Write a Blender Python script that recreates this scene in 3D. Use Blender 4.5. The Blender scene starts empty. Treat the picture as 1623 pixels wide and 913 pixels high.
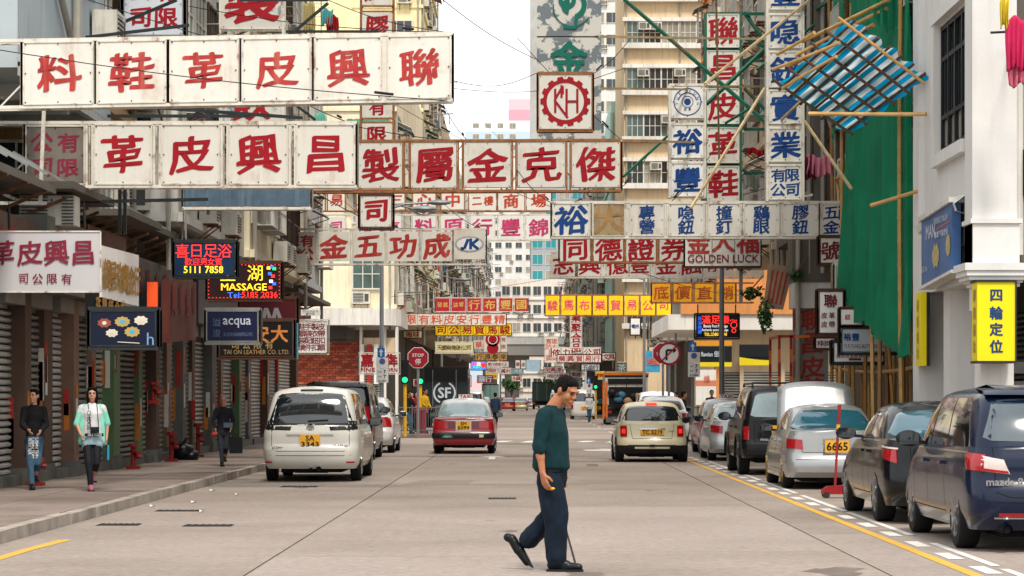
import bpy, bmesh, math, random
from mathutils import Vector, Matrix, noise
from mathutils.bvhtree import BVHTree
R = math.radians
PI = math.pi
scene = bpy.context.scene
COL = scene.collection

# ------------------------------------------------------------------ camera, world, sun, exposure
CH = 1.55
cam_d = bpy.data.cameras.new('camera')
cam = bpy.data.objects.new('camera', cam_d)
COL.objects.link(cam)
cam.location = (0, 0, CH)
cam.rotation_euler = (R(90), 0, 0)
cam_d.sensor_width = 36
cam_d.lens = 4000 * 36 / 1623
cam_d.shift_x = -(840 - 811.5) / 1623
cam_d.shift_y = (628 - 456.5) / 1623
cam_d.clip_start = 0.5
cam_d.clip_end = 5000
scene.camera = cam

world = bpy.data.worlds.new("World")
scene.world = world
world.use_nodes = True
wn, wl = world.node_tree.nodes, world.node_tree.links
sky = wn.new('ShaderNodeTexSky'); sky.sky_type = 'NISHITA'; sky.sun_disc = False
sky.dust_density = 3.0; sky.air_density = 1.0
cl = wn.new('ShaderNodeTexNoise'); cl.inputs['Scale'].default_value = 2.2; cl.inputs['Detail'].default_value = 6
tcw = wn.new('ShaderNodeTexCoord'); wl.new(tcw.outputs['Generated'], cl.inputs['Vector'])
rp = wn.new('ShaderNodeValToRGB'); rp.color_ramp.elements[0].position = .3; rp.color_ramp.elements[1].position = .75
rp.color_ramp.elements[0].color = (8.2, 8.5, 8.8, 1); rp.color_ramp.elements[1].color = (10.4, 10.3, 10.0, 1)
wl.new(cl.outputs['Fac'], rp.inputs['Fac'])
mx = wn.new('ShaderNodeMix'); mx.data_type = 'RGBA'; mx.inputs['Factor'].default_value = .88
wl.new(sky.outputs['Color'], mx.inputs[6]); wl.new(rp.outputs['Color'], mx.inputs[7])
wl.new(mx.outputs[2], wn['Background'].inputs['Color'])
wn['Background'].inputs['Strength'].default_value = 0.13

sun_d = bpy.data.lights.new('sun', 'SUN'); sun_d.energy = 2.3; sun_d.angle = R(10); sun_d.color = (1, .94, .85)
sun = bpy.data.objects.new('sun', sun_d); COL.objects.link(sun)
# light from behind the camera, high
sdir = Vector((0.12, -0.66, 0.95)).normalized()
sun.rotation_euler = sdir.to_track_quat('Z', 'Y').to_euler()
sky.sun_elevation = math.asin(sdir.z); sky.sun_rotation = math.atan2(sdir.x, sdir.y)
vs = scene.view_settings
vs.view_transform = 'Standard'; vs.look = 'None'; vs.exposure = 0.45; vs.gamma = 1

# ------------------------------------------------------------------ helpers
def hexc(h):
    r = [int(h[i:i+2], 16) / 255 for i in (0, 2, 4)]
    return tuple(c / 12.92 if c <= .04045 else ((c + .055) / 1.055) ** 2.4 for c in r)

MATS = {}
def M(key, col='808080', rough=.6, metal=0., var=.12, scale=2.5, bump=0., bscale=None, streak=0., scol='5a4a3c', rust=0., rcol='8a4a22',
      rsc=1.2, coat=0., emit=0., alpha=1., trans=0., spec=.22, dirt=0., dcol='3a342c', grain=0., tl=0.):
    if key in MATS: return MATS[key]
    m = bpy.data.materials.new(key); m.use_nodes = True
    nt = m.node_tree; N, L = nt.nodes, nt.links
    b = N['Principled BSDF']
    c = hexc(col) if isinstance(col, str) else col
    b.inputs['Roughness'].default_value = rough; b.inputs['Metallic'].default_value = metal
    b.inputs['Specular IOR Level'].default_value = spec
    if coat: b.inputs['Coat Weight'].default_value = coat; b.inputs['Coat Roughness'].default_value = .04
    if alpha < 1: b.inputs['Alpha'].default_value = alpha
    if trans: b.inputs['Transmission Weight'].default_value = trans
    if emit:
        b.inputs['Emission Color'].default_value = (*c, 1); b.inputs['Emission Strength'].default_value = emit
    if var or streak or rust or bump or dirt:
        geo = N.new('ShaderNodeNewGeometry')
        def nz(sc, vec=None, det=4, rg=.6):
            n = N.new('ShaderNodeTexNoise'); n.inputs['Scale'].default_value = sc; n.inputs['Detail'].default_value = det; n.inputs['Roughness'].default_value = rg
            L.new(vec or geo.outputs['Position'], n.inputs['Vector']); return n.outputs['Fac']
        def ramp(src, a, z_):
            r = N.new('ShaderNodeMapRange'); r.inputs['From Min'].default_value = a; r.inputs['From Max'].default_value = z_
            L.new(src, r.inputs['Value']); return r.outputs['Result']
        def mixc(f, A, B):
            x = N.new('ShaderNodeMix'); x.data_type = 'RGBA'
            L.new(f, x.inputs['Factor'])
            for v, i in ((A, 6), (B, 7)):
                if isinstance(v, tuple): x.inputs[i].default_value = (*v[:3], 1)
                else: L.new(v, x.inputs[i])
            return x.outputs[2]
        cur = mixc(ramp(nz(scale), .3, .7), tuple(v * (1 - var) for v in c), tuple(min(1, v * (1 + var)) for v in c))
        if streak or rust:
            mp = N.new('ShaderNodeMapping'); mp.inputs['Scale'].default_value = (7, 7, .55)
            L.new(geo.outputs['Position'], mp.inputs['Vector'])
            sv = mp.outputs['Vector']
        if dirt:
            cur = mixc(_mul(N, L, ramp(nz(scale * .35, det=6), .45, .75), dirt), cur, hexc(dcol))
        if streak:
            cur = mixc(_mul(N, L, ramp(nz(1.0, sv), .5, .85), streak), cur, hexc(scol))
        if rust:
            f = _mul(N, L, ramp(nz(rsc, det=8, rg=.7), .54, .62), ramp(nz(1.4, sv), .3, .6))
            cur = mixc(_mul(N, L, f, rust), cur, hexc(rcol))
        if grain:
            gx = N.new('ShaderNodeMix'); gx.data_type = 'RGBA'; gx.blend_type = 'MULTIPLY'; gx.inputs['Factor'].default_value = 1
            gr_ = N.new('ShaderNodeMapRange'); gr_.inputs[1].default_value = .25; gr_.inputs[2].default_value = .75; gr_.inputs[3].default_value = 1 - grain; gr_.inputs[4].default_value = 1 + grain
            L.new(nz(9, det=9, rg=.85), gr_.inputs[0]); L.new(cur, gx.inputs[6]); L.new(gr_.outputs[0], gx.inputs[7]); cur = gx.outputs[2]
        L.new(cur, b.inputs['Base Color'])
        if emit: L.new(cur, b.inputs['Emission Color'])
        if bump:
            bp = N.new('ShaderNodeBump'); bp.inputs['Strength'].default_value = bump; bp.inputs['Distance'].default_value = .02
            L.new(nz(bscale or scale * 8, det=6), bp.inputs['Height']); L.new(bp.outputs['Normal'], b.inputs['Normal'])
    else:
        b.inputs['Base Color'].default_value = (*c, 1)
    if tl:
        tn = N.new('ShaderNodeBsdfTranslucent'); tn.inputs['Color'].default_value = (*c, 1); sx = N.new('ShaderNodeMixShader'); sx.inputs[0].default_value = tl
        L.new(b.outputs[0], sx.inputs[1]); L.new(tn.outputs[0], sx.inputs[2]); L.new(sx.outputs[0], N['Material Output'].inputs['Surface'])
    m.diffuse_color = (*c, 1)
    MATS[key] = m
    return m
def _mul(N, L, a, b):
    x = N.new('ShaderNodeMath'); x.operation = 'MULTIPLY'; x.use_clamp = True
    for v, i in ((a, 0), (b, 1)):
        if isinstance(v, (int, float)): x.inputs[i].default_value = v
        else: L.new(v, x.inputs[i])
    return x.outputs[0]

def Wp(px, py, Y):
    """a point of the street at distance Y that the photograph shows at px, py"""
    return Vector(((px - 840) * Y / 4000, Y, CH - (py - 628) * Y / 4000))

BASE = {}
def tag(o, label=None, cat=None, group=None, kind=None):
    if label: o['label'] = label
    if cat: o['category'] = cat
    if group: o['group'] = group
    if kind: o['kind'] = kind
    return o
def thing(name, label, cat, loc=(0, 0, 0), group=None, local=False):
    o = bpy.data.objects.new(name, None); COL.objects.link(o); o.empty_display_size = .2
    o.location = loc
    BASE[o.name] = Vector((0, 0, 0)) if local else Vector(loc)
    return tag(o, label, cat, group)
def link(name, me, parent=None, loc=None, smooth=False):
    o = bpy.data.objects.new(name, me); COL.objects.link(o)
    if parent is not None:
        o.parent = parent
    if loc is not None: o.location = loc
    return o

TS = bpy.data.scenes.new('workbench')          # an empty scene in which single objects are evaluated
def evald(o, *extra):
    for x in (o, *extra): TS.collection.objects.link(x)
    with bpy.context.temp_override(scene=TS, view_layer=TS.view_layers[0]):
        dg = bpy.context.evaluated_depsgraph_get(); dg.update()
        me = bpy.data.meshes.new_from_object(o.evaluated_get(dg))
    for x in (o, *extra): TS.collection.objects.unlink(x)
    return me

class MB:
    def __init__(s): s.v = []; s.f = []; s.m = []; s.mats = []
    def mi(s, m):
        if m is None: return 0
        if m not in s.mats: s.mats.append(m)
        return s.mats.index(m)
    def add(s, vs, fs, m=None):
        k = len(s.v); s.v += [tuple(v) for v in vs]; i = s.mi(m)
        for f in fs: s.f.append(tuple(k + a for a in f)); s.m.append(i)
        return s
    def box(s, x0, x1, y0, y1, z0, z1, m=None, T=None):
        vs = [Vector((x, y, z)) for x in (x0, x1) for y in (y0, y1) for z in (z0, z1)]
        if T is not None: vs = [T @ v for v in vs]
        return s.add(vs, [(0, 1, 3, 2), (4, 6, 7, 5), (0, 4, 5, 1), (2, 3, 7, 6), (0, 2, 6, 4), (1, 5, 7, 3)], m)
    def tube(s, p, q, r, m=None, n=6, r2=None, cap=True):
        p, q = Vector(p), Vector(q); d = q - p
        if d.length < 1e-6: return s
        d.normalize(); a = d.orthogonal().normalized(); b = d.cross(a); r2 = r if r2 is None else r2
        vs = []
        for c, rr in ((p, r), (q, r2)):
            vs += [c + (a * math.cos(2 * PI * i / n) + b * math.sin(2 * PI * i / n)) * rr for i in range(n)]
        fs = [(i, (i + 1) % n, n + (i + 1) % n, n + i) for i in range(n)]
        if cap: fs += [tuple(range(n - 1, -1, -1)), tuple(range(n, 2 * n))]
        return s.add(vs, fs, m)
    def path(s, pts, r, m=None, n=5):
        for a, b in zip(pts, pts[1:]): s.tube(a, b, r, m, n)
        return s
    def beam(s, p, q, w, h, m=None):
        """rectangular bar"""
        p, q = Vector(p), Vector(q); d = (q - p).normalized()
        up = Vector((0, 0, 1)) if abs(d.z) < .9 else Vector((0, 1, 0))
        a = d.cross(up).normalized() * w / 2; b = a.cross(d).normalized() * h / 2
        vs = [c + x * a + y * b for c in (p, q) for x, y in ((-1, -1), (1, -1), (1, 1), (-1, 1))]
        return s.add(vs, [(3, 2, 1, 0), (4, 5, 6, 7), (0, 1, 5, 4), (1, 2, 6, 5), (2, 3, 7, 6), (3, 0, 4, 7)], m)
    def prism(s, poly, F, d0, d1, m=None):
        """poly in the (u, w) plane of frame F, from depth d0 (front) to d1 along -N"""
        n = len(poly)
        vs = [F.at(u, w, -d0) for u, w in poly] + [F.at(u, w, -d1) for u, w in poly]
        fs = [tuple(range(n)), tuple(range(2 * n - 1, n - 1, -1))] + [(i, n + i, n + (i + 1) % n, (i + 1) % n) for i in range(n)]
        return s.add(vs, fs, m)
    def ell(s, c, r, m=None, nu=12, nv=8, T=None):
        c = Vector(c); vs = []; fs = []
        for j in range(nv + 1):
            ph = PI * j / nv
            for i in range(nu):
                th = 2 * PI * i / nu
                v = Vector((r[0] * math.sin(ph) * math.cos(th), r[1] * math.sin(ph) * math.sin(th), r[2] * math.cos(ph)))
                if T is not None: v = T @ v
                vs.append(c + v)
        for j in range(nv):
            for i in range(nu):
                fs.append((j * nu + i, (j + 1) * nu + i, (j + 1) * nu + (i + 1) % nu, j * nu + (i + 1) % nu))
        return s.add(vs, fs, m)
    def mesh(s, name, off=None, smooth=False):
        me = bpy.data.meshes.new(name)
        vs = s.v if off is None else [(a - off.x, b - off.y, c - off.z) for a, b, c in s.v]
        me.from_pydata(vs, [], s.f)
        for m in s.mats: me.materials.append(m)
        if len(s.mats) > 1: me.polygons.foreach_set('material_index', s.m)
        if smooth:
            me.polygons.foreach_set('use_smooth', [True] * len(me.polygons))
            me.set_sharp_from_angle(angle=R(40))
        me.update(); return me
    def build(s, name, parent=None, m=None, smooth=False, kind=None, label=None):
        if m is not None and not s.mats: s.mats.append(m)
        top = parent
        while top is not None and top.parent is not None: top = top.parent
        off = BASE.get(top.name, None) if top is not None else None
        o = link(name, s.mesh(name, off, smooth), parent)
        if kind: o['kind'] = kind
        if label: o['label'] = label
        return o

class Fr:
    """a drawing frame: origin, right, up; the normal looks at the viewer"""
    def __init__(s, O, Rv=(1, 0, 0), U=(0, 0, 1)):
        s.O = Vector(O); s.R = Vector(Rv).normalized(); s.U = Vector(U).normalized(); s.N = s.R.cross(s.U).normalized()
    def at(s, u, w, d=0): return s.O + s.R * u + s.U * w + s.N * d

# ------------------------------------------------------------------ lettering
GL = {}
def glyph(ch, off=.018, warp=.016):
    key = (ch, off, warp)
    if key in GL: return GL[key]
    cu = bpy.data.curves.new('t', 'FONT'); cu.body = ch; cu.resolution_u = 2
    o = bpy.data.objects.new('t', cu); me = evald(o)
    vs = [Vector(v.co) for v in me.vertices]; fs = [tuple(p.vertices) for p in me.polygons]
    bpy.data.objects.remove(o); bpy.data.curves.remove(cu); bpy.data.meshes.remove(me)
    if not vs: GL[key] = ([], [], 1, 1); return GL[key]
    # islands of overlapping strokes get their own tiny depth
    par = list(range(len(vs)))
    def fd(a):
        while par[a] != a: par[a] = par[par[a]]; a = par[a]
        return a
    for f in fs:
        for a in f[1:]: par[fd(a)] = fd(f[0])
    ids = {}
    xs = [v.x for v in vs]; ys = [v.y for v in vs]
    cx, cy = (min(xs) + max(xs)) / 2, (min(ys) + max(ys)) / 2
    sd = sum(map(ord, ch)) * .37
    out = []
    for i, v in enumerate(vs):
        k = ids.setdefault(fd(i), len(ids))
        p = Vector(((v.x - cx) * 4.2 + sd, (v.y - cy) * 4.2, sd))
        q = Vector((p.x * .45, p.y * .45, 9 + sd))
        nx = noise.noise(p) * warp * 2.2 + noise.noise(q) * warp * 2.5
        ny = noise.noise(p + Vector((31, 7, 3))) * warp * 2.2 + noise.noise(q + Vector((5, 0, 4))) * warp * 2.5
        y = v.y - cy + (v.x - cx) * (.07 if warp > .01 and len(ch) == 1 and ord(ch) > 999 else 0)
        out.append((v.x - cx + nx, y + ny, k * .0012))
    if off > .004 and len(fs):      # bolder strokes: the glyph stamped round a small circle, each stamp a hair in front of the last
        n0 = 8 if off > .02 else 5; o2, f2 = list(out), list(fs); br = warp > .012
        for k in range(n0):
            a = 2 * PI * k / n0 + .3; b0 = len(o2); rx, ry = off * math.cos(a), off * math.sin(a) * .8
            if br: u_, w_ = off * 1.35 * math.cos(a), off * .45 * math.sin(a); rx, ry = u_ * .8 - w_ * .6, u_ * .6 + w_ * .8     # a slanting flat brush
            o2 += [(x + rx, y + ry, z + .0002 * (k + 1)) for x, y, z in out]; f2 += [tuple(b0 + i for i in f) for f in fs]
        out, fs = o2, f2
    GL[key] = (out, fs, max(xs) - min(xs), max(ys) - min(ys))
    return GL[key]
def put(mb, ch, F, u, w, h, mat, wid=None, d=.006, off=.018, warp=.016, rot=0, sx=1.0):
    """lettering centred at u, w of frame F; h = height of one em-high glyph; wid fixes the total width"""
    vs, fs, gw, gh = glyph(ch, off, warp)
    if not vs: return
    s = h / (.88 if ord(ch[0]) > 999 else .70)
    kx = (wid / gw) if wid else s * sx
    c, n = math.cos(rot), math.sin(rot)
    mb.add([F.at(u + (x * kx) * c - y * s * n, w + y * s * c + x * kx * n, d + z) for x, y, z in vs], fs, mat)

def cloth(w, h, folds=3, amp=.05, nu=14, nv=8, seed=0):
    """a hanging piece of cloth in x,z with folds in y; returns verts, faces"""
    rnd = random.Random(seed); ph = rnd.random() * 6
    vs = []
    for j in range(nv + 1):
        for i in range(nu + 1):
            u, v = i / nu, j / nv
            a = amp * (.3 + v)
            vs.append((w * (u - .5) * (1 + .08 * math.sin(v * 4 + ph)), a * math.sin(u * folds * 6.28 + ph + v) + .3 * a * math.sin(u * 17 + v * 5), -h * v - .04 * math.sin(u * 9 + ph)))
    fs = [(j * (nu + 1) + i, j * (nu + 1) + i + 1, (j + 1) * (nu + 1) + i + 1, (j + 1) * (nu + 1) + i) for j in range(nv) for i in range(nu)]
    return vs, fs
def solid(o, t=.01):
    md = o.modifiers.new('s', 'SOLIDIFY'); md.thickness = t; md.offset = 0
    me = evald(o); o.modifiers.clear(); o.data = me
    return o
# ------------------------------------------------------------------ materials used all over
m_road = M('road_concrete', '8d8177', .85, var=.1, scale=.5, bump=.25, bscale=60, dirt=.5, dcol='5c5048', grain=.5)
m_road2 = M('road_concrete_pale', '93877e', .85, var=.08, scale=.35, bump=.2, bscale=60, dirt=.45, dcol='63564c', grain=.48)
m_joint = M('bitumen_joint', '2a2826', .9)
m_pave = M('pavement_concrete', '81736a', .85, var=.14, scale=.8, bump=.3, bscale=30, dirt=.8, dcol='51453c', grain=.3)
m_kerb = M('kerb_granite', '9a8f84', .8, var=.18, scale=3, bump=.4, bscale=20, dirt=.6, dcol='3d3832')
m_white_line = M('white_road_paint', 'cfcac2', .7, var=.1, scale=4, dirt=.5, dcol='9a9188')
m_yellow_line = M('yellow_road_paint', 'c99a3a', .7, var=.1, scale=4, dirt=.4, dcol='9a8258')
m_iron = M('cast_iron', '33302e', .6, .4, var=.3, scale=6)
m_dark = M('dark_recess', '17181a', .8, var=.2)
m_glassd = M('window_glass_dark', '2a3234', .12, var=.3, scale=.7, spec=.7)
m_glassg = M('window_glass_green', '4c605c', .15, var=.3, scale=.8, spec=.7)
m_glassc = M('window_curtain_glass', '8f8a7c', .25, var=.25, scale=1.3)
m_fw = M('white_window_frame', 'c6c2b8', .5, var=.1)
m_fb = M('brown_window_frame', '55463a', .5, var=.2)
m_ac = M('ac_plastic', 'c6c2b6', .5, var=.12, scale=4, streak=.5)
m_grille = M('ac_grille', '4a4a48', .6, var=.2)
m_steel = M('galvanised_steel', '83857f', .45, .5, var=.15, scale=4, streak=.3)
m_rusty = M('rusty_steel', '6b4a35', .8, .2, var=.4, scale=5)
m_darksteel = M('dark_painted_steel', '2b2f30', .5, .2, var=.25, scale=4)
m_gsteel = M('green_painted_steel', '1f5a46', .5, .1, var=.2, scale=4, rust=.7)
m_pipe = M('pvc_pipe', '9a958a', .55, var=.1, streak=.5)
m_shut = M('shutter_metal', 'bdbab2', .5, .4, var=.15, scale=1.5, streak=.4, dirt=.6)
m_shutd = M('shutter_metal_dark', '85837d', .55, .4, var=.2, scale=1.5, streak=.4, dirt=.6)
m_wire = M('black_cable', '1d1c1c', .6, var=0)

def wall(k, c, **a):
    a = {**dict(rough=.85, var=.08, scale=.6, streak=.55, scol='6e6254', dirt=.3, dcol='7a6e60', bump=.15, bscale=14), **a}
    return M(k, c, **a)
w_cream = wall('cream_render', 'e0d5b8'); w_white = wall('white_render', 'd8d5cd'); w_beige = wall('beige_render', 'd4bd9a')
w_grey = wall('grey_render', 'a9aaa6'); w_blue = wall('pale_blue_render', 'a9b4b8', streak=.35); w_yel = wall('pale_yellow_render', 'e4d9ac')
w_och = wall('ochre_wall', 'a58556'); w_pink = wall('pink_render', 'd3c8bd'); w_teal = wall('pale_teal_render', 'a8cbc4', streak=.25)
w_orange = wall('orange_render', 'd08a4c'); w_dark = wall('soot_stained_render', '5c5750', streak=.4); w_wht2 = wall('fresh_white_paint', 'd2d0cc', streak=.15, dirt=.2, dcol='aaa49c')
w_brown = wall('brown_tile', '6b4c38'); w_tan = wall('tan_render', 'c9b596'); w_tower = wall('pale_tower_render', 'cfcfcb', streak=.2)

# ------------------------------------------------------------------ ground, road, pavements
def sheet(name, x0, x1, y0, y1, z, m, parent=None, nx=1, ny=1):
    b = MB()
    for i in range(nx):
        for j in range(ny):
            a0, a1 = x0 + (x1 - x0) * i / nx, x0 + (x1 - x0) * (i + 1) / nx
            c0, c1 = y0 + (y1 - y0) * j / ny, y0 + (y1 - y0) * (j + 1) / ny
            b.add([(a0, c0, z), (a1, c0, z), (a1, c1, z), (a0, c1, z)], [(0, 1, 2, 3)], m)
    o = b.build(name, parent)
    if parent is None: o['kind'] = 'structure'
    return o
sheet('ground', -900, 900, -60, 1500, -.16, M('ground_far', '8c8178', .9, var=.1, scale=.05))
road = sheet('road', -30, 30, -30, 1200, -.012, m_joint)
sheet('road_surface', -30, 30, 92, 1200, 0, m_road2, road)
# cast concrete bays with bitumen joints between them
bx = [-5.56, -2.47, .42, 3.12, 6.62]
stag = [9.6, 18.2, 8.8, 12]
jw = .022
for i in range(4):
    y = stag[i] + (-4 if i else 0)
    L = 10.2
    while y < 92:
        y1 = min(y + L, 92)
        b = MB(); b.box(bx[i] + jw / 2, bx[i + 1] - jw / 2, y + jw / 2, y1 - jw / 2, -.05, 0, m_road if (i + int(y)) % 3 else m_road2)
        b.build('slab', road)
        y = y1
sheet('road_apron', -30, 30, -30, 6, 0, m_road, road)
LK, RK = -5.56, 6.62
def pave(name, x0, x1, y0, y1, slabs=None):
    b = MB(); b.box(x0, x1, y0, y1, -.1, .122, m_pave); o = b.build(name); o['kind'] = 'structure'; return o
def kerbs(par, x, sgn, y0, y1, seg, upto):
    rnd = random.Random(3); y = y0
    while y < y1:
        ln = seg if y < upto else 30
        ye = min(y + ln, y1)
        b = MB(); j = rnd.uniform(-.008, .008); a, c = sorted((x, x - sgn * .16)); h = .13 + rnd.uniform(-.004, .006)
        p = [(a + j, h), (c + j, h)]
        b.box(a + j, c + j, y + .006, ye - .006, -.1, h, m_kerb)
        o = b.build('kerb_stone', par); y = ye
pl = pave('pavement', -30, LK - .16, 5, 88)
kerbs(pl, LK, 1, 14, 88, .92, 62)
rnd = random.Random(5)
for i, (a, c) in enumerate(((LK - .17, -6.95), (-6.96, -8.4))):
    y = 30.
    while y < 66:
        ye = y + (1.9 if i else 2.3)
        b = MB(); b.box(c + .006, a - .006, y + .006, ye - .006, .1, .127 + rnd.uniform(0, .004), m_pave); b.build('paving_slab', pl); y = ye
pl2 = pave('pavement', -30, -3.55, 93.5, 112); kerbs(pl2, -3.4, 1, 93.4, 112, 1.0, 0)
pl3 = pave('pavement', -30, LK - .1, 112, 900)
pr = pave('pavement', RK + .16, 30, 5, 84); kerbs(pr, RK, -1, 10, 84, 1.0, 55)
pr2 = pave('pavement', RK + .1, 30, 100, 900)

def flat(name, pts, m, z=.004, label=None):
    b = MB(); b.add([(x, y, z) for x, y in pts], [tuple(range(len(pts)))], m)
    o = b.build(name, road)
    if label: o['label'] = label
    return o
flat('yellow_line', [(3.80, 12), (3.92, 12), (3.86, 62), (3.76, 62)], m_yellow_line)
y = 22.
while y < 66:
    flat('bay_dash', [(3.98, y), (4.13, y), (4.13, y + .95), (3.98, y + .95)], m_white_line); y += 1.97
for a, c in ((20, 22.6), (23, 26.6), (28.1, 33.6), (34, 39.4), (40.2, 46), (46.6, 53), (53.8, 60)):
    flat('bay_line', [(4.20, a), (4.29, a), (4.29, c), (4.20, c)], m_white_line)
flat('yellow_line', [(-5.16, 14), (-5.04, 14), (-5.0, 25.5), (-4.93, 27.2), (-5.08, 27.2), (-5.13, 25.5)], m_yellow_line)
def arrow_mark(x, y, s=1.):
    flat('lane_arrow', [(x - .09 * s, y), (x + .09 * s, y), (x + .09 * s, y + 2.2 * s), (x + .4 * s, y + 2.2 * s), (x, y + 4.2 * s), (x - .4 * s, y + 2.2 * s), (x - .09 * s, y + 2.2 * s)], m_white_line)
arrow_mark(-.95, 62, .9)
flat('lane_arrow', [(1.62, 71.5), (2.6, 71), (2.7, 74), (1.9, 74.5), (2.1, 73.4), (1.5, 73)], m_white_line)
for k in range(10):
    xx = -3.2 + k * .95
    flat('crossing_mark', [(xx, 84 + .5 * (k % 3)), (xx + .45, 84 + .5 * (k % 3)), (xx + .75, 87.5), (xx + .3, 87.5)], m_white_line)
for yy, a, c in ((118, -3.2, 6.2), (121.5, -1.5, 5.6), (140, -4.5, 5.), (168, -5, 5.6), (215, -5, 5.6)):
    flat('stop_line', [(a, yy), (c, yy), (c, yy + .5 + yy / 200), (a, yy + .5 + yy / 200)], m_white_line)
for xx in (-2.4, .6, 3.4):
    for yy in range(98, 330, 9):
        flat('lane_dash', [(xx, yy), (xx + .12, yy), (xx + .12, yy + 3), (xx, yy + 3)], m_white_line)
m_stain = M('oil_stain', '6a5e56', .8, var=.2); m_patch = M('road_patch', '857a70', .85, var=.1, scale=1.5)
def grate(x, y, w, l, lab):
    t = thing('drain_cover', lab, 'drain cover', (x, y, 0))
    b = MB(); b.box(x - w / 2, x + w / 2, y - l / 2, y + l / 2, -.02, .006, m_iron); b.build('cover_frame', t)
    n = 7
    for i in range(n):
        b = MB(); xx = x - w / 2 + w * (i + .5) / n; b.box(xx - .02, xx + .02, y - l / 2 + .04, y + l / 2 - .04, .004, .012, m_iron); b.build('bar', t)
grate(-3.85, 30.2, .58, .42, 'dark iron drain cover in the road left of the man, farther from the kerb')
grate(-4.95, 30.4, .5, .4, 'dark iron drain cover beside the left kerb, nearest of the covers there')
grate(-3.95, 43.2, .62, .5, 'dark iron drain cover behind the white people carrier')
grate(-.42, 38.2, .42, .5, 'small pale drain cover in the road just behind the walking man')
grate(-4.75, 34.1, .6, .35, 'dark iron drain cover near the left kerb beside the litter')
flat('road_patch', [(-2.2, 44.4), (-1.1, 44.4), (-1.0, 46.6), (-2.0, 46.6)], m_patch, .003)
flat('road_patch', [(1.0, 42), (2.4, 42), (2.4, 44.6), (1.0, 44.6)], m_patch, .003)
rnd = random.Random(12)
for i in range(26):
    x, y, r = rnd.uniform(-4.8, 3.5), rnd.uniform(19, 75), rnd.uniform(.03, .12)
    if i % 5 == 0: r *= 2.5
    flat('oil_stain' if i % 3 else 'road_patch', [(x + r * (1 + .5 * math.sin(3.3 * k + i)) * math.cos(k * PI / 5), y + r * 2.2 * (1 + .4 * math.sin(2.1 * k + i)) * math.sin(k * PI / 5)) for k in range(10)], m_stain if i % 3 else m_patch, .0022)
flat('oil_stain', [(1.25, 56), (1.5, 55.8), (1.55, 57.4), (1.3, 57.6)], m_stain, .003)

# ------------------------------------------------------------------ facade pieces (built once, mesh data shared by the copies)
def proto(fn):
    b = MB(); fn(b); return b.mesh('piece')
def win_mesh(w, h, nx, ny, fm, gm):
    def f(b):
        t = .06
        b.box(-w / 2 - t, w / 2 + t, -.07, 0, h, h + t, fm); b.box(-w / 2 - t, w / 2 + t, -.12, 0, -t, 0, fm)
        b.box(-w / 2 - t, -w / 2, -.07, 0, 0, h, fm); b.box(w / 2, w / 2 + t, -.07, 0, 0, h, fm)
        for i in range(1, nx):
            x = -w / 2 + w * i / nx; b.box(x - .02, x + .02, -.055, 0, 0, h, fm)
        for i in range(1, ny):
            z = h * (i / ny if ny < 3 else i / ny); b.box(-w / 2, w / 2, -.05, 0, z - .02, z + .02, fm)
    return proto(f), proto(lambda b: b.box(-w / 2, w / 2, -.022, -.004, 0, h, gm))
WN = {}
def window(par, loc, rz, w=1.4, h=1.3, nx=3, ny=2, fm=None, gm=None):
    fm = fm or m_fw; gm = gm or m_glassd
    k = (w, h, nx, ny, fm.name, gm.name)
    if k not in WN: WN[k] = win_mesh(*k[:4], fm, gm)
    a = link('window', WN[k][0], par); a.location = Vector(loc) - BASE.get(par.name, Vector()); a.rotation_euler.z = rz
    g = link('pane', WN[k][1], a)
    return a
def ac_f(b):
    b.box(-.42, .42, -.42, -.04, 0, .55, m_ac)
    b.box(-.34, .12, -.425, -.415, .06, .49, m_grille)
    for i in range(6): b.box(-.36, .14, -.44, -.425, .09 + i * .07, .105 + i * .07, m_ac)
    b.box(.18, .36, -.43, -.415, .1, .45, m_grille)
    for x in (-.3, .3): b.beam((x, -.45, -.03), (x, 0, -.03), .04, .04, m_rusty); b.beam((x, -.4, -.04), (x, 0, -.35), .03, .03, m_rusty)
AC = proto(ac_f)
def ac(par, loc, rz, s=1):
    o = link('air_conditioner', AC, par); o.location = Vector(loc) - BASE.get(par.name, Vector()); o.rotation_euler.z = rz; o.scale = (s,) * 3
def awn_f(m):
    def f(b):
        n = 12
        for i in range(n):
            x0, x1 = -.95 + 1.9 * i / n, -.95 + 1.9 * (i + 1) / n; z = .03 * (i % 2)
            b.add([(x0, 0, .35 + z), (x1, 0, .35 + .03 - z), (x1, -.75, .03 - z), (x0, -.75, z)], [(0, 1, 2, 3)], m)
            b.add([(x0, 0, .34 + z), (x1, 0, .34 + .03 - z), (x1, -.75, .02 - z), (x0, -.75, -.01 + z)], [(3, 2, 1, 0)], m)
        for x in (-.9, .9): b.beam((x, -.72, 0), (x, 0, -.25), .03, .03, m_rusty)
    return proto(f)
AWN = [awn_f(M('awning_' + n, c, .6, var=.2, streak=.5)) for n, c in (('green', '3c6b58'), ('grey', '77787a'), ('white', 'c9c6bc'), ('blue', '3f7d92'), ('rust', '7a5138'))]
def awning(par, loc, rz, k=0, s=1):
    o = link('awning', AWN[k % 5], par); o.location = Vector(loc) - BASE.get(par.name, Vector()); o.rotation_euler.z = rz; o.scale = (s,) * 3
def cage_f(b):
    w, h, d = 1.7, 1.5, .5
    for z in (0, h * .33, h * .66, h):
        b.path([(-w / 2, 0, z), (-w / 2, -d, z), (w / 2, -d, z), (w / 2, 0, z)], .014, m_fw, 4)
    for i in range(10):
        x = -w / 2 + w * i / 9; b.tube((x, -d, 0), (x, -d, h), .012, m_fw, 4)
    b.box(-w / 2, w / 2, -d, 0, -.02, 0, m_steel)
CAGE = proto(cage_f)
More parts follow.
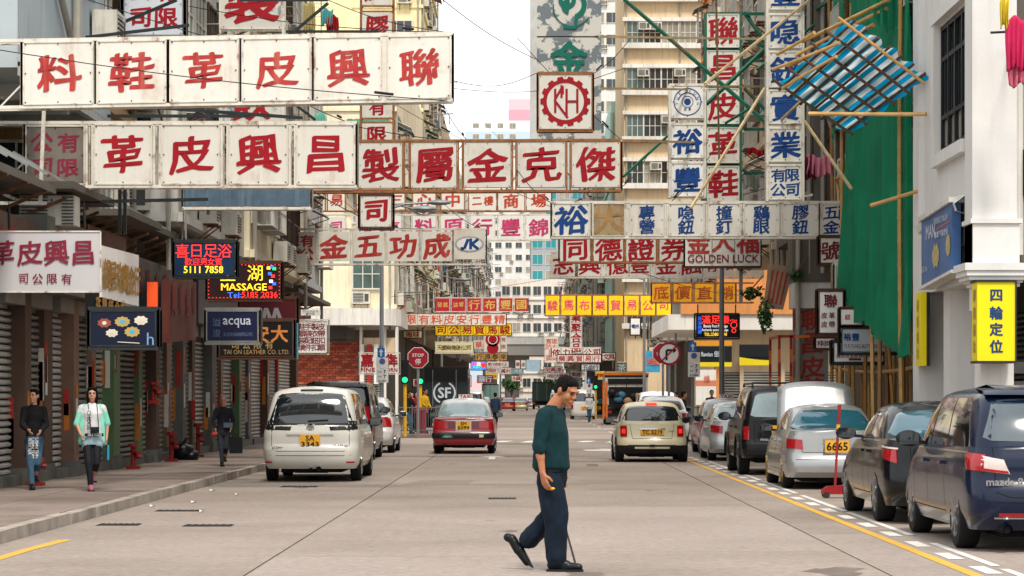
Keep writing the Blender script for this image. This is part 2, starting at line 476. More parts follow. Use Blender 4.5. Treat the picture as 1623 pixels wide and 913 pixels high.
def cage(par, loc, rz, s=1):
    o = link('window_cage', CAGE, par); o.location = Vector(loc) - BASE.get(par.name, Vector()); o.rotation_euler.z = rz; o.scale = (s,) * 3
GARM = []
rnd = random.Random(8)
for i, c in enumerate(('b8334a', '3a5f86', 'd9d2c4', '7a8a5a', '4a3a52', 'c98aa0', '2c3a44', '6fb7b2')):
    vs, fs = cloth(.45, .7, 2, .04, 8, 5, i)
    b = MB(); b.add(vs, fs, M('cloth_' + str(i), c, .9, var=.1)); GARM.append(b.mesh('piece'))
def rack(par, loc, rz, rn):
    """a clothes pole pushed out of the wall, the washing on it"""
    if rn.random() > .75: return
    o = bpy.data.objects.new('clothes_rack', None)
    b = MB(); b.tube((0, 0, 0), (0, -1.6, .1), .018, m_steel, 5); b.tube((-.5, 0, 0), (-.5, -1.6, .1), .018, m_steel, 5); b.tube((-.7, -1.5, .1), (.2, -1.5, .1), .015, m_steel, 5)
    for k in range(4):
        g = rn.randrange(8); vs, fs = cloth(rn.uniform(.35, .6), rn.uniform(.5, .9), 2, .04, 7, 5, g)
        m = MATS['cloth_' + str(g)]; yy = -.35 - k * .33
        b.add([(-.25 + x, yy + y_ * .8, z + .05) for x, y_, z in vs], fs, m)
    me = b.mesh('piece'); o = link('clothes_rack', me, par); o.location = Vector(loc) - BASE.get(par.name, Vector()); o.rotation_euler.z = rz

def building(name, label, x, sgn, y0, y1, z0, z1, m, depth=9, sh=3.0, proj=0, zp=5.0, street=True, near=True, dens=1., seed=1, wm=None, gms=None, parapet=True, nearx=None, shop=True, step=2.3, bands=None):
    """x: the facade line at street level; sgn -1 left, +1 right; proj: how far the upper storeys stand out over the pavement from height zp"""
    rn = random.Random(seed)
    rz = -PI / 2 if sgn > 0 else PI / 2      # windows look towards the street
    xo = x - sgn * proj
    t = thing(name, label, 'building', (x + sgn * 2, y0, .12))
    b = MB()
    a, c = sorted((xo, x + sgn * depth))
    if proj > 0:
        b.box(a, c, y0, y1, max(zp, z0), z1, m)
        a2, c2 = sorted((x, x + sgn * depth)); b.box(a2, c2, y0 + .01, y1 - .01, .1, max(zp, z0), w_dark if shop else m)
    else: b.box(a, c, y0, y1, z0, z1, m)
    b.build('wall', t)
    gms = gms or [m_glassd, m_glassg, m_glassc, m_glassd]
    zs = (zp if proj > 0 else z0 + 4)
    nst = int((z1 - zs - .4) / sh)
    fx = xo - sgn * .003
    # floor bands
    for k in range(nst + 1):
        z = zs + k * sh
        b = MB(); p, q = sorted((fx, fx - sgn * .12)); b.box(p, q, y0, y1, z + .02, z + .22, bands or m); b.build('floor_band', t)
    if parapet:
        b = MB(); b.box(a + .05, c, y0 + .05, y1 - .05, z1, z1 + .8, m); b.build('parapet', t)
        for k in range(2):
            yy = rn.uniform(y0 + 1, y1 - 2); xx = x + sgn * rn.uniform(1.5, 4)
            b = MB(); b.box(xx, xx + 1.6, yy, yy + 1.5, z1 + .8, z1 + 2.4, w_grey); b.build('roof_hut', t)
        b = MB()
        for k in range(2):
            yy = rn.uniform(y0 + 1, y1 - 1); xx = x + sgn * 1.2
            b.tube((xx, yy, z1), (xx, yy, z1 + 3), .03, m_steel)
            for q in range(5): b.tube((xx - .5 + .05 * q, yy, z1 + 2 + .2 * q), (xx + .5 - .05 * q, yy, z1 + 2 + .2 * q), .015, m_steel, 4)
        b.build('aerial', t)
    if street:
        y = y0 + 1.2
        while y < y1 - .8:
            for k in range(nst):
                z = zs + k * sh + .95
                if z + 1.5 > z1: continue
                ww = rn.choice((1.4, 1.7)); window(t, (fx, y, z), rz, ww, 1.35, 3, 2, wm or rn.choice((m_fw, m_fw, m_fb)), rn.choice(gms))
                r = rn.random()
                if r < .42 * dens: ac(t, (fx, y + rn.uniform(-.4, .4), z - .75), rz)
                elif r < .6 * dens: cage(t, (fx, y, z - .1), rz)
                elif r < .78 * dens and y0 > 99: rack(t, (fx, y, z - .1), rz, rn)
                if rn.random() < .4 * dens: awning(t, (fx, y, z + 1.35), rz, rn.randrange(5))
            y += step
        for yy in (y0 + .25, y1 - .4):
            b = MB(); b.tube((fx - sgn * .1, yy, zs - 1), (fx - sgn * .1, yy, z1), .06, m_pipe); b.build('drain_pipe', t)
    if near:
        xa = nearx if nearx is not None else 3.5
        n = max(1, int(xa / 2.1))
        for i in range(n):
            xx = xo + sgn * (1.2 + i * 2.1)
            for k in range(nst):
                z = zs + k * sh + .95
                if z + 1.5 > z1: continue
                if rn.random() < .85: window(t, (xx, y0 - .003, z), 0, 1.3, 1.3, 3, 2, wm or rn.choice((m_fw, m_fb)), rn.choice(gms))
                r = rn.random()
                if r < .35 * dens: ac(t, (xx + rn.uniform(-.3, .3), y0, z - .72), 0)
                elif r < .45 * dens: cage(t, (xx, y0, z - .1), 0)
                if rn.random() < .35 * dens: awning(t, (xx, y0, z + 1.35), 0, rn.randrange(5))
        for k in range(nst + 1):
            z = zs + k * sh
            b = MB(); p, q = sorted((xo, xo + sgn * (xa + 2))); b.box(p, q, y0 - .1, y0, z + .02, z + .2, bands or m); b.build('floor_band', t)
        b = MB(); xx = xo + sgn * .18; b.tube((xx, y0 - .09, zs - 1), (xx, y0 - .09, z1), .055, m_pipe); b.build('drain_pipe', t)
    return t

def shutter(par, x, sgn, y0, y1, z0, z1, m, camface=False):
    b = MB(); n = int((z1 - z0) / .11)
    P = (lambda d, y, z: (y, x - d, z)) if camface else (lambda d, y, z: (x - sgn * d, y, z))
    for i in range(n):
        z = z0 + i * .11; q = [(0, 0), (.055, .02), (.06, .055), (.01, .085)]
        vs = [P(d, y, z + h) for d, h in q for y in (y0, y1)]
        b.add(vs, [(0, 1, 3, 2), (2, 3, 5, 4), (4, 5, 7, 6)], m)
        b.add([P(.01, y0, z + .085), P(.01, y1, z + .085), P(0, y1, z + .11), P(0, y0, z + .11)], [(0, 1, 2, 3)], m_dark)  # dark groove strip: the shade under each slat painted in as colour
    if camface: b.box(y0, y1, x + .005, x + .05, z0, z1, m)
    else:
        p, q = sorted((x + sgn * .005, x + sgn * .05)); b.box(p, q, y0, y1, z0, z1, m)
    return b.build('roller_shutter', par)

# ---- left side, near: the pale blue block whose upper floors stand out over the pavement
t = building('apartment_building', 'pale blue grey building whose upper floors overhang the left pavement', -10.4, -1, 39.9, 48, .12, 15, w_blue, proj=2.3, zp=6.75, near=False, street=False, parapet=False)
b = MB(); b.box(-8.102, -7.98, 39.9, 48, 6.62, 6.84, w_grey); b.build('edge_beam', t)
for yy in (42, 44.2, 46.4):
    b = MB(); b.box(-10.4, -8.1, yy, yy + .2, 6.5, 6.75, w_grey); b.build('soffit_rib', t)
b = MB(); b.path([(-8.0, 44.6, 6.9), (-8.0, 44.6, 11)], .08, m_pipe, 8); b.path([(-8.0, 43.0, 8.4), (-8.0, 44.6, 7.4)], .06, m_pipe, 8); b.build('drain_pipe', t)
ac(t, (-8.1, 46.9, 8.0), PI / 2, 1.2); ac(t, (-8.1, 42, 9), PI / 2)
for yy in (42.4, 46.2): window(t, (-8.103, yy, 9.0), PI / 2, 1.4, 1.3, 3, 2, m_fb, m_glassd)
# ochre building beyond it
t = building('apartment_building', 'ochre building behind the square white sign boards at the near left', -8.35, -1, 48.02, 53, .12, 15, w_och, proj=0, sh=3, seed=2, near=True, nearx=.3, dens=.9, step=2.2)
t2 = building('apartment_building', 'dingy white building with balconies behind the left signs', -8.3, -1, 53, 63, .12, 19, w_white, proj=.9, zp=5.2, seed=3, nearx=1, dens=1.2, step=2.1)
t3 = building('apartment_building', 'cream building with laundry and grilles behind the second left sign row', -8.3, -1, 63, 78, .12, 21, w_cream, proj=1.3, zp=5., seed=4, nearx=1.2, dens=1.2, step=2.2)
t4 = building('apartment_building', 'low grey corner building before the left side street', -8.3, -1, 78, 90, .12, 12, w_grey, proj=.8, zp=5.2, seed=5, nearx=1., dens=1, step=2.4)
# wall and metal brackets over the shops at the left (the dark truss under the signs)
OCC = t
SH = [t, t, t2, t2, t3, t3, t4]
# shops along the left pavement: pillars, shutters, name boards
m_pb = M('brown_pillar_paint', '4d3a30', .6, var=.2, streak=.3); m_pg = M('green_pillar_paint', '4f6b48', .55, var=.2, dirt=.5); m_po = M('red_brown_tile', '6a5244', .5, var=.2)
m_pgr = M('grey_pillar', '5b5a55', .7, var=.2, dirt=.5)
ps = [(34.2, m_pb), (38.3, m_pgr), (40.3, m_pb), (42.6, m_pb), (44.6, m_po), (47.2, m_po), (48.9, m_pg), (52.9, m_pg), (54.4, m_pb), (57.0, m_po), (58.6, m_pgr), (61.3, m_pb), (64, m_pgr), (67, m_po), (70, m_pg), (73.5, m_pgr), (77.5, m_pb), (82, m_pgr), (87, m_pb)]
SX = -8.36
shops = thing('shop_row', 'row of closed shops with metal roller shutters along the left pavement', 'shopfronts', (SX, 34, .12))
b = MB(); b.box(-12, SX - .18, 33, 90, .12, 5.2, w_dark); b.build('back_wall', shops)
for i, (y, m) in enumerate(ps):
    b = MB(); b.box(SX - .18, SX + (.16 if i % 2 else .3), y, y + (.5 if i % 3 else .75), .12, 3.9, m); b.build('pillar', shops)
    b = MB(); b.box(SX - .1, SX + (.2 if i % 2 else .34), y - .04, y + (.54 if i % 3 else .79), .12, .4, m_pgr); b.build('plinth', shops)
    if i + 1 < len(ps):
        y1 = ps[i + 1][0]; ya = y + (.5 if i % 3 else .75)
        if y1 - ya > .8:
            shutter(shops, SX + .02, -1, ya, y1, .3, 3.0, m_shut if i % 2 else m_shutd)
            b = MB(); b.box(SX - .1, SX + .25, ya, y1, .12, .3, m_pgr); b.build('door_step', shops)
            b = MB(); b.box(SX - .1, SX + .3, ya, y1, 3.0, 3.25, m_shutd); b.build('shutter_box', shops)
m_fa = [M('fascia_' + n, c, .5, var=.25, streak=.3, dirt=.5) for n, c in (('a', '43332a'), ('b', '5b5f58'), ('c', '5a2a24'), ('d', '2f3a3c'), ('e', '6d5a44'), ('f', '40404a'))]
for i, (a, c) in enumerate(((34, 40), (40.3, 44.4), (44.6, 48.8), (49, 54), (54.4, 58.5), (58.7, 64), (64.2, 70), (70.2, 77), (77.4, 90))):
    b = MB(); b.box(SX - .1, SX + .55 + .1 * (i % 2), a, c, 3.25, 4.3 + .15 * (i % 3), m_fa[i % 6]); b.build('name_board', shops)
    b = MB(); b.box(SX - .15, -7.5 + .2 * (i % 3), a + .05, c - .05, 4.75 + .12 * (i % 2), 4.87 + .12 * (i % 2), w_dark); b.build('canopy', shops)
    for k in range(4):
        yy = a + (c - a) * (k + .5) / 4
        b = MB(); b.beam((SX, yy, 4.4), (-7.5, yy, 4.75), .05, .05, m_rusty); b.build('bracket', shops)
        b = MB(); b.beam((SX, yy, 5.5), (-7.5, yy, 5.0), .04, .04, m_steel); b.build('bracket', shops)
gold = M('gold_letters', 'b48a3a', .35, .6, var=.2); dkred = M('dark_red_letters', '7c1f22', .6, var=.2)
# lettering on the name boards: they look across the street
for i, (a, c, s, m) in enumerate(((34.3, 39.8, '昌興皮革有限公司', dkred), (40.5, 44.2, '金古合作制品', gold), (44.8, 48.6, '銀珠金飾行', gold), (49.2, 53.8, '興隆皮革', dkred), (54.6, 58.3, '大安皮革公司', gold))):
    Fb = Fr((SX + .56 + .1 * (i % 2), a, 3.8), (0, 1, 0))
    b = MB(); n = len(s); st = (c - a) / n
    for k, ch in enumerate(s): put(b, ch, Fb, st * (k + .5), 0, .62, m, sx=.8)
    b.build('lettering', shops)
for yy, z in ((38.6, 1.0),(53.6,1.7)):
    pass
rnd = random.Random(44); m_pap = [M('paper_red', 'a03028', .7, var=.2), M('paper_white', 'c4c0b4', .7, var=.1), M('paper_orange', 'b0682c', .7, var=.2)]
for i, (y, m) in enumerate(ps):
    xx = SX + (.16 if i % 2 else .3)
    for k in range(2):
        z = rnd.uniform(.9, 2.3); h = rnd.uniform(.25, .7); yy = y + rnd.uniform(.05, .25)
        b = MB(); b.box(xx + .002, xx + .008, yy, yy + .16, z, z + h, m_pap[(i + k) % 3]); b.build('paper_strip', shops)
        b = MB(); u = SX + rnd.uniform(0, .15); b.box(u, u + .1, y - .008, y - .002, z - .3, z + h - .1, m_pap[(i + k + 1) % 3]); b.build('paper_strip', shops)
def litter(x, y, z, s):
    b = MB(); b.add([(x, y, z + .01), (x + s, y + .3 * s, z + .03), (x + .9 * s, y + 1.4 * s, z + .012), (x - .2 * s, y + s, z + .04)], [(0, 1, 2), (0, 2, 3)], m_pap[1]); tag(b.build('litter'), 'scrap of pale paper lying on the road near the left kerb', 'litter', 'paper scraps by the left kerb')
for x, y, s in ((-4.9, 36.5, .07), (-4.4, 33.6, .06), (-5.2, 41, .08), (-4.6, 39.4, .05), (-5.3, 35.2, .06)): litter(x, y, 0, s)
def standpipe(x, y, z, lab, s=1):
    t = thing('fire_inlet', lab, 'fire inlet', (x, y, z)); m = M('fire_red', '7a1a18', .5, var=.15, dirt=.4)
    s *= .8; b = MB(); b.tube((x, y, z), (x, y, z + .55 * s), .05, m, 10); b.tube((x, y, z + .55 * s), (x, y, z + .62 * s), .1, m, 10); b.box(x - .13, x + .13, y - .1, y + .1, z, z + .06, m); b.build('riser', t)
    b = MB(); b.tube((x, y, z + .4 * s), (x + .12, y - .14, z + .4 * s), .05, m, 8); b.build('outlet', t)
    b = MB(); b.tube((x, y, z + .3 * s), (x + .15, y + .05, z + .3 * s), .04, m, 8); b.build('outlet', t)
standpipe(-7.85, 40.1, .127, 'red fire inlet on the pavement in front of the leftmost brown pillar', 1.3)
standpipe(-7.75, 49.3, .127, 'small red fire inlet at the foot of the green pillar')
standpipe(-7.8, 54.9, .127, 'red fire inlet left of the black rubbish bag', 1.3)
standpipe(-7.75, 58.9, .127, 'tall red fire inlet right of the black rubbish bag', 1.6)
standpipe(-7.85, 52.6, 1.4, 'red fire box fixed high beside the green pillar', .9)

# ---- left side beyond the side street
i_sign = M('strip_red', '9a2c2c', .6, var=.1)
t5 = building('apartment_building', 'cream corner building with overhanging upper floors beyond the left side street', -8.4, -1, 115, 146, .12, 17, w_cream, proj=2.2, zp=5.52, seed=6, nearx=3.4, dens=.9, wm=m_fw)
# its front wall at street level with the curved canopy, the red bricks and the shop
b = MB()
pts = [(-13, 113.2), (-7.2, 113.2), (-6.5, 113.5), (-6.05, 114.2), (-5.9, 115.2), (-5.9, 122), (-13, 122)]
F0 = None
b.add([(x, y, 4.75) for x, y in pts] + [(x, y, 5.5) for x, y in pts], [tuple(range(6, -1, -1)), tuple(range(7, 14))] + [(i, (i + 1) % 7, 7 + (i + 1) % 7, 7 + i) for i in range(7)], w_white)
b.build('canopy', t5)
m_brick = [M('red_brick_' + str(i), c, .85, var=.15, scale=5, bump=.2) for i, c in enumerate(('9a4a36', '8a4030', 'a65840', '7c3a2c'))]
m_mort = M('mortar', '8d7466', .9)
wbk = thing('brick_wall', 'red brick wall with pale mortar beneath the cream canopy on the left corner', 'brick wall', (-9.6, 114.8, .12))
b = MB(); b.box(-11.2, -7.75, 114.86, 115.0, .12, 4.05, m_mort); b.build('mortar_bed', wbk)
BR = [proto(lambda b, m=m: b.box(-.135, .135, -.05, .05, -.052, .052, m)) for m in m_brick]
rn = random.Random(9)
for r_ in range(16):
    for c_ in range(12):
        o = link('brick', BR[rn.randrange(4)], wbk)
        o.location = Vector((-11.0 + c_ * .288 + (.144 if r_ % 2 else 0), 114.83, 2.15 + r_ * .12)) - BASE[wbk.name]
b = MB(); b.box(-11.2, -7.8, 114.7, 114.86, .12, 2.05, w_dark); b.build('stall_riser', wbk)
t6 = building('apartment_building', 'tall pale yellow building whose edge meets the sky on the left', -8.4, -1, 146, 170, .12, 40, w_yel, proj=2.1, zp=6, seed=7, nearx=2, dens=.9, step=2.8)
t7 = building('apartment_building', 'weathered beige building covered in air conditioners beyond the pale yellow one', -8.3, -1, 170, 214, .12, 20.5, w_tan, proj=2.2, zp=5.5, seed=8, nearx=3, dens=1.2, step=3.4)
t8 = building('apartment_building', 'pale building with many awnings farther along on the left', -8.2, -1, 214, 262, .12, 20, w_white, proj=2.2, zp=5.5, seed=10, nearx=3, dens=1.2, step=4)
t9 = building('apartment_building', 'pinkish building before the flyover on the left', -8.2, -1, 262, 340, .12, 23, w_pink, proj=2.6, zp=6, seed=11, nearx=3, dens=1.1, step=5)
for a, c, m in ((-7.6, -6.7, m_shut), (-10.9, -9.6, m_shut)):
    shutter(t5, 114.6, 1, a, c, .12, 2.9 if a > -8 else 2.0, m, True)
for xx in (-7.72, -6.64, -6.1): b = MB(); b.box(xx, xx + .12, 114.3, 114.9, .12, 4.7, w_white); b.build('pillar', t5)
b = MB(); b.box(-7.55, -6.05, 114.4, 114.9, 3.0, 4.2, w_tan); b.build('name_board', t5)
for k in range(3): b = MB(); b.box(-7.7 + k * .32, -7.5 + k * .32, 114.1, 114.35, 2.1, 3.9, [w_white, i_sign, w_white][k]); b.build('banner_strip', t5)
b = MB()
for k in range(12): b.box(-9.1, -7.9, 114.2, 114.25, 4.15 + k * .045, 4.17 + k * .045, m_grille)
b.build('louvre', t5)
# ---- right side
t10 = building('apartment_building', 'grimy building with painted pillar and green steel frames on the right', 9.6, 1, 58.5, 66.5, .12, 22, w_dark, proj=3., zp=5.4, seed=12, nearx=4, dens=1.1, depth=8, sh=3)
t11 = building('apartment_building', 'stained beige building with cluttered balconies at the right junction', 9.6, 1, 66.5, 77, .12, 24, w_beige, proj=3.1, zp=5.4, seed=13, nearx=1, dens=1.25, depth=8, step=2.1)
t12 = building('shop_building', 'low beige shop building with flat white canopy at the right junction', 7.3, 1, 100, 112, .12, 5.6, w_tan, proj=0, seed=14, near=False, street=False, parapet=False, depth=12)
b = MB(); b.box(5.4, 18, 98.6, 112, 4.15, 4.75, w_white); b.build('canopy', t12)
b = MB(); b.box(7.4, 16, 98.9, 100, 5.6, 6.9, w_orange); b.build('parapet', t12)
b = MB(); b.box(5.9, 12, 98.5, 98.9, 4.75, 5.75, w_orange); b.build('parapet', t12)
for a, c, m in ((7.5, 8.3, m_shutd), (8.45, 9.9, m_shut), (10.1, 12.3, m_shut)):
    shutter(t12, 99.97, 1, a, c, .3, 2.5, m, True)
for xx, w_ in ((7.35, w_orange), (8.3, w_tan), (9.93, w_tan)): b = MB(); b.box(xx, xx + .15, 99.8, 100, .12, 2.9, w_); b.build('pillar', t12)
t13 = building('apartment_building', 'orange walled tall building behind the upright red and green sign', 9.2, 1, 118, 134, .12, 40, w_orange, proj=0, seed=15, nearx=5, dens=1.1, depth=10)
t14 = building('apartment_building', 'white building with dark shop awnings beyond the low right shops', 8.2, 1, 134, 152, .12, 10, w_white, proj=1, zp=4.5, seed=16, nearx=4, dens=.9, depth=10)
# beige block with long ribbon windows
t15 = thing('apartment_building', 'beige and white block with long ribbon windows on the right', 'building', (8, 165, .12))
b = MB(); b.box(6.15, 16, 165, 182, .12, 42, w_beige); b.build('wall', t15)
k = 0; z = 6.2; rn = random.Random(21)
while z < 38:
    b = MB(); b.box(6.0, 12, 164.5, 165, z - .25, z + .1, w_white); b.build('floor_band', t15)
    b = MB(); b.box(6.05, 12, 164.75, 165, z + 1.55, z + 1.8, w_white); b.build('floor_band', t15)
    for i in range(5): window(t15, (6.85 + i * 1.15, 164.96, z + .12), 0, 1.06, 1.4, 3, 2, m_fw, rn.choice((m_glassd, m_glassg, m_glassc)))
    for i in range(2):
        ac(t15, (7 + rn.uniform(0, 3), 164.8, z + .95), 0, .9)
    z += 3.05
for xx in (6.3, 9.8): 
    b = MB(); b.tube((xx, 164.9, 4), (xx, 164.9, 42), .06, m_pipe); b.build('drain_pipe', t15)
t16 = building('apartment_building', 'pale teal strip of a building next to the ribbon windows', 7.4, 1, 182, 196, .12, 22, w_teal, proj=1.6, zp=4.5, seed=18, street=False, nearx=1, dens=.2, depth=8)
t17 = building('apartment_building', 'cluttered building with hanging washing past the pale teal one', 7.4, 1, 196, 250, .12, 21, w_grey, proj=2.4, zp=5, seed=19, nearx=2, dens=1.3, depth=8, step=3.6)
t18 = building('apartment_building', 'light brown building by the flyover on the right', 7.4, 1, 250, 330, .12, 19, w_tan, proj=2.6, zp=5, seed=20, nearx=3, dens=1.1, depth=8, step=5)
# ---- far: towers closing the street
def tower(name, label, x0, x1, Y, z1, m, cols, sh, gm, D=25, ww=1.6, wh=1.3, z0w=4, fm=None, ac_p=.25, seed=1, bandm=None):
    rn = random.Random(seed); t = thing(name, label, 'building', ((x0 + x1) / 2, Y, 0))
    b = MB(); b.box(x0, x1, Y, Y + D, -.1, z1, m); b.build('wall', t)
    z = z0w
    while z + wh < z1 - .5:
        if bandm: b = MB(); b.box(x0 - .15, x1 + .15, Y - .25, Y, z - .75, z - .4, bandm); b.build('floor_band', t)
        for i in range(cols):
            xx = x0 + (x1 - x0) * (i + .5) / cols
            window(t, (xx, Y - .01, z), 0, ww, wh, 2, 1, fm or m_fw, gm if rn.random() < .8 else m_glassc)
            if rn.random() < ac_p: ac(t, (xx + ww * .5, Y, z - .6), 0, 1.1)
        z += sh
    return t
tower('office_tower', 'tall light grey tower rising behind the round red gear sign', 0, 12.8, 440, 90, w_grey, 0, 3.4, m_glassg, D=40)
tower('residential_tower', 'tall white tower with rows of small windows right of the peeling board', 8.0, 13.5, 330, 62, w_tower, 3, 2.9, m_glassd, D=20, ww=1.5)
tower('residential_block', 'pale tower block with dark windows in the far centre', -11.5, 6.0, 620, 60, w_tower, 7, 3.0, m_glassd, D=30, ww=1.5, wh=1.3, z0w=26, seed=4)
tower('office_tower', 'grey tower with teal windows in the far centre', .15, 9.0, 418, 38.5, M('tower_grey_cladding', '8e9499', .6, var=.06), 4, 2.7, M('teal_glass', '2e7f86', .2, var=.1), D=18, ww=1.7, wh=1.6, z0w=18, ac_p=0)
tower('apartment_building', 'pinkish white block with projecting floors above the flyover', -4.6, 8.5, 398, 20, w_pink, 8, 2.9, m_glassd, D=20, ww=1.2, wh=1.35, z0w=3, seed=6, bandm=w_white, ac_p=.5)
t = thing('residential_tower', 'far tower striped pink, white and pale blue against the sky', 'building', (-8, 700, 0))
m_st = [M('stripe_pink', 'd99aa8', .8, var=.04), M('stripe_white', 'd6d2d0', .8, var=.04), M('stripe_blue', 'b4c6d0', .8, var=.04), M('stripe_pale_pink', 'd8b6bc', .8, var=.04)]
for k in range(28):
    b = MB(); x0 = -18 if k < 25 else -6; b.box(x0, 3, 700, 725, k * 3., k * 3. + 3., m_st[(k * 3 + k // 4) % 4]); b.build('storey', t)
for k in range(9, 26):
    for i in range(4): window(t, (-15 + i * 3.4, 699.98, k * 3. + .9), 0, 1.6, 1.3, 2, 1, m_fw, m_glassc)
# flyover
fl = thing('flyover', 'grey concrete flyover crossing the far end of the street', 'bridge', (0, 372, 0)); m_fl = wall('flyover_concrete', '7d7c78', streak=.4)
b = MB(); b.box(-40, 40, 372, 384, 7.6, 9.2, m_fl); b.build('deck', fl)
b = MB(); b.box(-40, 40, 371.8, 372, 9.2, 10.2, w_grey); b.build('parapet', fl)
for x in (-6.0, -2.7, 6.5, 13):
    b = MB(); b.tube((x, 378, -.1), (x, 378, 7.6), 1.1, m_fl, 14); b.build('column', fl)
    b = MB(); b.box(x - 2.6, x + 2.6, 376, 380, 7.0, 7.6, m_fl); b.build('pier_cap', fl)
# far greenery under the flyover
def leafball(mb, c, r, n, ms, s=.14, rn=random):
    for i in range(n):
        v = Vector((rn.gauss(0, 1), rn.gauss(0, 1), rn.gauss(0, 1))).normalized() * (rn.random() ** .4)
        p = Vector(c) + Vector((v.x * r[0], v.y * r[1], v.z * r[2])) * (1 + .25 * math.sin(v.x * 7 + v.z * 5))
        a = Vector((rn.gauss(0, 1), rn.gauss(0, 1), rn.gauss(0, 1))).normalized(); q = a.orthogonal().normalized(); w = a.cross(q)
        mb.add([p - q * s, p - w * s * .5, p + q * s, p + w * s * .5], [(0, 1, 2, 3)], rn.choice(ms))
m_leaf = [M('leaf_dark', '22381f', .7, var=.2), M('leaf_mid', '35522e', .7, var=.2), M('leaf_light', '50703c', .7, var=.2)]
rn = random.Random(2)
for i, (x, y, s, lab) in enumerate(((-2.6, 352, 1.3, 'small green tree under the flyover, left of its round column'), (2.6, 356, 1.3, 'small green tree under the flyover near the dark lorry'), (5.4, 350, 1.8, 'bushy green tree at the far end by the right kerb'))):
    t = thing('tree', lab, 'tree', (x, y, .1))
    b = MB(); b.tube((x, y, .1), (x, y, 2.4), .16, m_rusty, 6, .08)
    for k in range(4): b.tube((x, y, 1.6 + .2 * k), (x + rn.uniform(-1, 1), y + rn.uniform(-1, 1), 3 + .3 * k), .06, m_rusty, 5, .02)
    b.build('trunk', t)
    b = MB(); leafball(b, (x, y, 3.2), (s, s, s * .75), 700, m_leaf, .22, rn); o = b.build('crown', t)
# ------------------------------------------------------------------ the white arcade building, near right
wb = thing('arcade_building', 'freshly painted white corner building with columns and a black steel window', 'building', (8, 38, .12))
b = MB(); X0 = 6.72
# street side wall around the tall window (y 39.1..41.9, z 5.25..8.2)
b.box(X0, X0 + .35, 38.62, 38.72, 4.4, 12, w_wht2); b.box(X0, X0 + .35, 41.42, 43.6, 3.9, 12, w_wht2)
b.box(X0, X0 + .35, 38.72, 41.42, 3.9, 5.52, w_wht2); b.box(X0, X0 + .35, 38.72, 41.42, 7.6, 12, w_wht2)
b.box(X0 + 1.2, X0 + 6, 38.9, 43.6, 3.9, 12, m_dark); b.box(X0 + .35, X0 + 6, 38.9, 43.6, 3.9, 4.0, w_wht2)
b.build('wall', wb)
b = MB(); b.box(X0 - .12, X0 + .02, 38.68, 41.6, 5.3, 5.5, w_wht2); b.build('window_sill', wb)
b = MB(); b.box(X0 - .1, X0 - .003, 41.43, 41.6, 5.5, 7.8, w_wht2); b.box(X0 - .12, X0 - .003, 38.68, 41.65, 7.64, 7.8, w_wht2); b.build('window_surround', wb)
m_blk = M('black_steel_window', '1f2226', .45, .3, var=.2)
b = MB(); xw = X0 + .02
for y in (38.76, 39.42, 40.07, 40.72, 41.38): b.box(xw, xw + .05, y - .035, y + .035, 5.53, 7.6, m_blk)
for z in (5.57, 6.1, 7.05, 7.56): b.box(xw + .003, xw + .053, 38.74, 41.4, z - .035, z + .035, m_blk)
for y in (39.09, 39.75, 40.4, 41.05): b.box(xw + .01, xw + .04, y - .015, y + .015, 6.1, 7.05, m_blk)
b.build('window_frame', wb)
for i, (a, c) in enumerate(((38.8, 39.38), (39.46, 40.03), (40.11, 40.68), (40.76, 41.34))):
    for z0, z1, g in ((5.6, 6.07, m_glassc), (6.13, 7.02, m_glassd if i % 2 else m_glassc), (7.08, 7.53, m_glassd)):
        b = MB(); b.box(xw + .06, xw + .065, a, c, z0, z1, g); b.build('pane', wb)
# near pilaster and the corner column with capital
b = MB(); b.box(6.66, 7.33, 38.0, 38.66, 3.55, 12, w_wht2); b.build('pilaster', wb)
b = MB(); b.box(6.8, 7.3, 38.08, 38.6, .12, 2.9, w_wht2); b.build('column', wb)
def steps(name, x0, x1, y0, y1, lst, m=w_wht2):
    b = MB()
    for z0, z1, e in lst: b.box(x0 - e, x1 + e, y0 - e, y1 + e, z0, z1, m)
    return b.build(name, wb)
steps('capital', 6.75, 7.31, 38.03, 38.63, [(2.85, 3.2, .02), (3.2, 3.26, .06), (3.26, 3.3, .1), (3.3, 3.36, .16), (3.36, 3.44, .2), (3.44, 3.55, .23)])
steps('pilaster_block', 6.72, 7.3, 38.0, 38.6, [(3.55, 4.15, .06), (4.15, 4.22, .1)])
b = MB(); b.box(6.85, 7.35, 41.2, 41.8, .12, 3.6, w_wht2); b.build('column', wb)
b = MB(); b.box(6.62, 7.3, 43.0, 43.62, .12, 12, w_wht2); b.build('pilaster', wb)
# curved hood between the column and the wall
b = MB(); n = 10; vs = []
for i in range(n + 1):
    t_ = i / n; y = 38.7 + 3.9 * t_; z = 4.33 + .12 * math.sin(t_ * PI) - .1 * t_
    for (dx, dz) in ((0, 0), (-.22, .06), (-.26, .18), (-.1, .3), (.1, .34)): vs.append((X0 + .05 + dx, y, z + dz))
fs = []
for i in range(n):
    for j in range(4): fs.append((i * 5 + j, i * 5 + j + 1, i * 5 + 6 + j, i * 5 + 5 + j))
b.add(vs, fs, w_wht2); b.build('cornice', wb, smooth=True)
b = MB(); b.box(X0 + .03, X0 + .33, 38.66, 43.6, 3.3, 3.9, w_wht2); b.build('beam', wb)
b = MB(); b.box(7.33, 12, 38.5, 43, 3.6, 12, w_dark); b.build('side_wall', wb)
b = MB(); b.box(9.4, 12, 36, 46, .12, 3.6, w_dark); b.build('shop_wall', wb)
b = MB()
for z in (.7, 1.0, 1.3, 1.6, 1.9): b.box(7.4, 9.4, 38.9, 38.98, z, z + .18, m_grille)
b.build('grille', wb)
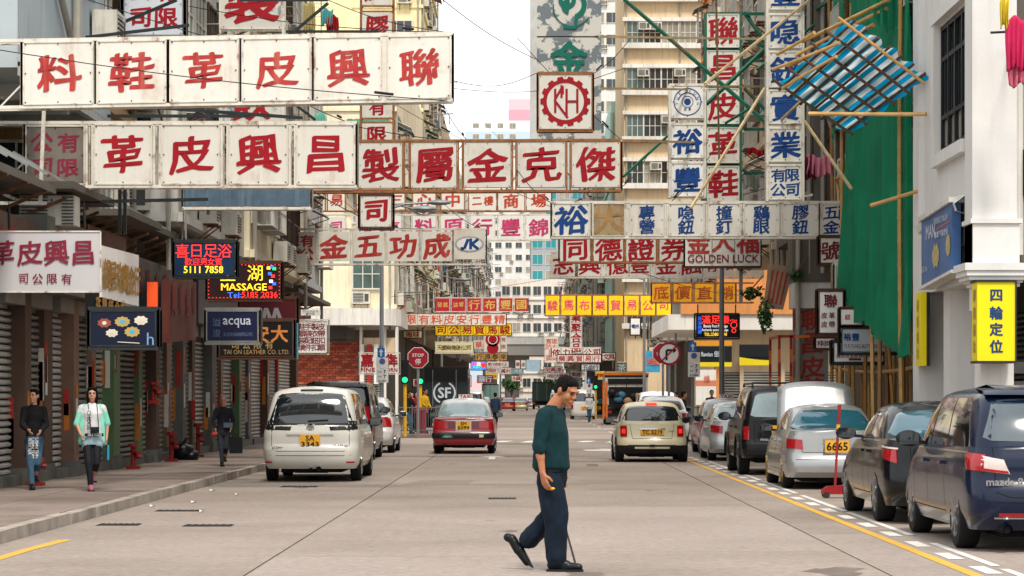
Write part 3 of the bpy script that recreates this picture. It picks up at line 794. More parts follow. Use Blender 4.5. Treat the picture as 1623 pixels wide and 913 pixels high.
b = MB(); b.box(7.5, 8.6, 38.3, 38.5, 4.6, 5.3, m_dark); b.build('meter_box', wb)
b = MB(); b.path([(7.42, 38.4, 3.7), (7.42, 38.4, 6.3), (7.5, 38.4, 6.5)], .09, w_white, 8); b.build('drain_pipe', wb)
# the block behind the net
nb = building('apartment_building', 'dark old building wrapped in scaffolding behind the green net', 9.7, 1, 43.8, 58.4, .12, 18, w_dark, proj=2.6, zp=4.6, seed=31, nearx=.1, near=False, dens=.9, step=2.4)
for a, c in ((44, 47), (47.3, 50.5), (50.8, 54), (54.4, 58)):
    shutter(nb, 9.66, 1, a, c, .12, 3.2, m_shutd)

# ------------------------------------------------------------------ bamboo, net, tarpaulin
m_bam = [M('bamboo_' + str(i), c, .55, var=.2, scale=4, streak=.3, scol='6a4c2a') for i, c in enumerate(('b08a52', '9a7040', '7d5c38', 'c29a60'))]
def bamboo(mb, p, q, r, m, n=6):
    p, q = Vector(p), Vector(q); L = (q - p).length; k = max(1, int(L / .42)); sg = random.Random(int(L * 100))
    mid = (p + q) / 2; bend = Vector((sg.uniform(-.02, .02), 0, sg.uniform(-.03, .03))) * L * .3
    P = lambda t: p + (q - p) * t + bend * (4 * t * (1 - t))
    for i in range(k):
        a, c = P(i / k), P((i + 1) / k); mb.tube(a, c, r, m, n, r * .93)
        mb.tube(c - (c - a).normalized() * .02, c + (c - a).normalized() * .012, r * 1.14, m, n)
rn = random.Random(4)
sc_ = thing('bamboo_scaffold', 'bamboo pole scaffold standing on the pavement under the green net', 'scaffold', (6.9, 49, .12), None)
for i in range(26):
    y = 44.2 + i * .5; x = 6.95 + (.9 if i % 3 == 2 else rn.uniform(-.1, .1))
    x = min(x, 7.3) - (.25 if i % 2 else 0); b = MB(); bamboo(b, (x, y, .12), (x + rn.uniform(-.12, .12), y + rn.uniform(-.1, .1), 9.5 + rn.uniform(0, 2)), .042, m_bam[rn.randrange(4)]); b.build('upright_pole', sc_, smooth=True)
for k, z in enumerate((2.1, 3.4, 4.9, 6.4, 7.9, 9.3)):
    b = MB(); bamboo(b, (6.9, 44, z), (6.95, 57.5, z + .1), .036, m_bam[k % 4]); b.build('level_pole', sc_, smooth=True)
for k in range(4):
    b = MB(); bamboo(b, (6.9, 44.5 + 3 * k, .4), (7.0, 48.5 + 3 * k, 6.5), .034, m_bam[k]); b.build('brace_pole', sc_, smooth=True)
for i in range(7):
    b = MB(); bamboo(b, (7.0 + i * .3, 57.2 - .1 * i, .12), (6.95 + i * .33, 57.4, 3.4), .038, m_bam[i % 4]); b.build('upright_pole', sc_)
# poles that stick out over the street
def jut(px0, py0, px1, py1, Y0, Y1, lab, k=0, r=.035):
    b = MB(); bamboo(b, Wp(px0, py0, Y0), Wp(px1, py1, Y1), r, m_bam[k % 4], 7); o = b.build('bamboo_pole', None, smooth=True); tag(o, lab, 'bamboo pole', 'bamboo poles jutting from the scaffold')
jut(1282, 180, 1467, 181, 43.6, 42.4, 'long level bamboo pole just below the striped tarpaulin', 3)
jut(1380, 326, 1470, 298, 43.6, 43, 'short bamboo pole sticking out across the middle of the green net', 0)
jut(1272, 66, 1408, 0, 47, 45, 'upper slanting bamboo pole above the striped tarpaulin', 0)
jut(1262, 88, 1405, 14, 47.2, 45.2, 'second slanting bamboo pole above the striped tarpaulin', 3)
jut(1250, 106, 1384, 40, 47.3, 45.3, 'third slanting bamboo pole reaching behind the tarpaulin corner', 1)
# green net: one sheet along the scaffold, one across its near end
m_net = bpy.data.materials.new('green_net'); m_net.use_nodes = True
N, L = m_net.node_tree.nodes, m_net.node_tree.links
N['Principled BSDF'].inputs['Roughness'].default_value = .85
g = N.new('ShaderNodeNewGeometry'); nz_ = N.new('ShaderNodeTexNoise'); nz_.inputs['Scale'].default_value = 1.2; L.new(g.outputs['Position'], nz_.inputs['Vector'])
mxx = N.new('ShaderNodeMix'); mxx.data_type = 'RGBA'; mxx.inputs[6].default_value = (*hexc('0a7550'), 1); mxx.inputs[7].default_value = (*hexc('25a87a'), 1); L.new(nz_.outputs['Fac'], mxx.inputs['Factor'])
L.new(mxx.outputs[2], N['Principled BSDF'].inputs['Base Color'])
tr = N.new('ShaderNodeBsdfTranslucent'); L.new(mxx.outputs[2], tr.inputs['Color'])
ms_ = N.new('ShaderNodeMixShader'); ms_.inputs[0].default_value = .45; L.new(N['Principled BSDF'].outputs[0], ms_.inputs[1]); L.new(tr.outputs[0], ms_.inputs[2])
tp = N.new('ShaderNodeBsdfTransparent'); ms2 = N.new('ShaderNodeMixShader'); ms2.inputs[0].default_value = .16
L.new(ms_.outputs[0], ms2.inputs[1]); L.new(tp.outputs[0], ms2.inputs[2]); L.new(ms2.outputs[0], N['Material Output'].inputs['Surface'])
def hang(name, P, nu, nv, amp, fr, low, label, parent=None):
    vs, fs = [], []
    for i in range(nu + 1):
        u = i / nu; zl = low(u)
        for j in range(nv + 1):
            v = j / nv; p = P(u); z = p[2] + (zl - p[2]) * v
            f = amp * (.5 + v) * (math.sin(u * fr + 2 * math.sin(v * 2.5)) + .5 * math.sin(u * fr * 2.3 + v * 4) + .3 * math.sin(u * fr * 5))
            vs.append((p[0] - abs(f) * p[3] + f * p[4] * .3, p[1] + f * p[4], z))
    for i in range(nu):
        for j in range(nv):
            a = i * (nv + 1) + j; fs.append((a, a + 1, a + nv + 2, a + nv + 1))
    b = MB(); b.add(vs, fs, m_net); return b.build(name, parent, smooth=True)
nt_ = thing('construction_net', 'deep green construction net hanging over the bamboo scaffold', 'netting', (6.7, 46, 1.9))
def low1(u):
    y = 43.9 + u * 8.6; px = 840 + 4000 * 6.7 / y
    py = 600 - max(0, (1460 - px)) * .95 if px > 1365 else 490
    py = {True: min(590, 484 + (px - 1365) * 1.0), False: 478}[px > 1365] + 7 * math.sin(px * .35)
    return CH - (py - 628) * y / 4000
hang('net_sheet', lambda u: (6.72 - .15 * math.sin(u * 3), 43.9 + u * 8.6, 10.5, .8, 0.05), 170, 20, .16, 23, low1, '', nt_)
hang('net_sheet', lambda u: (6.55 + u * .2 , 52.4 + u * 3.6, 10.5, .5, .05), 40, 12, .1, 12, lambda u: 7.6 - .4 * u + .1 * math.sin(u * 30), '', nt_)
hang('net_sheet', lambda u: (6.15 + u * 1.0, 45.3 + .2 * u, 10.6, 0, .9), 50, 12, .09, 15, lambda u: 8.3 - .6 * u + .08 * math.sin(u * 40), '', nt_)
# blue and white striped tarpaulin on a bamboo lattice
tp_ = thing('striped_tarpaulin', 'blue and white striped tarpaulin stretched over a tilted bamboo lattice', 'tarpaulin', tuple(Wp(1340, 120, 45.5)))
m_tb = M('tarp_blue', '14a8dc', .6, var=.12, bump=.2, bscale=8, tl=.8); m_tw = M('tarp_white', 'f0f4f4', .6, var=.06, tl=.8)
A, B_, C_, D_ = Wp(1345, 38, 43.0), Wp(1460, 126, 42.6), Wp(1347, 208, 44.2), Wp(1240, 134, 44.6)
def TP(u, v):
    p = (A * (1 - u) + B_ * u) * (1 - v) + (D_ * (1 - u) + C_ * u) * v
    return p
b = MB(); n1, n2 = 57, 22
nrm = (B_ - A).cross(D_ - A).normalized()
if nrm.y < 0: nrm = -nrm
vs = []
for i in range(n1 + 1):
    for j in range(n2 + 1):
        u, v = i / n1, j / n2
        e = .02 * math.sin(v * 23 + 1) ; e2 = .025 * math.sin(u * 31)
        uu = -.03 + u * 1.06 + (e if i in (0, n1) else 0); vv = -.04 + v * 1.1 + (e2 if j in (0, n2) else 0)
        vs.append(TP(uu, vv) + nrm * (.06 + .035 * math.sin(u * 25 + v * 7) * math.sin(v * 16 + u * 3) + .02 * math.sin(u * 50)))
for i in range(n1):
    b.add([], [], m_tb); mt = m_tb if (i // 3) % 2 == 0 else m_tw
    for j in range(n2):
        q = [i * (n2 + 1) + j, i * (n2 + 1) + j + 1, (i + 1) * (n2 + 1) + j + 1, (i + 1) * (n2 + 1) + j]
        b.f.append(tuple(q)); b.m.append(b.mi(mt))
b.v = [tuple(v) for v in vs]
b.build('sheet', tp_, smooth=True)
m_bd = M('weathered_bamboo', '4f3f30', .7, var=.3, scale=6)
for k in range(6):
    v = k / 5; b = MB(); bamboo(b, TP(-.13, v) - nrm * .03, TP(1.05, v) - nrm * .03, .028, m_bam[0] if k == 0 else m_bd); b.build('lattice_pole', tp_, smooth=True)
for k in range(7):
    u = .02 + k / 6.3; b = MB(); bamboo(b, TP(u, -.07) + nrm * .03, TP(u, 1.08) + nrm * .03, .026, m_bd); b.build('lattice_pole', tp_, smooth=True)
for (a, c) in (((1232, 86), (1290, 52)), ((1225, 110), (1330, 68)), ((1240, 140), (1325, 90))):
    b = MB(); bamboo(b, Wp(a[0], a[1], 44.5), Wp(c[0], c[1], 43.2), .03, m_bam[3]); b.build('support_pole', tp_, smooth=True)

# green and rusty steel frames carrying the right hand signs
def frames(name, lab, segs, Y0, Y1, m, w=.06):
    t = thing(name, lab, 'steel frame', tuple(Wp(segs[0][0], segs[0][1], Y0)))
    for a0, a1, c0, c1, *o in segs:
        b = MB(); b.beam(Wp(a0, a1, Y0), Wp(c0, c1, Y1 if not o else o[0]), w, w, m); b.build('bar', t)
frames('sign_support_frame', 'green steel lattice holding the upright red leather sign on the right', [(1178, 22, 1260, 22, 59), (1178, 60, 1260, 95, 59), (1178, 96, 1270, 97, 59), (1180, 20, 1250, 120, 59), (1180, 140, 1262, 225, 59), (1180, 205, 1262, 205, 59), (1175, 335, 1275, 335, 59), (985, -5, 1215, 195, 56), (1230, 60, 1120, 165, 57), (1180, 275, 1300, 270, 58), (1270, 30, 1345, -20, 55), (1275, 128, 1330, 128, 55)], 60.4, 60, m_gsteel, .07)
frames('sign_support_frame', 'pale bamboo and pipe struts crossing behind the blue button sign column', [(1283, 0, 1117, 133, 50), (1212, 140, 1095, 330, 50), (1238, 190, 1270, 160, 51), (1275, 192, 1350, 300, 50), (950, 58, 1215, 62, 58), (950, 140, 1115, 142, 58), (985, 223, 1120, 226, 58), (1135, -10, 1140, 260, 58), (1115, 137, 1217, 137, 58)], 52, 52, M('old_pole_paint', 'b8a27c', .6, var=.25, scale=3, rust=.6), .045)
frames('sign_support_frame', 'dark steel struts propping the blue lettered sign column from below', [(1062, 212, 988, 280, 57), (1290, 40, 1200, 110, 56), (1200, 165, 1150, 195, 57)], 58, 58, m_gsteel, .05)

# ------------------------------------------------------------------ signs
m_pan = M('sign_panel_white', 'd3cfc5', .45, var=.03, scale=2, streak=.3, scol='b3a286', rust=.3, rsc=.9, rcol='9a6a3c')
m_pan2 = M('sign_panel_clean', 'dddbd6', .4, var=.03, scale=2, streak=.15, scol='a59c88', rust=.2, rsc=.8, rcol='94714c')
m_panr = M('sign_panel_rusted', 'a08a68', .6, var=.2, scale=3, streak=.9, scol='7a4a26', rust=1, rsc=1.5)
m_frw = M('sign_frame_white', 'cfcabd', .55, var=.1, scale=4, streak=.35, scol='8d6646', rust=.8, rsc=3.2, rcol='7a4424')
m_frr = M('sign_frame_rusty', '8d5f3c', .7, var=.3, scale=5, rust=.8, rsc=3, rcol='5f351d')
m_frg = M('sign_frame_green', '2a5c46', .55, var=.2, scale=4, rust=.8, rsc=3)
m_frd = M('sign_frame_dark', '4b3026', .55, var=.2, scale=4)
i_red = M('ink_red', '98101c', .6, var=.12, scale=3); i_redf = M('ink_faded_red', 'a2302c', .6, var=.25, scale=5, streak=.5, scol='c47e6c')
i_blue = M('ink_blue', '103c78', .6, var=.12, scale=3); i_dred = M('ink_dark_red', '7a2034', .6, var=.2, scale=3)
i_pink = M('ink_magenta', 'bb3a66', .6, var=.2, scale=3); i_or = M('ink_rust_orange', 'c8583c', .6, var=.25, scale=4)
m_bolt = M('bolt_head', '3a2a22', .6, .3, var=.1)

def cells(txt, x0, y0, x1, y1):
    rows = txt.split('/'); out = []
    for j, r in enumerate(rows):
        for i, ch in enumerate(r):
            if ch in '  ': continue
            out.append((ch, x0 + (x1 - x0) * (i + .5) / len(r), y0 + (y1 - y0) * (j + .5) / len(rows), (x1 - x0) / len(r), (y1 - y0) / len(rows)))
    return out
def letters(par, txt, Y, x0, y0, x1, y1, ink, fill=.72, off=.02, warp=.016, slope=0, xr=0, name='lettering', d=.03, pad=.06):
    b = MB(); w, h = x1 - x0, y1 - y0
    for ch, cx, cy, cw, chh in cells(txt, x0 + w * pad, y0 + h * pad, x1 - w * pad, y1 - h * pad):
        P = Wp(cx, cy + slope * (cx - xr), Y); s = min(cw, chh) * fill * .94 * Y / 4000
        kx = min(1.15, max(.8, (cw / chh))) if cw < chh * 1.3 else 1.1
        put(b, ch, Fr(P), 0, 0, s * (1 if cw <= chh * 1.1 else 1.05), ink, d=d, off=off, warp=warp, sx=1.12 if cw > chh * .85 else 1)
    if b.v: return b.build(name, par)
def sign(name, label, Y, panels, ink, pan=None, fr=None, cat='sign', group=None, slope=0, rails='h', attach=None, dep=.28, fill=.68, off=.02, bolts=True, ft=.05, warp=.016, guys=(), gap=0, noframe=False, uprights=True):
    """panels: (text, x0, y0, x1, y1[, ink[, panel material]]) as the photograph shows them, at distance Y"""
    pan = pan or m_pan; fr = fr or m_frw; k = Y / 4000
    xs = [p[1] for p in panels] + [p[3] for p in panels]; ys = [p[2] for p in panels] + [p[4] for p in panels]
    X0, X1, Y0_, Y1_ = min(xs), max(xs), min(ys), max(ys)
    t = thing(name, label, cat, tuple(Wp((X0 + X1) / 2, Y1_, Y)), group)
    S = lambda x: slope * (x - X0)
    g = 3 * 50 / Y if not gap else gap
    def P(x, y, d=0): v = Wp(x, y + S(x), Y); return Vector((v.x, v.y - d, v.z))
    if not noframe:
        b = MB()
        if rails == 'h':
            ax0, ax1 = X0 - g, X1 + g
            if attach is not None: ax0, ax1 = min(ax0, attach), max(ax1, attach)
            for yy in (Y0_ - g, Y1_ + g):
                for d in (0, -dep): b.beam(P(ax0, yy, d), P(ax1, yy, d), ft, ft, fr)
            n = max(1, int((ax1 - ax0) * k / .9))
            for i in range(n):
                a, c = ax0 + (ax1 - ax0) * i / n, ax0 + (ax1 - ax0) * (i + 1) / n
                b.beam(P(a, Y0_ - g, -dep), P(c, Y1_ + g, -dep) if i % 2 else P(c, Y0_ - g, 0), ft * .5, ft * .5, fr)
                b.beam(P(a, Y1_ + g, -dep), P(c, Y0_ - g, -dep) if not i % 2 else P(c, Y1_ + g, 0), ft * .5, ft * .5, fr)
            ups = sorted({X0 - g, X1 + g} | {p[1] - g * .9 for p in panels} | {p[3] + g * .9 for p in panels}) if uprights else [X0 - g, X1 + g]
            for x in ups:
                b.beam(P(x, Y0_ - g, -.006), P(x, Y1_ + g, -.006), ft * .8, ft * .8, fr); b.beam(P(x, Y0_ - g, -dep), P(x, Y1_ + g, -dep), ft * .6, ft * .6, fr)
        else:
            ay0, ay1 = Y0_ - g, Y1_ + g
            for xx in (X0 - g, X1 + g):
                for d in (0, -dep): b.beam(P(xx, ay0, d), P(xx, ay1, d), ft, ft, fr)
            for y in sorted({p[2] - g * .8 for p in panels} | {p[4] + g * .8 for p in panels}):
                b.beam(P(X0 - g, y, -.006), P(X1 + g, y, -.006), ft * .8, ft * .8, fr); b.beam(P(X0, y, 0), P(X0, y, -dep), ft * .5, ft * .5, fr); b.beam(P(X1, y, 0), P(X1, y, -dep), ft * .5, ft * .5, fr)
            if attach is not None:
                for y in (Y0_ + 5, (Y0_ + Y1_) / 2, Y1_ - 5): b.beam(P(X0 if attach < X0 else X1, y, -dep), P(attach, y - 4, -dep), ft * .8, ft * .8, fr)
        b.build('frame', t)
    for p in panels:
        txt, x0, y0, x1, y1 = p[:5]; ik = p[5] if len(p) > 5 and p[5] else ink; pm = p[6] if len(p) > 6 else pan
        b = MB(); vs = [P(x, y, d) for d in (.025, -.03) for x, y in ((x0, y1), (x1, y1), (x1, y0), (x0, y0))]
        b.add(vs, [(0, 1, 2, 3), (7, 6, 5, 4), (0, 4, 5, 1), (1, 5, 6, 2), (2, 6, 7, 3), (3, 7, 4, 0)], pm)
        if Y < 62 and min(x1 - x0, y1 - y0) > 30:      # folded rim of the tin panel
            for q in (((x0, y0), (x1, y0)), ((x0, y1), (x1, y1)), ((x0, y0), (x0, y1)), ((x1, y0), (x1, y1))):
                b.beam(P(*q[0], .03), P(*q[1], .03), .02, .02, fr if fr is not m_frg else pm)
        o = b.build('panel', t)
        if bolts and Y < 66 and min(x1 - x0, y1 - y0) > 30:
            b = MB(); i = 3
            for x, y in ((x0 + i, y0 + i), (x1 - i, y0 + i), (x0 + i, y1 - i), (x1 - i, y1 - i), ((x0 + x1) / 2, y0 + i), ((x0 + x1) / 2, y1 - i), (x0 + i, (y0 + y1) / 2), (x1 - i, (y0 + y1) / 2)):
                c = P(x, y, .03); b.tube(c, c + Vector((0, -.012, 0)), .011, m_bolt, 6)
            b.build('bolts', o, kind='stuff')
        if txt:
            letters(o, txt, Y, x0, y0, x1, y1, ik, fill, off, warp, slope, X0)
    for (x0, y0, x1, y1, Yb) in guys:
        b = MB(); a, c = Wp(x0, y0, Y), Wp(x1, y1, Yb)
        pts = [a + (c - a) * (i / 8) + Vector((0, 0, -.1 * math.sin(PI * i / 8))) for i in range(9)]
        b.path(pts, .009, m_wire, 4)
        m_ = a + (c - a) * .12; d_ = (c - a).normalized()
        b.tube(m_, m_ + d_ * .3, .022, m_wire, 5); b.build('stay_cable', t)
    return t
pn = lambda s, xs, y0, y1, **k: [(ch, a, y0, c, y1) for ch, (a, c) in zip(s, xs)]
LG = None
sign('overhead_sign', 'topmost row of six white panels with faded red characters hung from the left', 39, pn('料鞋革皮興聯', [(38, 147), (155, 263), (270, 377), (385, 492), (500, 604), (615, 714)], 68, 166), i_redf, slope=-.0165, attach=-10, fill=.66, off=.024, warp=.022,
     guys=((712, 160, -60, 70, 37), (712, 160, 20, -40, 41), (714, 52, 520, 0, 52), (712, 52, 300, 10, 46)))
sign('overhead_sign', 'second row of white panels, five wide, with deep red characters and a dim first panel', 41.5, [('公有/司限', 42, 200, 134, 292, i_dred, M('sign_panel_darkgrey', '6c655d', .6, var=.2, scale=3, streak=.5))] + pn('革皮興昌', [(150, 241), (257, 348), (364, 456), (471, 562)], 198, 292), i_red, attach=-6, fill=.74, off=.025, warp=.022, fr=m_frw, guys=((560, 292, 240, 200, 45), (560, 197, 420, 120, 50)))  # first panel is a darker grey brown than the white ones
sign('overhead_sign', 'long row of white panels with bright red characters on a rusty frame over mid street', 60, [('', 480, 226, 560, 302)] + pn('製屬金克傑', [(568, 638), (651, 724), (735, 810), (820, 896), (906, 983)], 226, 299), i_red, attach=300, fr=m_frr, slope=-.004, fill=.84, off=.027, warp=.02, guys=((985, 222, 820, 60, 64), (740, 222, 700, 160, 66), (735, 222, 560, 120, 62), (985, 297, 1030, 240, 62)))
# round gear emblem sign
t = sign('emblem_sign', 'square white sign with a red cogwheel round the letters KH', 60, [('', 854, 118, 938, 205)], i_red, fr=m_frr, guys=((938, 118, 1000, 60, 62),))
c = Wp(896, 161, 60); Fk = Fr(c); k = 60 / 4000
def ring(b, F, r0, r1, m, d=.035, n=40, u=0, w=0, a0=0, a1=2 * PI):
    vs = []
    for i in range(n + 1):
        a = a0 + (a1 - a0) * i / n
        for r in (r0, r1): vs.append(F.at(u + r * math.cos(a), w + r * math.sin(a), d))
    b.add(vs, [(2 * i, 2 * i + 1, 2 * i + 3, 2 * i + 2) for i in range(n)], m)
def disc(b, F, r, m, d=.035, n=28, u=0, w=0, rz=1):
    b.add([F.at(u + r * math.cos(2 * PI * i / n), w + r * rz * math.sin(2 * PI * i / n), d) for i in range(n)], [tuple(range(n))], m)
b = MB(); ring(b, Fk, 29.5 * k, 35.5 * k, i_red)
for i in range(14):
    a = 2 * PI * i / 14; u, w = math.cos(a), math.sin(a); tx, ty = -w, u; q = []
    for r, s in ((35 * k, 5.5 * k), (39.5 * k, 4.2 * k)): q += [(u * r - tx * s, w * r - ty * s), (u * r + tx * s, w * r + ty * s)]
    b.add([Fk.at(*q[j], .036) for j in (0, 1, 3, 2)], [(0, 1, 2, 3)], i_red)
SK = [0]
def stroke(b, F, pts, w, m, d=.037):
    SK[0] = (SK[0] + 1) % 12; d += SK[0] * .0006
    for i, (p, q) in enumerate(zip(pts, pts[1:])):
        p, q = Vector(p), Vector(q); e = (q - p).normalized(); n = Vector((-e.y, e.x)) * w / 2
        b.add([F.at(*(p + n), d + .0004 * i), F.at(*(p - n), d + .0004 * i), F.at(*(q - n), d + .0004 * i), F.at(*(q + n), d + .0004 * i)], [(0, 1, 2, 3)], m)
for pts in (((-16, 20), (-16, -18)), ((-5, 23), (-17, 2), (4, -26)), ((-6, 26), (-6, 6)), ((2, -25), (2, -2)), ((19, 20), (19, -18)), ((-4, 24), (-4, 12)), ((2, 0), (19, 0)), ((2, 20), (2, -10))):
    stroke(b, Fk, [(x * k, y * k) for x, y in pts], 3.6 * k, i_red, .038)
b.build('emblem', t)
sign('hanging_sign', 'small pale sign with four red characters at the very top left', 50, [('公有/司限', 197, -42, 290, 56)], i_red, pan=M('sign_panel_bluewhite', 'c5cbd2', .4, var=.04, streak=.15), fr=m_steel, fill=.78, off=.03, ft=.09)
# peeling red sign behind the top left row
m_peel = M('sign_panel_peeling', 'c6c2b8', .7, var=.1, scale=3, dirt=0, rust=1, rcol='4c6478', rsc=2.2)
sign('hanging_sign', 'peeling upright sign, red characters on flaking white and blue grey', 53, [('製', 352, -50, 446, 46), ('飭', 352, 60, 446, 128), ('飲', 352, 132, 446, 196)], i_red, pan=m_peel, rails='v', fill=.9, off=.035)
sign('hanging_sign', 'upright sign on an orange rusty ladder frame with six red characters', 66, [('皮', 574, -40, 621, 8), ('膠', 574, 20, 621, 64), ('鞋', 574, 70, 621, 108), ('料', 574, 112, 621, 150), ('有', 574, 156, 621, 186), ('限', 574, 196, 621, 232), ('', 574, 240, 621, 300)], i_red, pan=m_pan, fr=m_frr, rails='v', fill=.82, off=.03)
sign('hanging_sign', 'single brown framed panel with one red character below the long red row', 58, [('司', 571, 310, 621, 360)], i_red, pan=m_pan, fr=m_frd, fill=.8, off=.035, ft=.05)
sign('overhead_sign', 'long faded slate blue sign board with no readable letters under the second row', 46, [('', 292, 300, 490, 327)], i_red, pan=M('sign_panel_slate', '4c6070', .7, var=.25, scale=3, streak=.6, scol='8d9aa0', rust=.5), fr=m_frw, guys=((292, 300, 288, 190, 46),))
def onboard(t, s, Y, cx, cy, hpx, mat, d=.04, off=.018, warp=.0, name='lettering', wpx=None, sp=None):
    """text on a board facing the camera; single line centred at cx, cy"""
    b = MB()
    if sp:
        n = len(s)
        for i, ch in enumerate(s):
            if ch != ' ': put(b, ch, Fr(Wp(cx + (i - (n - 1) / 2) * sp, cy, Y)), 0, 0, hpx * Y / 4000, mat, d=d, off=off, warp=warp)
    else: put(b, s, Fr(Wp(cx, cy, Y)), 0, 0, hpx * Y / 4000, mat, wid=wpx * Y / 4000 if wpx else None, d=d, off=off, warp=0)
    return b.build(name, t)
t = sign('hanging_sign', 'large white board with dark red characters hanging over the left pavement', 37, [('', -75, 367, 160, 463)], i_dred, pan=M('sign_panel_cool', 'b9b6b6', .4, var=.04, scale=1.5), fr=m_frw, ft=.04, noframe=True, bolts=False, guys=((135, 367, 133, 320, 37), (15, 367, 14, 320, 37)))
onboard(t, '革皮興昌', 37, 69, 401, 36, i_dred, sp=42.5, off=.022, warp=.018); onboard(t, '司公限有', 37, 72, 442, 15.5, i_dred, sp=22.7, warp=.012)
t = sign('led_sign', 'dark blue lit sign with red outlined characters and a yellow phone number', 44, [('', 278, 385, 372, 436)], i_red, pan=M('led_board_blue', '0b2c4e', .4, var=.1), fr=m_darksteel, bolts=False, guys=((292, 385, 290, 330, 45),))
LEr = M('led_red', 'e8302a', .5, var=0, emit=1.1); LEy = M('led_yellow', 'f0c22c', .5, var=0, emit=1.1); LEb = M('led_blue', '2f62d8', .5, var=0, emit=1.2); LEg = M('led_green', '30c860', .5, var=0, emit=1.1); LEw = M('led_white', 'e8e8e8', .5, var=0, emit=.9)
onboard(t, '喜日足浴', 44, 323, 398, 21, LEr, sp=22.5, off=0); onboard(t, '歡迎男女賓', 44, 323, 415, 11, LEr, sp=12, off=0); onboard(t, '5111 7858', 44, 323, 427.5, 11, LEy, wpx=62, off=.015)
m_lb = M('led_board_dark', '2a1518', .5, var=.15)
t = sign('led_sign', 'dark lit massage sign with yellow letters and a dotted red border', 50, [('', 330, 418, 444, 473)], i_red, pan=m_lb, fr=m_frd, bolts=False)
onboard(t, '金湖', 50, 383, 433, 24, LEy, sp=43, off=0); onboard(t, 'MASSAGE', 50, 387, 455, 11, LEy, wpx=72, off=.015)
onboard(t, 'Tel:', 50, 372, 467.5, 8, LEb, wpx=22, off=.01); onboard(t, '5185 2036', 50, 412, 467, 9, LEr, wpx=56, off=.01)
b = MB(); F = Fr(Wp(0, 0, 50)); 
for i in range(56):
    s = i / 56 * 2 * (112 + 52)
    x, y = (331 + s, 420) if s < 112 else (443, 420 + s - 112) if s < 164 else (443 - (s - 164), 472) if s < 276 else (331, 472 - (s - 276))
    p = Wp(x, y, 50); b.tube(p + Vector((0, -.03, 0)), p + Vector((0, -.05, 0)), .012, LEr, 5)
b.build('bulbs', t, kind='stuff')
b = MB()
for i, (x, y, m) in enumerate(((426, 425, LEy), (431, 423, LEb), (435, 426, LEg), (428, 434, LEb), (433, 438, LEr), (430, 446, LEw), (435, 450, LEb), (429, 456, LEr))):
    p = Wp(x, y, 50); b.box(p.x - .035, p.x + .035, p.y - .05, p.y - .03, p.z - .03, p.z + .03, m)
b.build('pattern', t, kind='stuff')
m_navy = M('sign_navy', '08122a', .35, var=.15, scale=1.2)
t = sign('hanging_sign', 'navy sign printed with jewellery pieces over the left pavement', 36, [('', 144, 493, 247, 548)], i_red, pan=m_navy, fr=m_darksteel, bolts=False)
b = MB(); Fj = Fr(Wp(195, 520, 36)); k = .009
JW = [M('jewel_gold', 'b59a5c', .4, .5), M('jewel_blue', '3aa0c8', .3), M('jewel_white', 'c9c2b0', .4), M('jewel_copper', '8a4838', .5)]
for (u, w, r, m) in ((-29, 8, 8, 3), (-.5, 10, 9, 0), (29, 12, 8, 2), (15, -6, 9, 0), (-17, -8, 7, 2)):
    n = 8 if m else 10
    b.add([Fj.at(u * k + (r + (1.8 if i % 2 else 0)) * k * 1.2 * math.cos(2 * PI * i / (2 * n)), w * k + (r + (1.8 if i % 2 else 0)) * .8 * k * math.sin(2 * PI * i / (2 * n)), .034) for i in range(2 * n)], [tuple(range(2 * n))], JW[m])
    b.add([Fj.at(u * k + r * .5 * k * math.cos(2 * PI * i / 6), w * k + r * .4 * k * math.sin(2 * PI * i / 6), .037) for i in range(6)], [tuple(range(6))], JW[1] if m == 0 else JW[2])
stroke(b, Fj, [(-8 * k, -22 * k), (27 * k, -24 * k)], 1.2 * k, JW[2])
b.build('print', t); onboard(t, 'h', 36, 239, 537, 20, M('ink_pale_blue', '6f93b8', .5), warp=0, off=0)
t = sign('hanging_sign', 'small navy sign with pale letters acqua above the dark leather board', 45, [('', 328, 493, 409, 541)], i_red, pan=M('sign_navy_purple', '12153a', .35, var=.1), fr=m_steel, bolts=False)
pw = M('ink_pale', 'b9c2cc', .5, var=0); onboard(t, 'acqua', 45, 376, 512, 15, pw, wpx=44, off=.012); onboard(t, '溢/浚'.replace('/', ''), 45, 344, 518, 11, M('ink_grey_blue', '5b6f8c', .5), sp=.01, off=0) if False else None
onboard(t, '溢', 45, 344, 511, 12, M('ink_grey_blue', '5b6f8c', .5), off=0); onboard(t, '浚', 45, 344, 528, 12, MATS['ink_grey_blue'], off=0); onboard(t, '五金制品有限公司', 45, 377, 530, 6, MATS['ink_grey_blue'], sp=5.8, off=0)
t = sign('hanging_sign', 'dark red sign with a pale angular emblem behind the leather company board', 56, [('', 381, 474, 469, 545)], i_red, pan=M('sign_maroon', '4a1218', .45, var=.15), fr=m_frd, bolts=False)
b = MB(); F = Fr(Wp(430, 500, 56)); k = .014; gm = M('emblem_silver', '8f8c8c', .4, .2)
for x in (-1, 1):
    b.add([F.at(u * k, w * k, .034 + .001 * x) for u, w in ((x * 8 - 10, -14), (x * 8 - 3, -14), (x * 8 + 3, 12), (x * 8 - 3, 12))], [(0, 1, 2, 3)], gm)
    b.add([F.at(u * k, w * k, .037 + .001 * x) for u, w in ((x * 8 + 6, -14), (x * 8 + 13, -14), (x * 8 + 3, 12), (x * 8 - 2, 12))], [(0, 1, 2, 3)], gm)
b.build('emblem', t)
t = sign('hanging_sign', 'black leather company board with orange and gold characters, turquoise edged', 50, [('', 348, 509, 464, 565)], i_red, pan=M('sign_black', '131311', .4, var=.15), fr=m_frd, bolts=False)
tq = M('turquoise_edge', '3f8c9c', .5, var=.15)
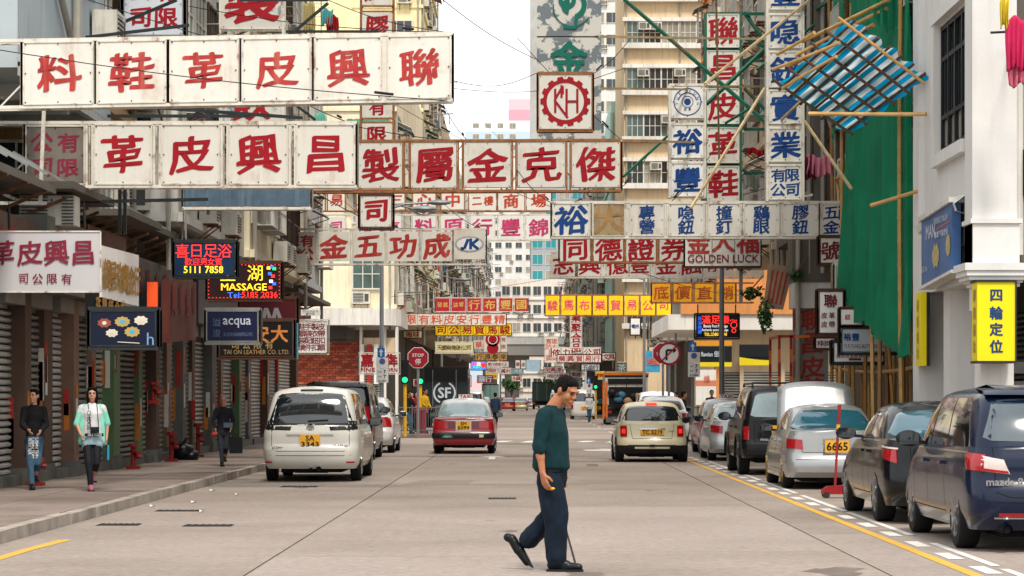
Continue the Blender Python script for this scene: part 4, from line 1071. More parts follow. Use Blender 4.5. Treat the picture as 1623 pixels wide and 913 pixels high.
b = MB(); p, q = Wp(352, 512, 50.3), Wp(472, 569, 50.3); b.box(p.x, q.x, 50.3, 50.45, q.z, p.z, tq); b.build('backing_board', t)
og = M('ink_orange', 'c47a3c', .5, var=.2); tn = M('ink_gold', '9a7c50', .5, var=.1)
onboard(t, '安大', 50, 428, 529, 25, og, sp=30, off=.03); onboard(t, '司公限有', 50, 400, 547, 12, tn, sp=18); onboard(t, 'TAI ON LEATHER CO. LTD.', 50, 407, 558, 7, tn, wpx=104, off=.01)
i_mar = M('ink_maroon', '7c2238', .6, var=.05)
t = sign('hanging_sign', 'white price list like sign with a grid of sixteen maroon characters', 60, [('鞋手製皮/類袋衣帶/裝配鈕扣/璜件扣類', 470, 509, 518, 559)], i_mar, pan=m_pan2, fr=m_frw, bolts=False, fill=.98, off=.015, warp=0, ft=.02)
t = sign('street_name_plate', 'small white street name plate under the left balconies', 64, [('', 477, 491, 508, 500)], i_red, pan=m_pan2, fr=m_darksteel, bolts=False, ft=.02, noframe=True)
onboard(t, 'Wong Chuk St', 64, 492, 493.4, 3, m_dark, wpx=25, off=0); onboard(t, '黃竹街', 64, 492, 497.6, 3.8, m_dark, sp=5, off=0)
t = sign('shop_sign', 'white sign with red characters and the words FINE and CORN near the stop sign', 84, [('', 570, 561, 632, 591)], i_red, pan=m_pan2, fr=m_frw, bolts=False, ft=.03)
onboard(t, '嘉', 84, 582, 571, 19, i_red, off=.03); onboard(t, '犇', 84, 620, 571, 19, i_red, off=.03); onboard(t, 'FINE', 84, 583, 586, 6, i_red, wpx=22, off=.02); onboard(t, 'CORN', 84, 618, 586, 6, i_red, wpx=24, off=.02)
# second layer, mid street
t = sign('overhead_sign', 'row of four large pinkish red characters with an oval blue emblem at its right end', 76, [('限有/司公', 451, 368, 500, 417)] + pn('金五功成', [(505, 553), (560, 608), (614, 663), (668, 716)], 367, 414) + [('', 720, 365, 769, 411)], i_redf, pan=m_pan, fill=.9, off=.035, attach=400, fr=m_frw, guys=((769, 366, 700, 320, 80), (640, 366, 560, 320, 78)))
b = MB(); F = Fr(Wp(744, 387, 76)); k = .019; disc(b, F, 23 * k, M('emblem_grey', '9a9c9e', .5), rz=.55); disc(b, F, 20 * k, m_pan2, d=.037, rz=.5)
for pts in (((-14, -7), (-8, -7), (-2, 8)), ((2, -8), (2, 9)), ((14, 8), (4, 0), (14, -8))): stroke(b, F, [(x * k, y * k) for x, y in pts], 4.6 * k, i_blue, .04)
b.build('emblem', t)
sign('overhead_sign', 'row of magenta red characters behind the blue emblem, mid street', 92, [('公', 488, 345, 514, 378), ('司', 520, 344, 546, 378), ('限', 566, 343, 592, 377), ('有', 610, 342, 636, 377), ('料', 654, 342, 690, 378), ('原', 699, 342, 737, 379), ('行', 746, 342, 783, 379), ('豐', 790, 342, 829, 379), ('錦', 834, 342, 873, 379)], i_pink, pan=m_pan2, fill=.85, attach=430, off=.025)
sign('overhead_sign', 'rusty framed row of faded red characters just under the long bright red row', 97, [('市', 488, 303, 514, 332), ('易', 520, 303, 546, 332), ('第', 566, 303, 590, 332), ('三', 616, 303, 641, 332), ('心', 655, 303, 690, 332), ('中', 700, 303, 735, 332), ('二樓', 744, 304, 786, 333), ('商', 790, 304, 830, 333), ('場', 835, 304, 873, 333)], M('ink_rusty_red', 'b0402c', .6, var=.25, scale=4), pan=m_pan, fr=m_frr, fill=.8, off=.03)
blueT = [('裕', 876, 323, 934, 374), ('大', 940, 323, 990, 374, M('ink_bleached', '9c7a4c', .7, var=.3), m_panr), ('專/營', 998, 323, 1052, 374), ('喼/鈕', 1060, 323, 1115, 374), ('撞/釘', 1122, 323, 1173, 374), ('鷄/眼', 1180, 323, 1234, 374), ('膠/鈕', 1241, 323, 1296, 374), ('五配/金件', 1302, 323, 1356, 374)]
sign('overhead_sign', 'long row of blue characters ending at the green net, one panel rusted through', 56, blueT, i_blue, fr=m_frw, fill=.95, off=.025, attach=1368, guys=((876, 323, 820, 270, 60), (1060, 323, 1130, 240, 58)))
t = sign('hanging_sign', 'short upright blue lettered sign topped by the round YUE FUNG emblem', 57, [('', 1064, 136, 1115, 187), ('裕', 1064, 198, 1115, 250), ('豐', 1064, 259, 1115, 311)], i_blue, pan=m_pan2, fr=m_frw, rails='v', fill=.86, off=.03, attach=1125)
b = MB(); F = Fr(Wp(1089.5, 161.5, 57)); k = 57 / 4000; ring(b, F, 20.5 * k, 22 * k, i_blue); disc(b, F, 5.3 * k, i_blue)
ring(b, F, 13.6 * k, 15 * k, i_blue, a0=R(10), a1=R(170)); ring(b, F, 8.3 * k, 9.3 * k, i_blue)
for i, ch in enumerate('YUE FUNG'):
    if ch == ' ': continue
    a = R(190 - i * 28.5); put(b, ch, F, 17.3 * k * math.cos(a), 17.3 * k * math.sin(a), 4.4 * k, i_blue, d=.036, off=0, warp=0, rot=a - PI / 2)
put(b, '裕', F, -3.5 * k, -11.5 * k, 4 * k, i_blue, d=.036); put(b, '豐', F, 3.5 * k, -11.5 * k, 4 * k, i_blue, d=.036)
b.build('emblem', t)
sign('hanging_sign', 'tall upright red lettered sign in a green frame, second from the blue column', 60, [(c, 1121, y0, 1171, y1) for c, y0, y1 in zip('聯昌皮革鞋', (23, 81, 141, 203, 264), (75, 135, 196, 258, 318))], i_red, fr=m_frg, rails='v', fill=.95, off=.025, ft=.07)
sign('hanging_sign', 'tall upright blue lettered sign nearest the striped tarpaulin', 52, [(c, 1219, y0, 1270, y1) for c, y0, y1 in zip(['豐', '喼', '鈕', '實', '業', '有限/公司'], (-36, 24, 83, 144, 204, 263), (15, 76, 138, 196, 256, 316))], i_blue, fr=m_frw, rails='v', fill=.92, off=.025, attach=1290)
sign('overhead_sign', 'row reading four large red characters left of the golden luck board', 70, pn('同德證券', [(888, 935), (941, 987), (993, 1039), (1046, 1090)], 376, 414), i_red, fill=1.02, off=.025, attach=1200, fr=m_frr)
t = sign('hanging_sign', 'brown framed white board reading GOLDEN LUCK', 65, [('', 1086, 352, 1128, 422), ('', 1129, 352, 1164, 422), ('', 1165, 352, 1205, 422)], i_red, pan=m_pan, fr=m_frd, ft=.05, bolts=False, gap=1)
onboard(t, '金', 65, 1107, 384, 33, i_redf, off=.03, warp=.01); onboard(t, '大', 65, 1146, 382, 33, i_redf, off=.03, warp=.01); onboard(t, '福', 65, 1185, 384, 33, i_redf, off=.03, warp=.01)
onboard(t, 'GOLDEN LUCK', 65, 1146, 410, 12.5, i_dred, wpx=112, off=.012)
sign('overhead_sign', 'low long row of red characters with brackets passing under the golden luck board', 80, [(c, a, 402, d, 438) for c, a, d in zip('志興(億豐)金融有限公司', (875, 916, 953, 961, 998, 1031, 1039, 1078, 1115, 1142, 1165, 1188), (911, 952, 960, 996, 1030, 1038, 1074, 1113, 1140, 1164, 1187, 1208))], i_red, fill=.95, off=.02, uprights=False, bolts=False)
yl = M('sign_yellow', 'efbc14', .45, var=.06, streak=.15); yl2 = M('sign_amber', 'e6a220', .45, var=.08, streak=.15)
sign('overhead_sign', 'long row of bright yellow panels with pink red characters', 112, pn('駿馬布業貿易公司', [(865, 886), (890, 912), (915, 937), (940, 962), (965, 987), (990, 1012), (1016, 1038), (1041, 1063)], 469, 499), M('ink_pink', 'c8485a', .6, var=.2), pan=yl, fill=.85, off=.02, fr=m_frr, bolts=False)
sign('overhead_sign', 'short row of four amber panels with darker orange characters', 90, pn('底價直銷', [(1034, 1062), (1068, 1096), (1102, 1131), (1136, 1165)], 450, 478), M('ink_brown_orange', 'a84e1c', .6, var=.3), pan=yl2, fill=.85, off=.02, fr=m_frr, bolts=False, attach=1195)
sign('overhead_sign', 'row of red panels with yellow characters, mid distance on the left', 152, [('發批', 691, 473, 712, 493), ('沽零', 716, 473, 737, 493)] + pn('行布豐國', [(741, 762), (766, 787), (791, 812), (816, 837)], 473, 493), M('ink_yellow', 'd9b45a', .6, var=.1), pan=M('sign_rose_red', 'b8283e', .5, var=.12), fill=.85, off=.02, fr=m_frw, bolts=False, ft=.06)
sign('overhead_sign', 'thin white row of orange red characters reaching from the left kerb', 122, [(c, a, 498, a + 19.5, 515) for c, a in zip('翁限有料皮安行豐精', [622 + 20 * i for i in range(9)])], i_or, fill=.95, off=.02, attach=600, fr=m_frr, bolts=False)
sign('overhead_sign', 'row of six lemon yellow panels with red characters', 162, [(c, a, 514, a + 19.3, 531) for c, a in zip('司公易貿馬駿', [690 + 20.1 * i for i in range(6)])], i_red, pan=M('sign_lemon', 'e6c416', .45, var=.05), fill=.92, off=.02, fr=m_frr, bolts=False)
sign('overhead_sign', 'cream board with small brown characters below the lemon yellow row', 150, [('天慶業修設計公司', 690, 543, 750, 559)], M('ink_olive', '6b5a34', .6), pan=M('sign_cream', 'd6cda4', .5, var=.06), fill=1.2, bolts=False)
t = sign('hanging_sign', 'upright white sign with red discs and characters', 172, [('', 768, 531, 793, 557), ('有/限', 794, 531, 802, 557)], i_red, rails='v', bolts=False, fill=1)
b = MB(); F = Fr(Wp(781, 538, 172)); disc(b, F, .5, i_red); ring(b, F, .28, .33, m_pan2, d=.04); F = Fr(Wp(781, 552, 172)); disc(b, F, .4, i_red); b.build('emblem', t)
sign('overhead_sign', 'short white sign with two small red characters beside the cream board', 176, [('華廠', 751, 541, 778, 552)], i_or, bolts=False, fill=1)
sign('overhead_sign', 'row of four tan panels with dark characters', 192, [(c, a, 560, a + 12, 571) for c, a in zip('行源泰來', [753.5 + 12.7 * i for i in range(4)])], M('ink_brown', '4a3420', .6), pan=M('sign_tan', 'c29a5c', .5, var=.06), fill=.95, fr=m_frd, bolts=False)
t = sign('led_sign', 'tiny bright sign glowing blue, green and red down the street', 184, [('', 747, 573, 770, 586)], LEb, pan=LEb, fr=m_darksteel, bolts=False)
onboard(t, '新', 184, 752, 577, 6, LEr); onboard(t, '裝', 184, 759, 577, 6, LEy); onboard(t, 'ABC', 184, 756, 582, 4, LEg, wpx=14); b = MB(); disc(b, Fr(Wp(766, 579, 184)), .2, LEr, d=.04); b.build('emblem', t)
far = [('車行修理大王', 771, 574, 806, 581, 'long thin white sign with red characters left of the flyover'), ('恆發行', 770, 583, 792, 591, 'white sign reading three red characters above the taxi'), ('金', 826, 571, 833, 584, 'single upright black framed panel by the flyover column'), ('華', 817, 571, 824, 584, 'upright black framed panel next to the single one by the flyover'),
       ('萬利', 793, 584, 810, 592, 'small pinkish sign left of the teal banner'), ('香港工商', 770, 593, 788, 600, 'tiny yellow banner under the far left signs')]
for s, a, c, d, e, lab in far:
    sign('hanging_sign', lab, 235, [(s, a, c, d, e)], i_red, pan=(M('sign_lemon', 'e6c416') if 'yellow' in lab else m_pan2), fr=m_frd if 'black' in lab else m_frw, bolts=False, fill=1, dep=.2)
sign('banner', 'teal banner sign hung across below the flyover', 260, [('大減價', 806, 585, 829, 591)], pw, pan=M('sign_teal', '2c8f9a', .5), bolts=False, fill=1)
sign('banner', 'pale blue poster board hung at the left of the far upright white sign', 300, [('', 834, 571, 856, 588)], LEw, pan=M('sign_skyblue', 'a8c6da', .5), bolts=False)
sign('hanging_sign', 'upright white sign with two columns of thin red characters in the distance', 172, [('富建/防大/建/國商', 864, 534, 884, 574)], i_or, pan=m_pan2, rails='v', bolts=False, fill=.95, off=.01)
sign('hanging_sign', 'upright sign of four red characters on a white truss right of centre', 140, [(c, 905, y, 921, y + 15) for c, y in zip('業聚合品', (496, 512, 528, 544))], i_red, pan=m_pan2, rails='v', bolts=False, fill=1.05, off=.03, fr=m_frw, attach=885)
sign('overhead_sign', 'row of four spaced white panels with red characters crossing the white truss sign', 132, [(c, a, 552, a + 13, 565) for c, a in zip('依力公司', (875, 891, 925, 939))], i_red, pan=m_pan2, bolts=False, fill=.95, off=.03, fr=m_frw)
sign('overhead_sign', 'dark framed row of five small red characters under the spaced white panels', 128, [(c, a, 563, a + 13, 574) for c, a in zip('榮興貿易行', [884 + 13.8 * i for i in range(5)])], i_redf, pan=m_pan, bolts=False, fill=.95, off=.02, fr=m_frd)
sign('overhead_sign', 'three small white panels with red characters over the right hand far lane', 210, [(c, a, 582, a + 9, 590) for c, a in zip('保興車', (862, 872, 882))], i_red, pan=m_pan2, bolts=False, fill=1, fr=m_frd)
sign('banner', 'small green and red banner above the far white vans', 250, [('電器', 905, 590, 921, 597)], i_red, pan=m_pan2, bolts=False, fill=1)
sign('banner', 'long white banner with red print behind the man at far right lane', 255, [('祥記大藥房', 865, 592, 902, 600)], i_red, pan=m_pan2, bolts=False, fill=1)

# the tall board with green lettering behind the gear sign
t = thing('sign_board', 'tall grey board of peeling white paint with green emblem and character', 'sign', tuple(Wp(902, 222, 74)))
m_pg1 = bpy.data.materials.new('peeling_paint'); m_pg1.use_nodes = True; N, L = m_pg1.node_tree.nodes, m_pg1.node_tree.links
g = N.new('ShaderNodeNewGeometry'); nn = N.new('ShaderNodeTexNoise'); nn.inputs['Scale'].default_value = 1.5; nn.inputs['Detail'].default_value = 9; nn.inputs['Roughness'].default_value = .68; L.new(g.outputs['Position'], nn.inputs['Vector'])
mr = N.new('ShaderNodeMapRange'); mr.inputs[1].default_value = .5; mr.inputs[2].default_value = .515; L.new(nn.outputs['Fac'], mr.inputs[0])
mm = N.new('ShaderNodeMix'); mm.data_type = 'RGBA'; mm.inputs[6].default_value = (*hexc('c9c6be'), 1); mm.inputs[7].default_value = (*hexc('6a7478'), 1); L.new(mr.outputs[0], mm.inputs['Factor']); L.new(mm.outputs[2], N['Principled BSDF'].inputs['Base Color'])
for y0, y1 in ((-60, 57), (60, 221)):
    b = MB(); p, q = Wp(851, y0, 74), Wp(953, y1, 74); b.box(p.x, q.x, 74, 74.35, q.z, p.z, m_pg1); b.build('panel', t)
gr = M('ink_green', '12695a', .6, var=.1)
onboard(t, '金', 74, 902, 93, 52, gr, off=.03)
b = MB(); F = Fr(Wp(907, 12, 74)); k = .0185; ring(b, F, 29 * k, 31 * k, gr, d=.03, a0=R(170), a1=R(330)); ring(b, F, 7 * k, 14 * k, gr, u=-8 * k, w=12 * k, d=.03); ring(b, F, 0.01, 13 * k, gr, u=-4 * k, w=2 * k, d=.032, a0=R(90), a1=R(260))
ring(b, F, 17 * k, 25 * k, gr, u=-2 * k, w=5 * k, d=.034, a0=R(-70), a1=R(40)); stroke(b, F, [(6 * k, -12 * k), (6 * k, -32 * k), (-14 * k, -31 * k)], 5 * k, gr, .036); b.build('emblem', t)
b = MB(); b.beam(Wp(946, -60, 74.2), Wp(946, 230, 74.2), .12, .2, m_frr); b.beam(Wp(860, 222, 74.2), Wp(1190, 226, 76), .1, .1, m_frr); b.build('frame', t)

# signs by the right hand pavement
i_br = M('ink_oxblood', '6f2a2c', .6, var=.2)
sign('shop_sign', 'dim white sign with two large dark red characters beside the net edge', 54, [('號', 1300, 377, 1332, 417, None, m_pan), ('皮', 1334, 377, 1366, 417, m_dark, M('sign_panel_grey', '55565a', .5, var=.1))], i_br, fill=1, off=.03, fr=m_frd, bolts=False)
t = sign('shop_sign', 'pale sign with wide rust streaks and small upright characters', 53, [('', 1324, 421, 1364, 488)], i_br, pan=M('sign_panel_streaked', 'b9b4a4', .6, var=.08, streak=1, scol='8a5a2c', rust=.9, rsc=1), fr=m_frw, bolts=False)
for s, cx, m in (('時裝新款潮流', 1357, gr), ('禮盒', 1337, gr)):
    for i, ch in enumerate(s): onboard(t, ch, 53, cx, (452 if len(s) > 3 else 430) + i * 6.5 * (1 if len(s) > 3 else 1.3), 5.5 if len(s) > 3 else 7, m, off=0)
t = sign('shop_sign', 'white sign with one large and four small red characters by the painted pillar', 52, [('', 1298, 462, 1336, 528)], i_br, pan=m_pan2, fr=m_frd, bolts=False)
onboard(t, '聯', 52, 1316, 477, 19, i_br, off=.03); onboard(t, '皮革', 52, 1312, 500, 9, i_br, sp=12); onboard(t, '皮帶', 52, 1312, 514, 9, i_br, sp=12)
sign('shop_sign', 'small white sign with a red button character under the rust streaked one', 49.5, [('鈕扣', 1334, 491, 1366, 514)], i_redf, pan=m_pan2, fr=m_frd, bolts=False, fill=.6, off=.02)
t = sign('shop_sign', 'pale grey sign with blue characters and red YUE FUNG lettering behind bamboo', 49.5, [('', 1334, 521, 1440, 558)], i_blue, pan=M('sign_panel_palegrey', 'a3a9ae', .5, var=.05), fr=m_darksteel, bolts=False)
onboard(t, '裕豐', 49.5, 1349, 534, 11, i_blue, sp=13, off=.03); onboard(t, 'YUE FUNG BUTTONS & LEATHERWARE', 49.5, 1386, 548.5, 6, i_br, wpx=98, off=.005)
t = sign('shop_sign', 'low white sign with one line of small dark red characters, just above the bamboo feet', 51, [('', 1321, 543, 1400, 574)], i_br, pan=m_pan2, fr=m_darksteel, bolts=False)
onboard(t, '鈕扣五金皮具配件公司', 51, 1360, 564, 6, i_br, sp=7)
b = MB(); p = Wp(1345, 569.5, 51); b.box(p.x, p.x + .25, 50.96, 50.97, p.z - .02, p.z + .02, i_br); b.build('print', t)
sign('shop_sign', 'narrow white strip sign with red characters behind the striped pillar guard', 56, [('和記皮革', 1294, 537, 1322, 551)], i_br, pan=m_pan2, fr=m_frd, bolts=False, fill=1.4)
# painted pillar with its red and orange guard frame
t = thing('painted_pillar', 'grey tiled pavement pillar painted with large red characters', 'pillar', (6.65, 58.9, .12))
m_tile = M('small_grey_tile', '7d7a72', .6, var=.12, scale=3, streak=.5, bump=.3, bscale=40)
b = MB(); b.box(6.2, 6.95, 58.8, 59.6, .12, 4.2, m_tile); b.box(6.1, 7.05, 58.7, 59.7, 4.2, 5.4, w_dark); b.build('shaft', t)
b = MB(); b.box(6.12, 7.03, 58.72, 59.68, 3.6, 4.2, w_white); b.build('capital', t)
F = Fr((6.58, 58.8, 0)); b = MB()
for ch, py in zip('聯昌皮革', (506, 544, 582, 616)): put(b, ch, F, 0, CH - (py - 628) * 58.8 / 4000, .46, M('paint_brick_red', '8e2f26', .7, var=.2), d=.006, off=.03, sx=1.1)
b.build('lettering', t)
b = MB(); F = Fr((6.2, 59.6, 0), (0, -1, 0))
for ch, z in zip('聯昌皮革', (3.3, 2.75, 2.2, 1.65)): put(b, ch, F, .4, z, .46, MATS['paint_brick_red'], d=.006, off=.03)
b.build('lettering', t)
b = MB(); b.tube((6.22, 58.55, .12), (6.22, 58.55, 8.5), .055, m_pipe, 8); b.build('drain_pipe', t)
g_ = thing('guard_frame', 'red and orange striped steel guard frame around the painted pillar', 'guard frame', (6.3, 58.3, .12)); m_o = M('guard_orange', 'c8641e', .6, var=.1); m_r = M('guard_red', '8e2a20', .6, var=.1)
def bars(p, q):
    p, q = Vector(p), Vector(q); L = (q - p).length; n = max(2, int(L / .3)); b = MB()
    for i in range(n): b.beam(p + (q - p) * i / n, p + (q - p) * (i + 1) / n, .06, .06, m_o if i % 2 else m_r)
    b.build('bar', g_)
for x in (5.75, 6.02, 7.15): bars((x, 58.2, .12), (x, 58.2, 2.95))
for z in (1.3, 2.93): bars((5.75, 58.2, z), (7.15, 58.2, z))
for z in (1.3, 2.93): bars((5.75, 58.2, z), (5.75, 60.4, z))
bars((5.75, 60.4, .12), (5.75, 60.4, 2.95))
# slanting brown board with upright strokes
t = thing('shop_sign', 'tilted brown board with faded upright red strokes above the potted greenery', 'sign', tuple(Wp(1232, 480, 60)))
F = Fr(Wp(1232, 455, 60), (1, 0, -.18), (.18, 0, 1)); b = MB(); vs = [(-.23, -.55), (.23, -.5), (.3, .55), (-.3, .5)]; b.prism(vs, F, 0, .12, M('board_brown', '8a7460', .7, var=.2)); b.build('panel', t)
b = MB(); 
for i in range(4): stroke(b, F, [(-.16 + i * .1, -.4), (-.17 + i * .115, .38)], .045, MATS['paint_brick_red'], .006)
b.build('print', t)
def plant(x, y, z, r, n, lab):
    t = thing('hanging_plant', lab, 'plant', (x, y, z)); b = MB(); leafball(b, (x, y, z), r, n, m_leaf, .07, random.Random(int(x * 10))); b.build('foliage', t)
    b = MB(); b.path([(x, y, z + r[2] * .8), (x + .3, y + .2, z + r[2] + .3)], .02, m_rusty, 4); b.build('stem', t)
p = Wp(1213, 500, 60); plant(p.x, p.y, p.z, (.18, .3, .4), 260, 'dark trailing plant hanging below the tilted brown board')
p = Wp(1192, 465, 64); plant(p.x, p.y, p.z, (.3, .3, .16), 160, 'small leafy plant on the ledge left of the tilted brown board')
p = Wp(1262, 437, 58.4); plant(p.x, p.y, p.z, (.16, .12, .12), 120, 'tuft of leaves growing on top of the painted pillar')
# foot massage led board and the shop boards under it
t = sign('led_sign', 'black lit sign for foot massage with a red glowing foot', 84, [('', 1103, 499, 1170, 535)], LEr, pan=M('led_black', '121a24', .4, var=.1), fr=m_darksteel, bolts=False, guys=((1106, 499, 1106, 482, 84), (1166, 499, 1166, 482, 84)))
onboard(t, '滿足樂', 84, 1134, 507, 13, LEr, sp=15, off=.02); onboard(t, 'Beauty Foot Massage', 84, 1134, 517.5, 4.5, LEw, wpx=38, off=0); onboard(t, 'Authentic point massage', 84, 1133, 523.5, 4, LEw, wpx=42, off=0); onboard(t, 'TEL:2380 5190', 84, 1134, 530, 5, LEy, wpx=36, off=.01)
for i in range(4): onboard(t, '足浴按摩'[i], 84, 1109, 505 + i * 7, 6, LEb, off=.01)
b = MB(); F = Fr(Wp(1163, 518, 84)); k = .021; ring(b, F, 4.2 * k, 5.6 * k, LEr, w=3 * k, d=.04, n=14); ring(b, F, 2.4 * k, 3.8 * k, LEr, w=-6 * k, d=.04, n=12)
for i in range(4): disc(b, F, 1.2 * k, LEr, u=(-5 + 3 * i) * k, w=(10 + (i == 1)) * k, n=8)
b.build('emblem', t)
kw = M('fascia_black', '1c2124', .4, var=.1); ky = M('fascia_yellow', 'd8c21e', .5, var=.05); ko = M('fascia_orange', 'cf8a24', .5, var=.05)
t = thing('shop_sign', 'black and yellow shop board with pale script behind the no turning sign', 'sign', tuple(Wp(1130, 590, 97)))
def brd(t, x0, y0, x1, y1, Y, m, name='panel', d=.1):
    b = MB(); p, q = Wp(x0, y0, Y), Wp(x1, y1, Y); b.box(p.x, q.x, Y, Y + d, q.z, p.z, m); b.build(name, t)
brd(t, 1096, 540, 1160, 548, 97, ko); brd(t, 1096, 549, 1160, 574, 97.01, kw); brd(t, 1096, 574.2, 1160, 581, 97, ky)
onboard(t, 'flawian 佳隆', 97, 1128, 561, 7, pw, wpx=34)
t = thing('shop_sign', 'plain black shop board with a yellow sweep above grey shutters', 'sign', tuple(Wp(1200, 590, 97)))
brd(t, 1172, 546, 1222, 566, 97, kw); 
b = MB(); vs = []; 
for i in range(9):
    x = 1172 + 50 * i / 8; y = 566 + 5 * math.sin(i / 8 * 1.6); a = Wp(x, y, 96.98); c = Wp(x, 579, 96.98); vs += [a, c]
b.add(vs, [(2 * i, 2 * i + 1, 2 * i + 3, 2 * i + 2) for i in range(8)], ky); b.build('yellow_stripe', t); brd(t, 1172, 546, 1222, 579, 97.03, kw)
t = thing('shop_sign', 'blue shop poster with red characters beside the lamp post in mid distance', 'sign', tuple(Wp(1035, 585, 118))); brd(t, 1024, 556, 1046, 590, 118, M('poster_blue', '3b8fb4', .5, var=.2)); onboard(t, '湘菜', 118, 1035, 573, 11, i_or, sp=10)
t = thing('wall_panel', 'white and orange striped wall panel behind the right hand taxi', 'wall panel', tuple(Wp(1118, 640, 96))); brd(t, 1103, 586, 1135, 603, 96.5, w_white); brd(t, 1103, 603.2, 1135, 612, 96.5, M('band_salmon', 'c9785c', .6)); brd(t, 1103, 612.2, 1135, 642, 96.5, w_white)
onboard(t, '福', 96.5, 1120, 600, 9, i_or)
# poster above the white arcade, yellow wheel alignment signs
t = thing('poster_sign', 'blue workshop poster on a slanting board over the white arcade', 'sign', (6.75, 40.4, 3.9))
Fp = Fr((6.5, 41.9, 3.92), (.0, -1, 0)); m_pb2 = M('poster_workshop_blue', '3d5f8e', .45, var=.25, scale=1.5)
b = MB(); b.prism([(0, -.55), (3.0, -.42), (3.0, .62), (0, .52)], Fp, 0, .14, m_pb2); b.build('panel', t)
b = MB(); b.prism([(-.04, -.6), (3.04, -.47), (3.04, -.42), (-.04, -.55)], Fp, -.02, .2, w_white); b.prism([(-.04, .52), (3.04, .62), (3.04, .7), (-.04, .6)], Fp, -.05, .3, w_white); b.build('frame', t)
b = MB(); put(b, 'MAN', Fp, 1.0, .3, .22, pw, wid=.9, d=.01, warp=0); put(b, 'PERFORMANCE TUNING SHOP', Fp, 2.1, .42, .1, pw, wid=1.2, d=.01, warp=0); put(b, '專業汽車改裝', Fp, 2.1, .2, .1, pw, wid=1.2, d=.01, warp=0)
b.add([Fp.at(u, w, .008) for u, w in ((1.55, .28), (2.9, .33), (2.9, .35), (1.55, .30))], [(0, 1, 2, 3)], i_or)
b.add([Fp.at(1.5 + .35 * math.cos(a * PI / 8), -.12 + .22 * math.sin(a * PI / 8) * (1 if a % 2 else .7), .008) for a in range(16)], [tuple(range(16))], M('poster_gold', 'a89a6c', .5, var=.3, scale=10))
b.add([Fp.at(2.7 + .22 * math.cos(a * PI / 8), -.02 + .17 * math.sin(a * PI / 8), .008) for a in range(16)], [tuple(range(16))], MATS['poster_gold'])
put(b, '電話 2386', Fp, .4, -.28, .1, pw, wid=.5, d=.01, warp=0)
b.build('print', t)
m_ys = M('sign_bright_yellow', 'e4d012', .4, var=.03); m_navy2 = M('ink_navy', '1d3c66', .5, var=.05)
t = thing('light_box_sign', 'bright yellow box sign with four navy characters fixed to the white column', 'sign', (7.0, 37.6, 1.9))
b = MB(); p, q = Wp(1549, 447, 37.5), Wp(1609, 572, 37.5); b.box(p.x, q.x, 37.5, 37.95, q.z, p.z, m_ys); b.build('panel', t)
b = MB()
for z in (p.z, q.z - .035): b.box(p.x - .02, q.x + .02, 37.47, 37.98, z, z + .035, m_darksteel)
b.box(q.x, q.x + .02, 37.47, 37.98, q.z, p.z, m_darksteel); b.build('frame', t)
for ch, y in zip('四輪定位', (468, 496, 522, 549)): onboard(t, ch, 37.5, 1579, y, 19, m_navy2, d=.006, off=.035, warp=0)
F = Fr((p.x, 37.95, 0), (0, -1, 0)); b = MB()
for ch, y in zip('專業輪呔', (468, 496, 522, 549)): put(b, ch, F, .22, CH - (y - 628) * 37.5 / 4000, .19, M('ink_tan', 'a88a4c', .5), d=.006)
b.build('lettering', t)
t = thing('light_box_sign', 'narrow yellow box sign on the far white column behind the near one', 'sign', (6.6, 43.2, 1.9))
p, q = Wp(1459, 463, 42.4), Wp(1467, 580, 42.4); b = MB(); b.box(p.x, p.x + .1, 42.4, 42.95, q.z, p.z, m_ys); b.box(p.x + .1, p.x + .16, 42.4, 42.95, q.z, p.z, m_darksteel); b.build('panel', t)
F = Fr((p.x, 42.95, 0), (0, -1, 0)); b = MB()
for ch, y in zip('專業輪呔', (485, 510, 535, 560)): put(b, ch, F, .27, CH - (y - 628) * 42.6 / 4000, .2, MATS['ink_tan'], d=.006)
b.build('lettering', t)
# angled shop sign with gold letters, left
t = thing('shop_sign', 'angled white board with raised gold characters right of the large white board', 'sign', (-6.6, 40, 2.7))
O = Wp(161, 432, 39.0); E_ = Wp(220, 445, 41.5); Fg = Fr(O, (E_ - O), (0, 0, 1)); Lg = (E_ - O).length
b = MB(); b.prism([(0, -.38), (Lg, -.42), (Lg, .42), (0, .42)], Fg, 0, .2, m_pan2); b.build('panel', t)
b = MB()
for i, ch in enumerate('銀星珠寶金行'): put(b, ch, Fg, Lg * (i + .55) / 6.2, -.02, .44, gold, d=.03, off=.03)
b.build('lettering', t)
b = MB(); Fg2 = Fr(Wp(145, 484, 38.5), (E_ - O), (0, 0, 1))
for i, ch in enumerate('珠寶飾金業'): put(b, ch, Fg2, .3 + i * .4, 0, .3, gold, d=.03, off=.03)
b.prism([(0, -.2), (2.2, -.2), (2.2, .22), (0, .22)], Fg2, 0, .1, m_dark); b.build('name_board', t)
t = thing('lit_panel', 'small glowing orange red panel between the dark shop signs on the left', 'lit panel', tuple(Wp(240, 490, 48))); brd(t, 233, 447, 249, 490, 48, M('lit_orange_red', 'd04a22', .5, var=.2, emit=.5))
t = thing('shop_sign', 'dark red upright shop board with raised strokes left of the jewellery sign', 'sign', (-6.9, 52, 2.6))
O = Wp(268, 490, 49); E_ = Wp(311, 490, 56); F = Fr(O, (E_ - O)); Lg = (E_ - O).length; b = MB(); b.prism([(0, -.65), (Lg, -.68), (Lg, .6), (0, .58)], F, 0, .15, M('board_oxblood', '5a2a24', .6, var=.2)); b.build('panel', t)
b = MB()
for i, ch in enumerate('興隆金號'): put(b, ch, F, Lg * (i + .5) / 4, .18, .6, dkred, d=.02, off=.02, sx=1.5)
b.build('lettering', t)
